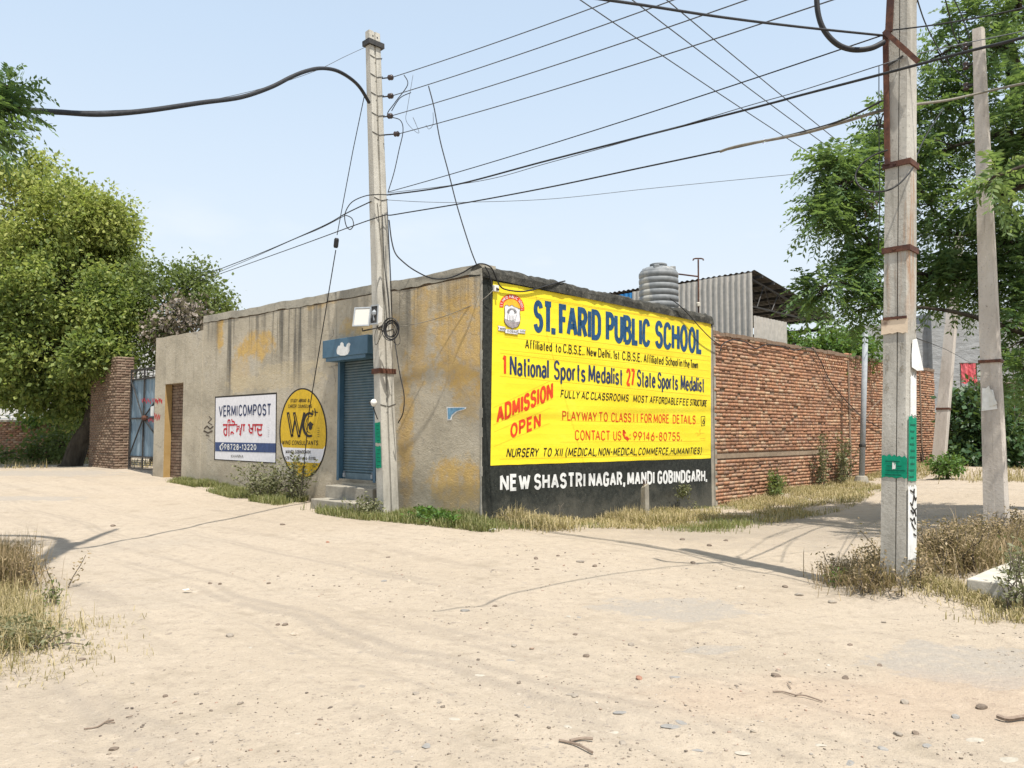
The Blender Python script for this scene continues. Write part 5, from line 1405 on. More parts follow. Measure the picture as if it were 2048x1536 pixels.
wire('black cable lying over the end of the painted wall beside the bricks', [onR(1340, 597, .05), onR(1360, 612, .10), onR(1380, 632, .10), onR(1400, 655, .12), onR(1424, 679, .10), onR(1440, 690, .08)], .011, 'cable')
wire('old cable lying along the upper edge of the brick wall', [onR(1440, 702, .05), onR(1446, 688, .06), onR(1465, 680, .06), onR(1490, 684, .06), onR(1512, 697, .06), onR(1530, 690, .06), onR(1560, 692, .06), onR(1590, 700, .06), onR(1622, 696, .07), onR(1640, 720, .07), onR(1662, 765, .07), onR(1700, 810, .06), onR(1735, 842, .06), onR(1790, 870, .05)], .013, 'cable', name='wall_cable', cat='cable')
wire('second thinner cable hanging loose on the brick wall', [onR(1625, 690, .08), onR(1640, 730, .08), onR(1668, 780, .08), onR(1690, 806, .08), onR(1728, 835, .06), onR(1745, 815, .06), onR(1765, 795, .05)], .007, 'greycable', name='wall_cable', cat='cable')
jp = [(808, 150, 13.4), (815, 170, 13.4), (790, 205, 13.42), (775, 230, 13.45), (800, 240, 13.4), (806, 262, 13.4), (798, 300, 13.42), (788, 345, 13.45), (776, 384, 13.48)]
wire('jumper wire linking the insulators down the corner pole', jp, .008)
wire('short jumper between the second and third insulators', [(822, 185, 13.3), (800, 196, 13.35), (783, 222, 13.42)], .008)
wire('fine tangled wire hanging from the third line wire', [(826, 150, 13.3), (815, 215, 13.3), (812, 240, 13.3), (825, 258, 13.2), (838, 265, 13.2), (826, 235, 13.2), (832, 248, 13.2)], .004, 'wire')
wire('fine curl of wire hanging under the third line wire', [(866, 225, 12.9), (866, 248, 12.9), (858, 258, 12.9), (852, 250, 12.9)], .004, 'wire')
wire('long black service cable clipped down the lit side of the corner pole', [PA.P(zA(395), 1, -.5, .01), PA.P(zA(450), 1, -.6, .015), PA.P(zA(560), 1, -.7, .02), PA.P(zA(640), 1, -.7, .02), at(795, 720, 13.4), at(800, 750, 13.35), at(808, 790, 13.3), at(806, 825, 13.35), at(796, 846, 13.45)], .010, 'cable')
wire('bundle of grey wires running down the face of the corner pole', [PA.P(zA(410), -.6, -1, .01), PA.P(zA(480), -.3, -1, .012), PA.P(zA(560), -.1, -1, .012), PA.P(zA(640), .2, -1, .02)], .008, 'greycable')
wire('dark wire running down the channel of the corner pole', [PA.P(zA(430), .1, -1, .01), PA.P(zA(520), .1, -1, .012), PA.P(zA(600), .5, -1, .012), PA.P(zA(650), .5, -1, .02)], .006, 'cable')
wire('thin wire crossing in front of the grey cement building', [(1832, 676, 7.3), (1870, 690, 14), (1900, 703, 20), (1945, 728, 29)], .006)
span('overhead bundle of cables passing above the camera out of the picture', Vector((-9.6, 12.0, 8.5)), Vector((4.0, -6.5, 8.6)), .1, r=.028)
# ------------------------------------------------------------------ water tank and vent pipe on the roof
tkc = at(1317.5, 600, 17.5); tkc.z = 3.84
tk = thing('water_tank', 'ribbed grey plastic water tank standing on the roof behind the yellow sign', 'water tank', tuple(tkc))
zt0 = 4.02; zt1 = 1.45 + (864 - 543) / 1600 * 17.5; ztop = 1.45 + (864 - 527) / 1600 * 17.5
prof = [(.405, 0)]; nr = 7; hb = (zt1 - zt0)
for k in range(nr):
    z = hb * k / nr
    prof += [(.428, z + hb / nr * .12), (.434, z + hb / nr * .5), (.428, z + hb / nr * .86), (.406, z + hb / nr * .95), (.406, z + hb / nr * 1.0)]
prof += [(.40, hb + .02), (.36, hb + .06), (.30, hb + .10), (.17, hb + .125)]
MB().lathe((tkc.x, tkc.y, zt0), prof, 40).build('body', M['tank'], tk, smooth=True)
MB().lathe((tkc.x, tkc.y, zt1 + .10), [(.165, 0), (.17, .05), (.19, .052), (.19, .085), (.16, .10)], 24).build('lid', M['tank'], tk)
for a in (2.6, -.35, 1.2, -1.9):
    MB().box((tkc.x + .31 * math.cos(a), tkc.y + .31 * math.sin(a), zt1 + .075), (.06, 0, 0), (0, .06, 0), (0, 0, .045)).build('lifting_lug', M['tank'], tk, bevel=.012)
MB().box((tkc.x, tkc.y, 3.93), DL * .5, DR * .5, Vector((0, 0, .088))).build('plinth', M['concrete'], tk)
vp = at(1397, 620, 17.75); vp.z = 3.84
vt = thing('vent_pipe', 'rusty tee topped vent pipe beside the roof water tank', 'pipe', tuple(vp))
y_ = 17.75; tp_ = at(1396.5, 519, y_)
MB().tube([vp, tp_], .018, 8).build('riser', M['rust'], vt)
mb = MB(); mb.tube([at(1386, 521, y_), at(1387, 518, y_), at(1391, 517, y_), at(1402, 517, y_), at(1406, 518, y_), at(1407, 521, y_)], .016, 8); mb.build('tee', M['rust'], vt)
mb = MB(); mb.tube([at(1356, 548, 17.5), at(1396, 553, y_)], .018, 8); mb.build('side_pipe', M['rust'], vt)
MB().lathe(at(1396.5, 609, 17.7), [(.05, -.04), (.05, .03), (.03, .05)], 10).build('collar', M['palecon'], vt)

# ------------------------------------------------------------------ corrugated shed behind
sh0 = at(1506, 660, 21.0); shz1 = at(1506, 545, 21.0).z
shed = thing('corrugated_shed', 'shed of grey corrugated sheets with an open sided lean-to roof behind the brick wall', 'shed', (sh0.x, sh0.y, .3))
S0 = Vector((sh0.x, sh0.y, 0))
def corr(mb, A, d, L, n, z0, z1f, pitch, amp):
    m = int(L / pitch * 4); pts = []
    for i in range(m + 1):
        u = L * i / m; w = (i % 4); o = (0, amp, amp, 0)[w]
        pts.append((A + d * u + n * o, z1f(u)))
    for (p, za), (q, zb) in zip(pts[:-1], pts[1:]):
        mb.quad(p + Vector((0, 0, z0)), q + Vector((0, 0, z0)), q + Vector((0, 0, zb)), p + Vector((0, 0, za)))
tops = lambda u: shz1 - .010 * u
uBl = 3.9
mb = MB(); corr(mb, S0, DL, uBl, NL, 2.6, lambda u: tops(u) + (.02 if int(u / .8) % 2 else 0), .17, .035); mb.build('sheet_wall', M['sheet'], shed)
mb = MB(); corr(mb, S0 + DL * uBl, DL, 3.2, NL, 2.6, lambda u: tops(uBl + u) - .02, .17, .035); mb.build('blue_sheet_wall', M['bluesheet'], shed, label='blue corrugated sheets at the left end of the shed')
zLow = at(1553, 633, 22.3).z
mb = MB(); corr(mb, S0 + DR * .05 , DR, 1.9, NR, 2.4, lambda u: 1.45 + (864 - 634) / 1600 * 21.4 - .0 * u, .17, .035); mb.build('low_sheet_panel', M['sheet'], shed)
# lean-to roof falling away along the lane direction
rE = at(1664, 638, 24.6); rl = (rE - Vector((S0.x, S0.y, shz1)))
slope = Vector((rl.x, rl.y, rl.z)); L = slope.length; sd_ = slope.normalized()
mb = MB(); m = int(7.0 / .17 * 4); prev = None
for i in range(m + 1):
    o = (0, .03, .03, 0)[i % 4]; p = Vector((S0.x, S0.y, shz1 + .03 + o)) + DL * (7.0 * i / m - .12); q = p + slope * 1.02
    if prev: mb.quad(prev[0], prev[1], q, p)
    prev = (p, q)
mb.build('roof', M['roofsheet'], shed)
mb = MB()
for k in range(8):
    t = .06 + k * .13; p = Vector((S0.x, S0.y, shz1 - .04)) + slope * t - DL * .05
    mb.box(p + DL * 3.4, DL * 3.5, DR * .03, Vector((0, 0, .04)))
mb.build('purlin', M['darksteel'], shed)
for w in (.1, 3.2):
    mb = MB(); b0 = Vector((S0.x, S0.y, shz1 - .12)) + DL * w; b1 = b0 + slope * 1.0
    c0 = b0 - Vector((0, 0, .75)); c1 = b1 - Vector((0, 0, .05))
    mb.tube([b0, b1], .035, 4); mb.tube([c0, c1], .03, 4)
    for k in range(6):
        p = b0.lerp(b1, k / 6); q = c0.lerp(c1, (k + .5) / 6); r_ = b0.lerp(b1, (k + 1) / 6); mb.tube([p, q, r_], .018, 4)
    mb.build('truss', M['darksteel'], shed)
    pc = b1 - slope * .10; mb = MB(); mb.tube([Vector((pc.x, pc.y, .2)), pc], .05, 6); mb.build('column', M['darksteel'], shed)
mb = MB(); e = Vector((S0.x, S0.y, shz1)) + slope; mb.box(e + DL * 3.4 - Vector((0, 0, .30)), DL * 3.5, DR * .02, Vector((0, 0, .05))); mb.build('eaves_beam', M['darksteel'], shed)
MB().box(S0 + DR * 4.8 + DL * 3.4 + Vector((0, 0, 2.0)), DL * 3.5, DR * .05, Vector((0, 0, 1.65))).build('rear_wall', M['darkbrown'], shed)

# ------------------------------------------------------------------ buildings far behind
def plain_building(name, label, cat, px0, px1, ytop, Y, depth, mat, turn=0.0):
    a, b = at(px0, ytop, Y), at(px1, ytop, Y + turn)
    z1 = a.z; d = Vector((b.x - a.x, b.y - a.y, 0)); n = Vector((-d.y, d.x, 0)).normalized()
    t = thing(name, label, cat, ((a.x + b.x) / 2, (a.y + b.y) / 2, .3))
    A, B = Vector((a.x, a.y, 0)), Vector((b.x, b.y, 0)); up = Vector((0, 0, 1))
    MB().hexa([A - up * .5, B - up * .5, B + n * depth - up * .5, A + n * depth - up * .5, A + up * z1, B + up * z1, B + n * depth + up * z1, A + n * depth + up * z1]).build('wall', mat, t)
    return t, A, B, n, z1
gb, A, B, n, z1 = plain_building('grey_cement_building', 'large raw grey cement building behind the tilted pole and the dark shrub', 'building', 1862, 2330, 624, 36, 10, M['greywall'])
A2, B2 = at(1730, 652, 36.5), at(1868, 647, 36.4)
up = Vector((0, 0, 1)); A2.z = B2.z = 0; zz = at(1800, 649, 36.5).z
MB().hexa([A2 - up * .5, B2 - up * .5, B2 + n * 9 - up * .5, A2 + n * 9 - up * .5, A2 + up * zz, B2 + up * zz, B2 + n * 9 + up * zz, A2 + n * 9 + up * zz]).build('lower_wing', M['greywall'], gb)
MB().box(at(2035, 800, 35.9), (1.6, 0, 0), (0, .05, 0), (0, 0, .75)).build('brown_doorway', M['darkbrown'], gb)  # brown panel standing for the low gate opening
MB().box(at(2035, 764, 35.7), (1.9, 0, 0), (0, .4, 0), (0, 0, .06)).build('door_canopy', M['concrete'], gb)
MB().box(at(2046, 830, 35.5), (.05, 0, 0), (0, .05, 0), (0, 0, 2.2)).build('door_post', M['palecon'], gb)
rc = at(1938, 746, 30)
rd = thing('red_banner', 'square faded red cloth hung in front of the grey building', 'banner', tuple(rc))
mb = MB(); nx = 8
for i in range(nx):
    for k in range(4):
        f = lambda i, k: rc + Vector((-.30 + .60 * i / nx, .06 * math.sin(i * 1.7 + k * .6), .36 - .72 * k / 4 - (.06 * math.sin(i * .9) if k == 4 else 0)))
        mb.quad(f(i, k), f(i + 1, k), f(i + 1, k + 1), f(i, k + 1))
mb.build('cloth', M['redcloth'], rd)
MB().tube([rc + Vector((-.34, .03, .37)), rc + Vector((.34, .03, .37))], .02, 6).build('top_rail', M['darkbrown'], rd)
pz = rc.copy(); mb = MB(); mb.tube([Vector((rc.x - .3, rc.y + .03, .3)), rc + Vector((-.3, .03, .37))], .02, 6); mb.tube([Vector((rc.x + .3, rc.y + .03, .3)), rc + Vector((.3, .03, .37))], .02, 6); mb.build('support', M['darkbrown'], rd)
fc = at(2022, 716, 24)
fl = thing('orange_flag', 'small orange flag on a thin stick among feathery leaves beside the slimmer pole', 'flag', (fc.x, fc.y, .4))
MB().tube([Vector((fc.x + .05, fc.y, .4)), fc + Vector((.05, 0, .14))], .012, 6).build('stick', M['stick'], fl)
mb = MB(); mb.quad(fc + Vector((.05, 0, .12)), fc + Vector((.05, 0, -.06)), fc + Vector((-.03, .02, -.08)), fc + Vector((-.10, .0, -.10)), fc + Vector((-.03, -.02, .02))); mb.build('cloth', M['orange'], fl)
wb, A, B, n, z1 = plain_building('pale_building', 'long pale washed building behind the big broadleaf tree', 'building', -520, 240, 640, 46, 10, M['whitewall'])
A3, B3 = at(-700, 842, 33.5), at(178, 843, 31.5)
lw = thing('low_brick_wall', 'low red brick wall in the distance behind the leaning trunk', 'wall', ((A3.x + B3.x) / 2, 32.5, .3))
A3.z = B3.z = 0; d3 = (B3 - A3); L3 = d3.length; d3.normalize(); n3 = Vector((d3.y, -d3.x, 0)); z3 = at(60, 843, 32).z
bv2, bq2 = [], []
for k in range(int((z3 + .2) / .085)):
    u = -(.13 if k % 2 else 0)
    while u < L3:
        c = A3 + d3 * (u + .12) + n3 * random.gauss(0, .006) + Vector((0, 0, -.1 + k * .085 + .04)); i = len(bv2)
        if u > L3 - 17:
            for sz in (-1, 1):
                for sa, sb in ((-1, -1), (1, -1), (1, 1), (-1, 1)): bv2.append(c + d3 * (.115 * sa) + n3 * (.1 * sb) + Vector((0, 0, .037 * sz)))
            for f in ((0, 1, 5, 4), (1, 2, 6, 5), (2, 3, 7, 6), (3, 0, 4, 7), (4, 5, 6, 7), (3, 2, 1, 0)): bq2.append([i + q for q in f])
        u += .24
np_mesh('brickwork', np.array([tuple(v) for v in bv2]), np.array(bq2), M['brick'], lw)
MB().box((A3 + B3) / 2 - n3 * .01 + Vector((0, 0, z3 / 2 - .1)), d3 * (L3 / 2), n3 * .095, Vector((0, 0, z3 / 2 + .04))).build('mortar_core', M['mortar'], lw)
MB().box((A3 + B3) / 2 + Vector((0, 0, z3 + .02)), d3 * (L3 / 2), n3 * .14, Vector((0, 0, .04))).build('coping', M['coping'], lw)
rail = thing('wire_railing', 'thin metal railing on top of the distant low brick wall', 'railing', (at(20, 842, 32.6).x, 32.6, z3))
mb = MB()
for px in (-60, -20, 19, 55): mb.tube([at(px, 846, 32.4), at(px, 828, 32.4)], .03, 5)
mb.build('post', M['galv'], rail)
mb = MB(); mb.tube([at(-80, 831, 32.4), at(56, 830, 32.4)], .02, 5); mb.tube([at(-80, 838, 32.4), at(56, 837, 32.4)], .02, 5); mb.build('rail', M['galv'], rail)

# ------------------------------------------------------------------ gate and its brick pier
pb = at(222, 935, 24.2); pz0 = pb.z
pier = thing('brick_gate_pier', 'thick square brown brick gate pier under the big tree', 'gate pier', (pb.x, pb.y, pz0))
e = at(229, 935, 23.7); e.z = 0
uwL = .0
# face lengths found from where its corners stand in the photo
def hit(px, P, d):   # distance along d from P to the photo column px
    r_ = ray(px, 864); N_ = Vector((r_.y, -r_.x, 0)); return (O - P).dot(N_) / d.dot(N_)
l1, l2 = hit(179, e, DL), hit(265, e, -NL)
ztp = at(229, 716, 23.7).z
bv3, bq3 = [], []
def wallbricks(A, d, nrm, L, z0, z1, V, Q, ragged=0.0):
    k = 0
    while z0 + k * .078 < z1:
        u = -.0 if k % 2 == 0 else -.115
        while u < L - .01:
            a, b = max(u, 0), min(u + .225, L)
            if b - a > .03:
                c = A + d * ((a + b) / 2) - nrm * (.05 - random.gauss(0, .004)) + Vector((0, 0, z0 + k * .078 + .036)); i = len(V)
                for sz in (-1, 1):
                    for sa, sb in ((-1, -1), (1, -1), (1, 1), (-1, 1)): V.append(c + d * ((b - a) / 2 - .004) * sa + nrm * (.05 * sb) + Vector((0, 0, .034 * sz)))
                for f in ((0, 1, 5, 4), (1, 2, 6, 5), (2, 3, 7, 6), (3, 0, 4, 7), (4, 5, 6, 7), (3, 2, 1, 0)): Q.append([i + q for q in f])
            u += .235
        k += 1
wallbricks(e, DL, NL, l1, -.2, ztp, bv3, bq3); wallbricks(e, -NL, -DL, l2, -.2, ztp, bv3, bq3)
np_mesh('brickwork', np.array([tuple(v) for v in bv3]), np.array(bq3), M['pier_brick'], pier)
MB().box(e + DL * (l1 / 2 ) - NL * (l2 / 2) + Vector((0, 0, ztp / 2 - .15)), DL * (l1 / 2 - .012), NL * (l2 / 2 - .012), Vector((0, 0, ztp / 2 + .1))).build('core', M['band'], pier)
gt0 = at(318, 940, 24.2); gt0 = PL(uL(330), 0, -.35) ; gdir = DL
gate = thing('metal_gate', 'tall blue sheet metal gate with crossed braces between pier and building', 'gate', tuple(gt0))
ga, gb_ = hit(262, gt0, DL), hit(330, gt0, DL)
def Gp(px, py, off=0.0): 
    q = on(NL, px, py, off, gt0); return q
u1, u2 = ga, gb_
zg0, zg1, zg2, zg3 = Gp(290, 938).z, Gp(290, 914).z, Gp(290, 757).z, Gp(290, 738).z
mb = MB(); corr(mb, gt0 + DL * u2, DL, u1 - u2, NL, zg1, lambda u: zg2, .30, .012); mb.build('sheet_leaf', M['gate'], gate)
mb = MB()
for z in (zg0, zg1, zg2, zg3, (zg1 + zg2) / 2 - .02): mb.box(gt0 + DL * ((u1 + u2) / 2) + NL * .04 + Vector((0, 0, z)), DL * ((u1 - u2) / 2), NL * .018, Vector((0, 0, .022)))
for u in (u1 - .03, u2 + .03, u1 - (u1 - u2) * .42): mb.box(gt0 + DL * u + NL * .042 + Vector((0, 0, (zg0 + zg3) / 2)), DL * .022, NL * .018, Vector((0, 0, (zg3 - zg0) / 2)))
mb.build('frame', M['darksteel'], gate)
zc = (zg1 + zg2) / 2 - .02; uc = u1 - (u1 - u2) * .42
for ua_, za_, ub_, zb_ in ((u1 - .05, zg2, uc, zc), (uc, zc, u2 + .05, zg1 + .4), (u1 - .05, zg1, uc, zc), (uc, zc, u2 + .05, zg2 - .4)):
    MB().tube([gt0 + DL * ua_ + NL * .055 + Vector((0, 0, za_)), gt0 + DL * ub_ + NL * .055 + Vector((0, 0, zb_))], .022, 4).build('brace', M['darksteel'], gate)
mb = MB()
for z in np.linspace(zg0 + .04, zg1 - .04, 5): mb.tube([gt0 + DL * u2 + NL * .04 + Vector((0, 0, z)), gt0 + DL * u1 + NL * .04 + Vector((0, 0, z))], .012, 4)
for z in np.linspace(zg2 + .06, zg3 - .04, 3): mb.tube([gt0 + DL * u2 + NL * .04 + Vector((0, 0, z)), gt0 + DL * u1 + NL * .04 + Vector((0, 0, z))], .012, 4)
for u in np.linspace(u2, u1, 7): mb.tube([gt0 + DL * u + NL * .04 + Vector((0, 0, zg2)), gt0 + DL * u + NL * .04 + Vector((0, 0, zg3))], .012, 4)
mb.build('grille', M['darksteel'], gate)
MB().lathe(Gp(290, 836, .06), [(.0, -.08), (.09, -.05), (.1, 0), (.09, .05), (.0, .08)], 10).build('boss', M['rust'], gate)
lpp = lambda pts, off: MB().quad(*[Gp(x, y, off) for x, y in pts])
lpp([(301, 813), (308, 812), (308, 832), (301, 832)], .07).build('white_notice', M['paper'], gate)
mb = MB()
for x, y in ((283, 798), (287, 796), (291, 800), (295, 797), (299, 801), (304, 797)): strip(mb, [(x, y), (x + 2, y + 7), (x + 3, y)], .9, Gp, .065)
for x, y in ((296, 838), (300, 836), (304, 839)): strip(mb, [(x, y), (x + 2, y + 6), (x + 3, y)], .9, Gp, .065)
mb.build('red_scrawl', M['crimson'], gate)
mb = MB()                                                # faded red scrawl on the end of the plaster wall
for x, y in ((309.5, 797), (313, 799), (317, 796), (321, 798)): strip(mb, [(x, y), (x + 2.5, y + 9), (x + 3, y + 1), (x + .5, y + 5)], 1.1, onL, .010)
for x, y in ((309, 826), (313, 829), (317, 828)): strip(mb, [(x, y), (x + 1, y + 12), (x + 3, y + 2)], 1.1, onL, .010)
mb.build('red_scrawl', M['crimson'], wing)

# ------------------------------------------------------------------ low concrete drain wall at the right edge
d0, d1 = atz(1932, 1160, .19), atz(2190, 1046, .22)
dv = (d1 - d0); dv.z = 0; dl = dv.length; dv.normalize(); dn = Vector((dv.y, -dv.x, 0))
cw = thing('drain_wall', 'low pale concrete drain wall beside the dry brown weeds', 'low wall', tuple(d0))
mb = MB(); segs = 7
for k in range(segs):
    a, b = d0 + dv * (dl * k / segs + .008), d0 + dv * (dl * (k + 1) / segs - .008)
    j = Vector((0, 0, random.uniform(-.012, .012)))
    mb.hexa([a - Vector((0, 0, .5)), b - Vector((0, 0, .5)), b + dn * .36 - Vector((0, 0, .5)), a + dn * .36 - Vector((0, 0, .5)), a + j, b + j, b + dn * .36 + j * .5, a + dn * .36 + j * .5])
mb.build('coping', M['palecon'], cw, bevel=.012)
# ------------------------------------------------------------------ foliage
def unit(a): return a / np.maximum(np.linalg.norm(a, axis=-1, keepdims=True), 1e-9)
def leaf_quads(P, D, Nn, L, Wd):
    """a rhombic leaf at each P pointing along D with blade normal Nn"""
    Sd = unit(np.cross(D, Nn)); L = np.asarray(L)[:, None]; Wd = np.asarray(Wd)[:, None]
    v = np.stack([P, P + D * L * .45 + Sd * Wd, P + D * L, P + D * L * .45 - Sd * Wd], 1).reshape(-1, 3)
    q = np.arange(len(P) * 4).reshape(-1, 4); return v, q
def rdir(n): return unit(rng.normal(size=(n, 3)))
def crown(lobes, per, leaf, sig, seed, holes=.42, shell=.6, droop=.35):
    """lobes: (centre, (rx, ry, rz), clusters, tint) -> leaf positions, directions, tint, cluster centres"""
    P, D, T, Cn = [], [], [], []
    for c, r, n, ti in lobes:
        c = np.array(c); r = np.array(r); d = rdir(n * 2)
        bump = .72 + .55 * fbm(d * 2.2 + 31.7 + c, 3, seed)
        rad = (shell + (1 - shell) * rng.random(n * 2)) * bump
        q = c + d * r * rad[:, None]
        q = q[fbm(q * .9 + 57.3, 3, seed + 5) > holes][:n]
        Cn.append(q)
        k = len(q)
        off = rng.normal(size=(k, per, 3)) * sig * (.6 + .8 * rng.random((k, 1, 1)))
        p = (q[:, None, :] + off).reshape(-1, 3)
        out = unit((p - c) / r)
        dd = unit(out * .7 + rng.normal(size=p.shape) * .8 + np.array([0, 0, -droop]))
        P.append(p); D.append(dd); T.append(np.repeat(ti + rng.normal(size=k) * .13, per))
    P = np.concatenate(P); D = np.concatenate(D); T = np.clip(np.concatenate(T), 0, 1)
    Nn = unit(rng.normal(size=P.shape) * .8 + np.array([0, 0, 1.0])); L = leaf * (.5 + 1.05 * rng.random(len(P)) ** 1.4)
    v, q = leaf_quads(P, D, Nn, L, L * (.26 + .1 * rng.random(len(P))))
    return v, q, np.repeat(T, 4), np.concatenate(Cn)
def limb(mb, a, b, r0, r1, wig=.12, n=8):
    a, b = Vector(a), Vector(b); L = (b - a).length; pts = []
    ph = [random.uniform(0, 6) for _ in range(4)]
    for k in range(n + 1):
        t = k / n; w = wig * L * math.sin(math.pi * t)
        pts.append(a.lerp(b, t) + Vector((math.sin(t * 4 + ph[0]) * w * .5, math.sin(t * 4 + ph[1]) * w * .5, w * .5 + math.sin(t * 5 + ph[2]) * w * .2)))
    mb.tube(pts, [r0 + (r1 - r0) * k / n for k in range(n + 1)], 7); return pts
def tree(name, label, cat, base, trunk, lobes, per, leaf, sig, mat, seed, r0, holes=.42, twigs=120, twr=.012, limbs=True, group=None, **kw):
    t = thing(name, label, cat, tuple(base), group)
    v, q, ti, Cn = crown(lobes, per, leaf, sig, seed, holes, **kw)
    mb = MB(); tr = [Vector(p) for p in trunk]; m = len(tr)
    path = smooth_path(tr, 6); nn = len(path)
    mb.tube(path, [r0 * (1.25 if k == 0 else 1) * (1 - .55 * k / nn) for k in range(nn)], 12)
    ends = []
    if limbs:
        for c, r, n_, _ in lobes:
            s0 = path[int(nn * random.uniform(.45, .95))]; pts = limb(mb, s0, c, r0 * .36, r0 * .10); ends.append((Vector(c), pts))
    if len(Cn) and twigs and ends:
        for i in rng.choice(len(Cn), min(twigs, len(Cn)), replace=False):
            p = Vector(Cn[i]); e_ = min(ends, key=lambda x: (x[0] - p).length); s0 = min(e_[1], key=lambda x: (x - p).length); limb(mb, s0, p, twr * 2, twr * .5, .15, 4)
    mb.build('trunk', M['bark'], t, smooth=True)
    np_mesh('crown', v, q, M[mat], t, ti)
    return t
def lobe(px, py, Y, rx, ry, rz_depth, n, tint):
    c = at(px, py, Y); k = Y / 1600
    return (tuple(c), (rx * k, rz_depth, ry * k), n, tint)
YB = 27.0                                                # depth of the big crown
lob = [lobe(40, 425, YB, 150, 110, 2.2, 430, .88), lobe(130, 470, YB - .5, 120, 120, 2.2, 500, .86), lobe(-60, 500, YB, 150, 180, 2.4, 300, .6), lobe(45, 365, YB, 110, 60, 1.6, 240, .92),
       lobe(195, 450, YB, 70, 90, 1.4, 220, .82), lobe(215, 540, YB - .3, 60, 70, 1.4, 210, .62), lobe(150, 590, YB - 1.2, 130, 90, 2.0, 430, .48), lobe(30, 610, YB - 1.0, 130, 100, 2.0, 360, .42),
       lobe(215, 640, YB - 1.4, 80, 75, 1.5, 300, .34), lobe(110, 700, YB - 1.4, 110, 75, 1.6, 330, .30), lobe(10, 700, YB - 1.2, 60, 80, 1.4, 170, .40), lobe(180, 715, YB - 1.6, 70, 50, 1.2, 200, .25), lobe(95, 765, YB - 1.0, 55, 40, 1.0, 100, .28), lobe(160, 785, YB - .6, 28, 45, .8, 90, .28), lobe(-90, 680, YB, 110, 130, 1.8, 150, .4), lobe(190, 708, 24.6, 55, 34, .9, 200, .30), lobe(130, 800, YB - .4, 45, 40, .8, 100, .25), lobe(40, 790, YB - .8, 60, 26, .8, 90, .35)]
tb = at(142, 928, 26.2); tb.z = g1(tb.x, tb.y) - .1
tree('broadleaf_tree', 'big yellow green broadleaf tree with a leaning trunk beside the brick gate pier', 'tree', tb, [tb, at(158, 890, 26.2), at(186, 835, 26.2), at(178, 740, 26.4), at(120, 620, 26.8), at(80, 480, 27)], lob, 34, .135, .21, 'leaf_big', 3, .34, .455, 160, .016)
lob = [lobe(330, 610, 26.5, 55, 60, 1.3, 120, .45), lobe(400, 590, 26.5, 45, 45, 1.2, 80, .55), lobe(300, 560, 27, 45, 50, 1.2, 80, .45), lobe(370, 570, 26.5, 40, 40, 1, 55, .55), lobe(430, 610, 26, 40, 24, .9, 55, .6), lobe(290, 690, 26.3, 35, 60, 1.2, 90, .2), lobe(405, 550, 26.5, 10, 32, .3, 16, .7), lobe(366, 545, 26.6, 12, 20, .3, 10, .7), lobe(340, 660, 25.6, 40, 35, 1, 60, .3)]
b2 = at(310, 900, 27.5); b2.z = .3
tree('scrubby_tree', 'thin olive green scrubby tree rising behind the low end of the shop', 'tree', b2, [b2, at(315, 800, 27.2), at(322, 720, 26.8), at(340, 640, 26.6)], lob, 20, .125, .21, 'leaf_olive', 8, .16, .42, 90, .010)
lob = [lobe(370, 635, 25.2, 45, 40, 1.0, 110, .6), lobe(335, 660, 25.2, 40, 25, .8, 60, .5)]
b3 = at(372, 900, 25.6); b3.z = .3
tree('withered_bush', 'withered grey brown bush with dry leaves above the doorway wall', 'bush', b3, [b3, at(368, 760, 25.4), at(365, 680, 25.2)], lob, 12, .13, .17, 'leaf_dry', 12, .07, .36, 60, .010)
# shrubs
def shrub(name, label, px, py, Y, lobes, mat, leaf, per, seed, sig=.16, holes=.3, r0=.05, basez=None):
    b = at(px, py, Y); b.z = g1(b.x, b.y) if basez is None else basez
    return tree(name, label, 'shrub', b, [b, b.lerp(Vector(lobes[0][0]), .5), Vector(lobes[0][0])], lobes, per, leaf, sig, mat, seed, r0, holes, 40, .008)
shrub('dense_shrub', 'tall dark glossy shrub between the tilted pole and the second pole', 1955, 945, 24.6, [lobe(1955, 850, 24.8, 52, 82, 1.1, 300, .55), lobe(1990, 880, 24.4, 50, 66, 1.0, 240, .55), lobe(1945, 905, 24.4, 40, 38, .8, 150, .45), lobe(2040, 870, 24.6, 55, 80, 1.0, 180, .55)], 'leaf_dark', .17, 14, 21)
shrub('green_bush', 'bright green bush showing over the top of the brick wall', 1660, 850, 23.5, [lobe(1668, 696, 23.5, 60, 28, .9, 170, .6), lobe(1590, 690, 23.2, 50, 22, .8, 100, .75), lobe(1720, 705, 24, 35, 30, .8, 80, .4), lobe(1640, 740, 23.5, 60, 40, .9, 80, .4)], 'leaf_shrub', .13, 14, 25)
shrub('creeper_bush', 'bright green bush growing on top of the distant low brick wall', 110, 880, 31.5, [lobe(110, 835, 31.5, 75, 16, .8, 120, .7), lobe(160, 828, 31, 30, 18, .8, 60, .6)], 'leaf_shrub', .16, 12, 27)
shrub('shaded_bush', 'straggling bush against the low brick wall beside the leaning trunk', 100, 935, 29, [lobe(95, 895, 29, 45, 35, .8, 120, .3), lobe(130, 890, 28.5, 30, 40, .6, 80, .35), lobe(40, 918, 29, 60, 18, .6, 80, .45), lobe(-30, 915, 29, 60, 20, .6, 60, .4)], 'leaf_olive', .13, 12, 29)
shrub('small_shrub', 'small low green shrub at the foot of the tilted pole', 1895, 935, 21.2, [lobe(1893, 930, 21.0, 28, 16, .4, 80, .6)], 'leaf_shrub', .09, 12, 31, .09)
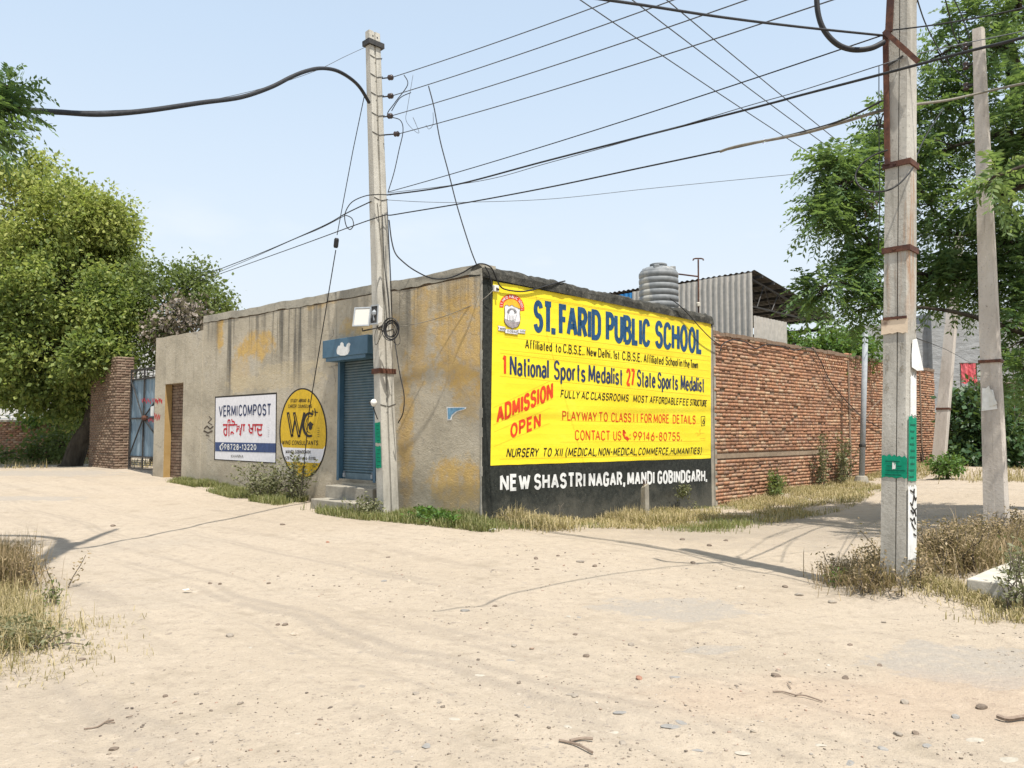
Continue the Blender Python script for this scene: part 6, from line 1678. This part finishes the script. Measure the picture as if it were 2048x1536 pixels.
# weeds at the wall
def weedy(name, label, stems, leaf, mat, seed, per=5):
    """stems: (base Vector, top Vector); leaves along arching stems"""
    b = stems[0][0]; t = thing(name, label, 'weed', tuple(b)); mb = MB(); P, D, T = [], [], []
    for a, c in stems:
        pts = limb(mb, a, c, .006, .003, .10, 6)
        for p in pts[1:]:
            for _ in range(per):
                P.append(tuple(p + Vector((random.gauss(0, .035), random.gauss(0, .035), random.gauss(0, .035))))); D.append((random.gauss(0, 1), random.gauss(0, 1), random.gauss(.1, .6))); T.append(random.random())
    mb.build('stems', M['twig'], t)
    P = np.array(P); D = unit(np.array(D)); Nn = unit(rng.normal(size=P.shape) + np.array([0, 0, .8])); L = leaf * (.6 + .8 * rng.random(len(P)))
    v, q = leaf_quads(P, D, Nn, L, L * .24); np_mesh('leaves', v, q, M[mat], t, np.repeat(np.array(T), 4)); return t
def wstems(N_, px0, px1, n, h0, h1, o0=.1, o1=.4, spread=.25, onP=None):
    out = []
    for _ in range(n):
        q = onP(random.uniform(px0, px1), 950, random.uniform(o0, o1)); a = Vector((q.x, q.y, g1(q.x, q.y) - .02))
        out.append((a, a + Vector((random.gauss(0, spread), random.gauss(0, spread) - .05, random.uniform(h0, h1)))))
    return out
weedy('tall_weed', 'dusty grey green weed clump under the white compost board', wstems(NL, 508, 560, 28, .3, .72, .12, .5, .18, onL), .075, 'leaf_weed', 1, 8)
weedy('tall_weed', 'greener weed clump covering the foot of the oval sign', wstems(NL, 578, 606, 17, .45, 1.0, .12, .4, .15, onL), .075, 'leaf_weed', 2, 7)
weedy('low_weed', 'small grey weed beside the concrete steps', wstems(NL, 718, 742, 18, .15, .4, .5, .8, .14, onL), .06, 'leaf_weed', 3, 7)
weedy('low_weed', 'low bright leafy weeds at the wall foot between corner pole and black wall', wstems(NL, 830, 905, 40, .07, .22, .2, .7, .13, onL), .075, 'leaf_shrub', 4, 6)
weedy('tall_weed', 'dark weed clump at the foot of the brick wall', wstems(NR, 1538, 1568, 22, .25, .6, .12, .4, .14, onR), .07, 'leaf_olive', 5, 7)
weedy('tall_weed', 'thin upright olive weeds against the brick wall between dark clump and steel post', wstems(NR, 1634, 1648, 12, .7, 1.4, .12, .3, .12, onR), .08, 'leaf_weed', 6, 7)
weedy('tall_weed', 'pale upright weeds close to the steel post', wstems(NR, 1678, 1702, 18, .6, 1.5, .12, .5, .14, onR), .085, 'leaf_weed', 7, 7)
weedy('twiggy_weed', 'thin leafy twig leaning on the black part of the wall', [(onR(1398, 1018, .5) * 1.0, onR(1362, 985, .2))] + [(onR(1366, 988, .25), onR(1366 + random.uniform(-14, 14), 978 + random.uniform(-10, 14), .2)) for _ in range(12)], .06, 'leaf_weed', 8, 5)
weedy('dry_twigs', 'pale dead twig sticking up in front of the black wall', [(onR(1112, 1045, .5), onR(1128, 1006, .35)), (onR(1120, 1030, .45), onR(1117, 1008, .4))], .02, 'leaf_dry', 9, 1)
weedy('tall_weed', 'grey stems and pods growing against the end of the drain wall', [(Vector((q.x, q.y, g1(q.x, q.y))), Vector((q.x, q.y, g1(q.x, q.y))) + Vector((random.gauss(0, .1), random.gauss(0, .1), random.uniform(.2, .55)))) for q in [ground_at(random.uniform(2012, 2075), random.uniform(1185, 1235)) for _ in range(22)]], .04, 'leaf_weed', 10, 6)

def dry_bush(label, spots, n, h, seed):
    out = []
    for px, py in spots:
        g = ground_at(px, py)
        for _ in range(n):
            x, y = g.x + random.gauss(0, .16), g.y + random.gauss(0, .14); a = Vector((x, y, g1(x, y) - .02))
            out.append((a, a + Vector((random.gauss(0, h * .35), random.gauss(0, h * .35), h * random.uniform(.5, 1.15)))))
    weedy('dry_bush', label, out, .032, 'brownweed', seed, 9)
dry_bush('brown dead bushy weeds tangled round the foot of the slimmer leaning pole', [(1885, 1128), (1910, 1118), (1940, 1112), (1975, 1104), (2010, 1088), (2040, 1080), (1905, 1138)], 24, .40, 51)
dry_bush('brown dead bushy weeds tangled round the foot of the bracketed pole', [(1725, 1160), (1750, 1160), (1775, 1164), (1812, 1160), (1838, 1142)], 16, .28, 52)
dry_bush('brown dead bushy weeds opposite the shop behind the straw', [(-20, 1150), (0, 1160), (-35, 1175), (12, 1185)], 22, .30, 53)

# --- feathery (pinnate) foliage
def fronds(P, D, Ln, pairs, lw, ll, tint):
    n = len(P); k = np.linspace(.12, 1, pairs)
    side = unit(np.cross(D, np.array([0, 0, 1.0]) + rng.normal(size=D.shape) * .25)); upv = unit(np.cross(side, D))
    Vs, Qs, Ts, cnt = [], [], [], 0
    for s in (-1, 1):
        for t in k:
            c = P + D * (Ln * t)[:, None] - np.array([0, 0, 1.0]) * (Ln * .42 * t * t)[:, None]
            dd = unit(side * s + D * .55 - np.array([0, 0, .45]) + rng.normal(size=D.shape) * .16)
            l = ll * (1 - .45 * abs(t - .45)) * (.8 + .4 * rng.random(n))
            v, q = leaf_quads(c, dd, unit(upv + rng.normal(size=D.shape) * .35), l, l * lw); Vs.append(v); Qs.append(q + cnt); cnt += len(v); Ts.append(np.repeat(tint, 4))
    # rachis
    a = P; b = P + D * (Ln * .5)[:, None] - np.array([0, 0, 1.0]) * (Ln * .105)[:, None]; c = P + D * Ln[:, None] - np.array([0, 0, 1.0]) * (Ln * .42)[:, None]; w = side * .004
    for p, q_ in ((a, b), (b, c)):
        v = np.stack([p - w, p + w, q_ + w, q_ - w], 1).reshape(-1, 3); Vs.append(v); Qs.append(np.arange(len(v)).reshape(-1, 4) + cnt); cnt += len(v); Ts.append(np.repeat(tint, 4))
    return np.concatenate(Vs), np.concatenate(Qs), np.concatenate(Ts)
def feather_tree(name, label, base, trunk, clumps, seed, r0, per=7, Ln=.50, ll=.12, pairs=8, taper=.6, boughs=()):
    """clumps: (centre, radius 3-vector, twigs, tint); every twig ends in a rosette of drooping fronds"""
    t = thing(name, label, 'tree', tuple(base)); mb = MB(); path = smooth_path([Vector(p) for p in trunk], 6); nn = len(path)
    mb.tube(path, [r0 * (1 - taper * (k / nn) ** 1.2) for k in range(nn)], 12)
    for bp, ra, rb_ in boughs: mb.tube(smooth_path(bp, 4), [ra + (rb_ - ra) * k / (4 * (len(bp) - 1)) for k in range(4 * (len(bp) - 1) + 1)], 9)
    P, D, T = [], [], []
    nodes = list(path[nn // 3:])
    for c, r, n, ti in sorted(clumps, key=lambda q_: min((p - Vector(q_[0])).length for p in path)):
        cV = Vector(c); s0 = min(nodes, key=lambda x: (x - cV).length + max(0, x.z - cV.z) * 1.5)
        pts = limb(mb, s0, cV, r0 * .17, r0 * .07, .16); nodes += pts[3:]
        d = rdir(n); q = np.array(c) + d * np.array(r) * (.35 + .65 * rng.random((n, 1)) ** .6)
        for i in range(n):
            e_ = Vector(q[i]); s1 = min(pts, key=lambda x: (x - e_).length); tw = limb(mb, s1, e_, .014, .006, .1, 4)
            tint = min(1, max(0, ti + random.gauss(0, .14)))
            ax = (e_ - s1).normalized(); m = per
            for j in range(m):
                w = 2 * math.pi * (j + random.random() * .7) / m; o = ax.orthogonal().normalized(); o2 = ax.cross(o)
                dd = (o * math.cos(w) + o2 * math.sin(w)) * 1.0 + ax * .45 + Vector((0, 0, .28))
                P.append(tuple(e_ - ax * random.random() * .15)); D.append(tuple(dd)); T.append(tint + random.gauss(0, .06))
    mb.build('trunk', M['bark'], t, smooth=True)
    P = np.array(P); D = unit(np.array(D)); T = np.clip(np.array(T), 0, 1); L = Ln * (.7 + .6 * rng.random(len(P)))
    v, q, ti = fronds(P, D, L, pairs, .19, ll, T); np_mesh('crown', v, q, M['leaf_pinnate'], t, ti); return t
def clump(px, py, Y, rx, ry, dz, n, ti):
    k = Y / 1600; return (tuple(at(px, py, Y)), (rx * k, dz, ry * k), n, ti)
YT = 12.6
tr = at(2230, 1010, 13.0); tr.z = .15
cl = [clump(1690, 372, 12.2, 62, 55, .5, 22, .45), clump(1735, 330, 12.6, 50, 50, .5, 16, .5), clump(1652, 330, 12.2, 26, 24, .3, 7, .62), clump(1640, 425, 12.1, 30, 34, .3, 9, .5), clump(1705, 440, 12.5, 40, 32, .4, 9, .4), clump(1760, 250, 12.8, 28, 60, .4, 10, .3),
      clump(1645, 575, 12.2, 42, 30, .4, 12, .35), clump(1715, 545, 12.6, 55, 38, .5, 16, .35), clump(1750, 610, 12.4, 50, 34, .5, 14, .3), clump(1740, 500, 12.8, 40, 28, .4, 9, .35),
      clump(1880, 110, 13.2, 60, 60, .6, 12, 0.52), clump(1870, 210, 13, 60, 60, .6, 15, 0.52), clump(1880, 310, 12.9, 65, 60, .6, 17, 0.57), clump(1930, 240, 13.4, 60, 80, .6, 13, 0.52), clump(1860, 400, 12.9, 55, 50, .5, 13, 0.52), clump(1900, 470, 13.2, 75, 50, .6, 18, 0.37), clump(1860, 555, 13.0, 60, 45, .5, 16, 0.37), clump(1925, 560, 13.0, 70, 55, .6, 18, 0.37),
      clump(2000, 90, 12.6, 70, 50, .6, 13, 0.62), clump(2030, 180, 12.2, 60, 50, .6, 13, 0.67), clump(2020, 260, 11.9, 60, 45, .6, 13, 0.87), clump(2010, 390, 11.8, 70, 45, .6, 16, 0.82), clump(1985, 355, 9.7, 26, 22, .3, 4, 0.77), clump(2040, 330, 12, 50, 50, .5, 12, 0.72), clump(2010, 480, 12.6, 70, 50, .6, 17, 0.42), clump(2000, 570, 12.8, 70, 45, .6, 17, 0.34), clump(2060, 520, 12.4, 50, 90, .6, 16, 0.42), clump(2050, 680, 11.8, 40, 50, .5, 9, 0.42), clump(2050, 760, 11.6, 40, 45, .5, 8, 0.47), clump(2070, 620, 12.2, 40, 60, .5, 9, 0.42), clump(1960, 30, 12.8, 60, 40, .5, 9, 0.62), clump(2040, 20, 12.5, 60, 45, .5, 9, 0.62),
      clump(2130, 300, 12.5, 80, 200, 1.0, 20, 0.52), clump(2150, 600, 12.5, 70, 120, .9, 13, 0.42), clump(2080, -80, 12.6, 120, 70, .9, 13, 0.62),
      clump(2190, -60, 9.6, 110, 70, .7, 10, .45), clump(2260, 120, 9.5, 100, 80, .7, 9, .45), clump(2180, -220, 9.8, 110, 70, .7, 9, .5), clump(2270, 330, 9.6, 80, 80, .6, 8, .4)]
feather_tree('feathery_tree', 'large feathery leaved tree overhanging the lane behind two concrete poles', tr, [tr, at(2215, 800, 13.0), at(2170, 560, 13.0), at(2110, 360, 13.0), at(2040, 180, 13.0), at(2000, 40, 13.0)], cl, 5, .24)
ns = at(1742, 410, 12.1)
nst = thing('dry_leaf_clump', 'brown clump of dead leaves hanging in the feathery tree beside the bracketed pole', 'dead leaves', tuple(ns))
P = np.array(ns) + rng.normal(size=(60, 3)) * np.array([.045, .045, .075]); D = unit(rng.normal(size=(60, 3)) + np.array([0, 0, -.8])); L = .08 * (.7 + .6 * rng.random(60))
v, q = leaf_quads(P, D, unit(rng.normal(size=(60, 3))), L, L * .3); np_mesh('withered_leaves', v, q, M['leaf_dry'], nst, np.repeat(rng.random(60) * .6, 4))
# --- the tree whose branch reaches in at the upper left; its unseen boughs are added and shaped to throw the road shadow
t2 = Vector((-7.2, 2.2, -.1))
cl = [clump(-12, 225, 7.0, 40, 34, .3, 9, .2), clump(-36, 250, 6.9, 40, 20, .3, 4, .35), clump(30, 215, 7.1, 20, 14, .2, 4, .25), clump(8, 172, 7.1, 16, 14, .2, 3, .45), clump(-80, 220, 6.6, 60, 90, .4, 10, .4),
      ((-5.6, 5.0, 8.2), (.7, .7, .4), 8, .4), ((-4.7, 6.9, 8.0), (.5, .9, .25), 5, .4), ((-4.75, 5.5, 7.4), (.4, .6, .25), 9, .4), ((-4.55, 6.2, 7.7), (.25, .5, .2), 6, .4), ((-6.3, 6.2, 7.0), (.7, .7, .4), 6, .4)]
feather_tree('feathery_tree', 'dark feathery leaved branch reaching in over the end of the heavy cable', t2, [t2, (-7.1, 2.5, 1.8), (-6.7, 3.2, 3.6), (-5.9, 4.0, 5.0), (-4.7, 4.9, 6.6), (-3.84, 5.97, 7.4), (-4.05, 7.4, 7.4), (-4.26, 8.9, 7.4)], cl, 6, .30, taper=.93, boughs=(([(-3.95, 6.7, 7.4), (-4.4, 7.7, 7.5), (-5.0, 8.05, 7.5), (-5.9, 8.1, 7.6)], .10, .05), ([(-3.7, 5.7, 7.2), (-3.95, 6.9, 7.42), (-4.12, 7.6, 7.42)], .16, .06)), per=7, Ln=.36, ll=.085)

# ------------------------------------------------------------------ grass
def blades(name, label, pts, h, w, mat, lean=.5, kind='stuff', tint=None, bend=.35):
    pts = np.asarray(pts); n = len(pts); z = gz(pts[:, 0], pts[:, 1])
    P = np.stack([pts[:, 0], pts[:, 1], z - .01], 1); az = rng.random(n) * 2 * math.pi; H = h * (.45 + .9 * rng.random(n)) * (.35 + 1.3 * fbm(np.stack([pts[:, 0] * 1.4, pts[:, 1] * 1.4, 0 * pts[:, 0] + h], 1), 3, 77))
    hd = np.stack([np.cos(az), np.sin(az), 0 * az], 1); sdv = np.stack([-np.sin(az), np.cos(az), 0 * az], 1)
    ln = lean * rng.random(n); up_ = np.array([0, 0, 1.0])
    mid = P + (up_ * .6 + hd * (ln * .35)[:, None]) * H[:, None]; tip = P + (up_ * (1 - bend * ln[:, None]) + hd * (ln * 1.0)[:, None]) * H[:, None]
    wv = sdv * (w * (.6 + .8 * rng.random(n)))[:, None]
    v = np.stack([P - wv, P + wv, mid + wv * .7, tip, mid - wv * .7], 1).reshape(-1, 3)
    i = np.arange(n)[:, None] * 5
    q = np.concatenate([i + np.array([[0, 1, 2, 4]]), i + np.array([[4, 2, 3, 3]])], 0)
    tri = np.concatenate([i + np.array([[0, 1, 2]]), i + np.array([[0, 2, 4]]), i + np.array([[4, 2, 3]])], 0)
    ti = np.repeat(np.clip((rng.random(n) * .5 + .25) if tint is None else tint, 0, 1), 5)
    o = np_mesh(name, v, tri, M[mat], None, ti); tag(o, label, 'grass', None, kind); return o
def band(P0, d, nrm, u0, u1, wf, n, dens=None, clump=.35, seed=1):
    u = u0 + (u1 - u0) * rng.random(n * 3); w = rng.random(n * 3); s = .02 + w ** 1.15 * np.array([wf(x) for x in u])
    p = np.stack([P0.x + d.x * u + nrm.x * s, P0.y + d.y * u + nrm.y * s], 1)
    f = fbm(np.stack([p[:, 0] * 1.6, p[:, 1] * 1.6, 0 * u], 1), 3, seed)
    edge = s / np.array([wf(x) for x in u])
    keep = f > clump + .22 * edge * rng.random(len(f)); return p[keep][:n]
def near(px, py, off=0.0): return ground_at(px, py)
LW = lambda u: float(np.interp(u, [-1.2, 0, 2, 5, 7, 9, 12, 14], [.5, .85, 1.05, .95, .8, .6, .35, .2]))
blades('grass', 'strip of green grass and weeds along the foot of the plastered wall', band(C, DL, NL, -.9, uL(372), LW, 21000, seed=4, clump=.37), .15, .006, 'grass', .9)
RW = lambda u: float(np.interp(u, [-.3, 0, 1.5, 4, 7, 10, 13, 16], [.4, .7, 2.2, 2.9, 2.7, 2.3, 1.9, 1.5]))
blades('dry_grass', 'strip of dry straw coloured grass along the black wall and brick wall', band(C, DR, NR, -.2, uR(1860), RW, 24000, seed=7, clump=.46), .14, .0055, 'drygrass', 1.5, bend=.6)
blades('grass', 'green tufts mixed into the dry grass along the lane wall', band(C, DR, NR, .0, uR(1850), RW, 6000, seed=17, clump=.56), .10, .005, 'grass', 1.2, bend=.5)
def patch(pxs, n, sx, sy, seed):
    out = []
    for px, py in pxs:
        g = ground_at(px, py); out.append(np.stack([g.x + rng.normal(size=n) * sx, g.y + rng.normal(size=n) * sy], 1))
    return np.concatenate(out)
blades('dry_grass', 'tufts of straw heaped against the black wall', patch([(1075, 1052), (1100, 1058), (1240, 1042), (1262, 1040), (1278, 1046), (1330, 1050), (1030, 1046), (1395, 1040)], 420, .22, .16, 3), .24, .006, 'drygrass', 1.3, bend=.5)
blades('grass', 'green tuft at the corner of the black wall', patch([(1005, 1052), (1025, 1056), (1400, 1062), (1440, 1056), (1460, 1050)], 300, .26, .14, 3), .13, .005, 'grass', 1.0)
blades('dry_weeds', 'brown dry weeds round the foot of the near pole', patch([(1705, 1166), (1735, 1162), (1760, 1172), (1770, 1150), (1805, 1172), (1830, 1148), (1850, 1135)], 420, .15, .13, 5), .24, .0032, 'brownweed', 1.5, bend=.4)
blades('dry_weeds', 'brown dry weeds round the foot of the second pole', patch([(1880, 1125), (1905, 1115), (1930, 1110), (1960, 1108), (1990, 1100), (2020, 1090), (2045, 1085), (1900, 1135), (2070, 1080), (1945, 1128)], 520, .26, .24, 5), .34, .0036, 'brownweed', 1.5, bend=.4)
blades('dry_grass', 'sparse dry grass on the sand bank below the drain wall', patch([(1900, 1180), (1950, 1195), (1985, 1205), (2030, 1220), (1870, 1165), (2040, 1240)], 360, .22, .10, 5), .11, .004, 'drygrass', 1.4, bend=.6)
blades('dry_grass', 'dry straw weeds beside the road opposite the shop', patch([(-40, 1190), (-10, 1215), (0, 1245), (-30, 1270), (15, 1270), (-60, 1235), (-10, 1300)], 760, .18, .17, 5), .18, .0028, 'drygrass', 1.4, bend=.45)
blades('dry_weeds', 'taller brown weeds behind the straw opposite the shop', patch([(-30, 1150), (-15, 1165), (-5, 1150), (-45, 1175), (-15, 1185)], 700, .14, .16, 5), .36, .0032, 'brownweed', 1.0, bend=.3)
blades('dry_grass', 'thin scattered straw on the sand beside the straw weeds', patch([(90, 1260), (130, 1255), (60, 1330), (110, 1300), (10, 1350)], 170, .26, .18, 5), .06, .003, 'drygrass', 1.6, bend=.7)
weedy('low_weed', 'grey green creeping weed among the straw opposite the shop', [(Vector((q.x, q.y, g1(q.x, q.y))), Vector((q.x, q.y, g1(q.x, q.y))) + Vector((random.gauss(0, .12), random.gauss(0, .12), random.uniform(.03, .10)))) for q in [ground_at(random.uniform(-30, 85), random.uniform(1255, 1300)) for _ in range(60)]], .035, 'leaf_weed', 30, 5)
weedy('low_weed', 'small upright leafy weed at the edge of the straw opposite the shop', [(Vector((q.x, q.y, g1(q.x, q.y))), Vector((q.x, q.y, g1(q.x, q.y))) + Vector((random.gauss(0, .03), random.gauss(0, .03), random.uniform(.08, .17)))) for q in [ground_at(random.uniform(92, 116), random.uniform(1205, 1215)) for _ in range(8)]], .035, 'leaf_olive', 31, 3)
weedy('low_weed', 'small green sprig at the edge of the dry weeds round the bracketed pole', [(Vector((q.x, q.y, g1(q.x, q.y))), Vector((q.x, q.y, g1(q.x, q.y))) + Vector((random.gauss(0, .03), random.gauss(0, .03), random.uniform(.08, .14)))) for q in [ground_at(random.uniform(1670, 1684), random.uniform(1168, 1174)) for _ in range(6)]], .035, 'leaf_shrub', 32, 3)
pts = np.stack([rng.uniform(-22, -8, 5000), rng.uniform(23.5, 31, 5000)], 1)
f = fbm(np.stack([pts[:, 0] * .6, pts[:, 1] * .6, 0 * pts[:, 0]], 1), 3, 2)
pts = pts[(f > .45) & (pts[:, 1] > 24.3)]
blades('dry_grass', 'rough dry grass verge before the distant low brick wall', pts, .22, .010, 'drygrass', .9)
pts = np.stack([rng.uniform(9.5, 18, 9000), rng.uniform(18, 30, 9000)], 1)
f = fbm(np.stack([pts[:, 0] * .6, pts[:, 1] * .6, 0 * pts[:, 0]], 1), 3, 2)
blades('dry_grass', 'rough grass at the end of the lane below the dark shrub', pts[f > .46], .2, .010, 'drygrass', .9)

# ------------------------------------------------------------------ stones, twigs and litter
def rock_mesh(seed, sq=.6):
    bm = bmesh.new(); bmesh.ops.create_icosphere(bm, subdivisions=2, radius=1.0); r_ = random.Random(seed)
    ax = [Vector((r_.gauss(0, 1), r_.gauss(0, 1), r_.gauss(0, 1))).normalized() for _ in range(7)]; lim = [r_.uniform(.55, .85) for _ in ax]
    for v in bm.verts:
        for a, l in zip(ax, lim):
            d = v.co.dot(a)
            if d > l: v.co -= a * (d - l)
        v.co.z *= sq; v.co.x *= r_.uniform(.98, 1.02) * 1.15
    me = bpy.data.meshes.new('stone'); bm.to_mesh(me); bm.free(); me.materials.append(M['stone']); return me
rocks = [rock_mesh(k, random.uniform(.45, .8)) for k in range(9)]
stone_mats = [simple('stone_tone', c, tuple(min(.8, x * 1.4) for x in c), 25, .9, .2, bump=.5, bscale=60) for c in ((.14, .11, .085), (.22, .19, .155), (.20, .19, .175), (.32, .27, .21), (.31, .28, .23), (.24, .13, .09))]
def stone(px, py, size, k=None, tone=None, label=None, group='loose stones on the dirt road', name='stone'):
    g = ground_at(px, py); k = random.randrange(9) if k is None else k; tone = random.randrange(4) if tone is None else tone
    me = rocks[k].copy(); me.materials[0] = stone_mats[tone]
    o = bpy.data.objects.new(name, me); COL.objects.link(o)
    size *= .72; o.scale = (size,) * 3; o.rotation_euler = (random.uniform(-.2, .2), random.uniform(-.2, .2), random.uniform(0, 6.28)); o.location = (g.x, g.y, g.z + size * .10)
    return tag(o, label or ('small dark brown stone lying loose on the dirt road', 'small dull brown stone lying loose on the dirt road', 'small grey stone lying loose on the dirt road', 'pale tan stone lying loose on the dirt road', 'pale stone on the dirt road', 'reddish stone lying loose on the dirt road')[tone], 'stone', group)
LS = [(930, 1222, .05, 2), (990, 1213, .034, 0), (768, 1163, .04, 2), (818, 1163, .035, 3), (1072, 1118, .045, 0), (1074, 1139, .035, 0), (1116, 1112, .03, 0), (776, 1115, .035, 0), (1161, 1124, .07, 1), (1190, 1133, .04, 0), (1385, 1127, .045, 0), (1263, 1291, .035, 1), (1150, 1270, .025, 0), (1172, 1313, .03, 0), (1480, 1178, .06, 3), (1571, 1174, .045, 0), (1598, 1191, .05, 1), (1552, 1352, .04, 0), (1964, 1418, .045, 0), (1808, 1406, .035, 1), (1796, 1470, .030, 1), (1766, 1500, .035, 2), (1830, 1467, .025, 0), (832, 1388, .03, 1), (1150, 1392, .028, 1), (1278, 1357, .035, 5), (1029, 1292, .03, 1), (460, 1273, .04, 1), (588, 1270, .045, 3), (570, 1250, .04, 0), (555, 1251, .03, 0), (164, 1320, .03, 0), (228, 1500, .03, 0), (385, 1525, .05, 3), (538, 1168, .035, 0), (420, 1167, .025, 0), (440, 1168, .025, 0), (1365, 1080, .05, 0), (1418, 1092, .05, 0), (1452, 1082, .045, 0), (1768, 1245, .03, 1), (1665, 1205, .045, 1), (1760, 1332, .025, 0), (1700, 1290, .025, 0), (225, 1053, .06, 0), (565, 1050, .06, 0), (655, 1085, .035, 5), (1692, 1357, .03, 0), (1910, 1435, .03, 2), (1245, 1488, .03, 1), (640, 1440, .02, 0), (330, 1393, .022, 0)]
for px, py, s_, t_ in LS: stone(px, py, s_, None, t_)
# flat pale and grey cobbles bedded in the surface
for px, py, s_, t_ in [(1342, 1452, .075, 2), (1362, 1445, .06, 2), (1240, 1424, .055, 2), (1135, 1453, .05, 4), (1226, 1465, .05, 4), (855, 1490, .06, 2), (1055, 1412, .05, 2), (1022, 1321, .05, 2), (1145, 1388, .05, 1), (1350, 1354, .055, 2), (724, 1372, .05, 1), (910, 1438, .05, 4), (1485, 1505, .06, 4), (1950, 1480, .07, 4), (2020, 1520, .08, 4), (1855, 1490, .05, 2), (1138, 1233, .05, 4), (1158, 1234, .04, 2), (500, 1295, .04, 4), (960, 1350, .05, 4), (1640, 1490, .05, 4), (1700, 1525, .06, 2), (1395, 1500, .05, 2), (790, 1505, .05, 1)]:
    g = ground_at(px, py); me = rocks[random.randrange(9)].copy(); me.materials[0] = stone_mats[t_]
    o = bpy.data.objects.new('bedded_cobble', me); COL.objects.link(o); o.scale = (s_ * .62, s_ * .45, s_ * .13); o.rotation_euler = (0, 0, random.uniform(0, 6.28)); o.location = (g.x, g.y, g.z - .001)
    tag(o, {2: 'flat grey cobble bedded in the road surface', 4: 'flat pale cobble bedded in the road surface', 1: 'flat brown cobble bedded in the road surface'}[t_], 'cobble', 'flat cobbles bedded in the road')
# gravel: thousands of small chips as one mass
bm = bmesh.new(); bmesh.ops.create_icosphere(bm, subdivisions=1, radius=1.0); base_v = np.array([tuple(v.co) for v in bm.verts]); base_f = np.array([[v.index for v in f.verts] for f in bm.faces]); bm.free()
def gravel():
    n = 4500
    py = 1050 + 500 * rng.random(n * 2) ** 1.0; px = -150 + 2400 * rng.random(n * 2)
    Y = EYE / ((py - 864) / FPX); X = (px - 1024) / FPX * Y
    f = fbm(np.stack([X * .8, Y * .8, 0 * X], 1), 3, 41); dl_ = (X - C.x) * NL.x + (Y - C.y) * NL.y; dr_ = (X - C.x) * NR.x + (Y - C.y) * NR.y
    k = (f > .40 + .12 * rng.random(len(f))) & (dl_ > .8) & (dr_ > .6); X, Y = X[k][:n], Y[k][:n]; n = len(X)
    s = .0028 * np.exp(rng.normal(size=n) * .55) * (.6 + Y / 9); s = np.clip(s, .0015, .013)
    sc = np.stack([s * (.8 + .6 * rng.random(n)), s * (.8 + .6 * rng.random(n)), s * (.4 + .35 * rng.random(n))], 1)
    a = rng.random(n) * 6.28; b = base_v[None] * (1 + .25 * rng.normal(size=(n, len(base_v), 1))) * sc[:, None]
    x = b[..., 0] * np.cos(a)[:, None] - b[..., 1] * np.sin(a)[:, None]; y = b[..., 0] * np.sin(a)[:, None] + b[..., 1] * np.cos(a)[:, None]
    v = np.stack([x + X[:, None], y + Y[:, None], b[..., 2] + (gz(X, Y) + s * .2)[:, None]], -1).reshape(-1, 3)
    q = (base_f[None] + (np.arange(n) * len(base_v))[:, None, None]).reshape(-1, 3)
    tag(np_mesh('gravel', v, q, M['stone'], None), 'small gravel chips scattered over the dirt road', 'gravel', None, 'stuff')
gravel()
def sticks(label, specs):
    t = thing('twig', label, 'twig', tuple(ground_at(*specs[0][0][0]))); mb = MB()
    for pts, r_ in specs:
        P = []
        for px, py in pts:
            g = ground_at(px, py); g.z += r_ * 1.3 + random.uniform(0, .008); P.append(g)
        mb.tube(smooth_path(P, 4), r_, 5)
    mb.build('stem', M['stick'], t); return t
sticks('thin forked dry twig on the road, the longest of the twigs', [([(1546, 1386), (1565, 1386), (1590, 1394), (1612, 1396), (1645, 1406)], .004), ([(1575, 1370), (1582, 1380)], .003), ([(1590, 1394), (1604, 1388)], .003)])
sticks('short crooked brown twig on the bare sand opposite the shop', [([(168, 1462), (195, 1456), (212, 1446), (228, 1442)], .004), ([(210, 1447), (220, 1449), (230, 1447)], .003), ([(252, 1436), (265, 1436)], .003)])
sticks('thick grey stick lying on the road away from the other twigs', [([(1995, 1440), (2015, 1445), (2048, 1442), (2070, 1448)], .012)])
sticks('flat grey broken branch pressed into the road', [([(1118, 1485), (1140, 1490), (1160, 1497), (1185, 1510)], .006), ([(1140, 1487), (1165, 1482), (1186, 1484)], .007)])
def scrap(label, px, py, s_, mat, name='litter'):
    g = ground_at(px, py); mb = MB(); ring = []
    for k in range(7):
        w = 2 * math.pi * k / 7; r_ = s_ * random.uniform(.6, 1.1); ring.append(g + Vector((r_ * math.cos(w), r_ * .8 * math.sin(w), .012 + random.uniform(0, s_ * .5))))
    for k in range(7): mb.quad(g + Vector((0, 0, .02 + s_ * .35)), ring[k], ring[(k + 1) % 7])
    tag(mb.build(name, M[mat], None), label, 'litter')
scrap('crumpled white plastic litter in the grass near the corner', 972, 1058, .07, 'paper')
scrap('white paper litter in the grass below the compost board', 445, 976, .09, 'paper')
scrap('small white scrap in the grass below the weeds', 482, 984, .07, 'paper')
scrap('pale yellow scrap in the grass before the steps', 662, 1020, .06, 'lampwhite')
scrap('white litter at the foot of the pile by the wall corner', 985, 1063, .06, 'paper')
scrap('thin white strip lying on the open road', 376, 1186, .05, 'paper')
scrap('pale pinkish litter in straw before the black wall', 1100, 1052, .07, 'paper')
stone(958, 1052, .10, 2, 4, 'pale broken brick lump at the corner of the black wall', None, 'rubble_lump')
stone(1100, 1056, .08, 4, 3, 'pinkish rubble lump in the straw before the black wall', None, 'rubble_lump')
stone(1900, 1140, .09, 5, 4, 'white concrete lump at the end of the drain wall', None, 'rubble_lump')
stone(1918, 1137, .07, 1, 4, 'smaller white concrete lump beside the drain wall end', None, 'rubble_lump')
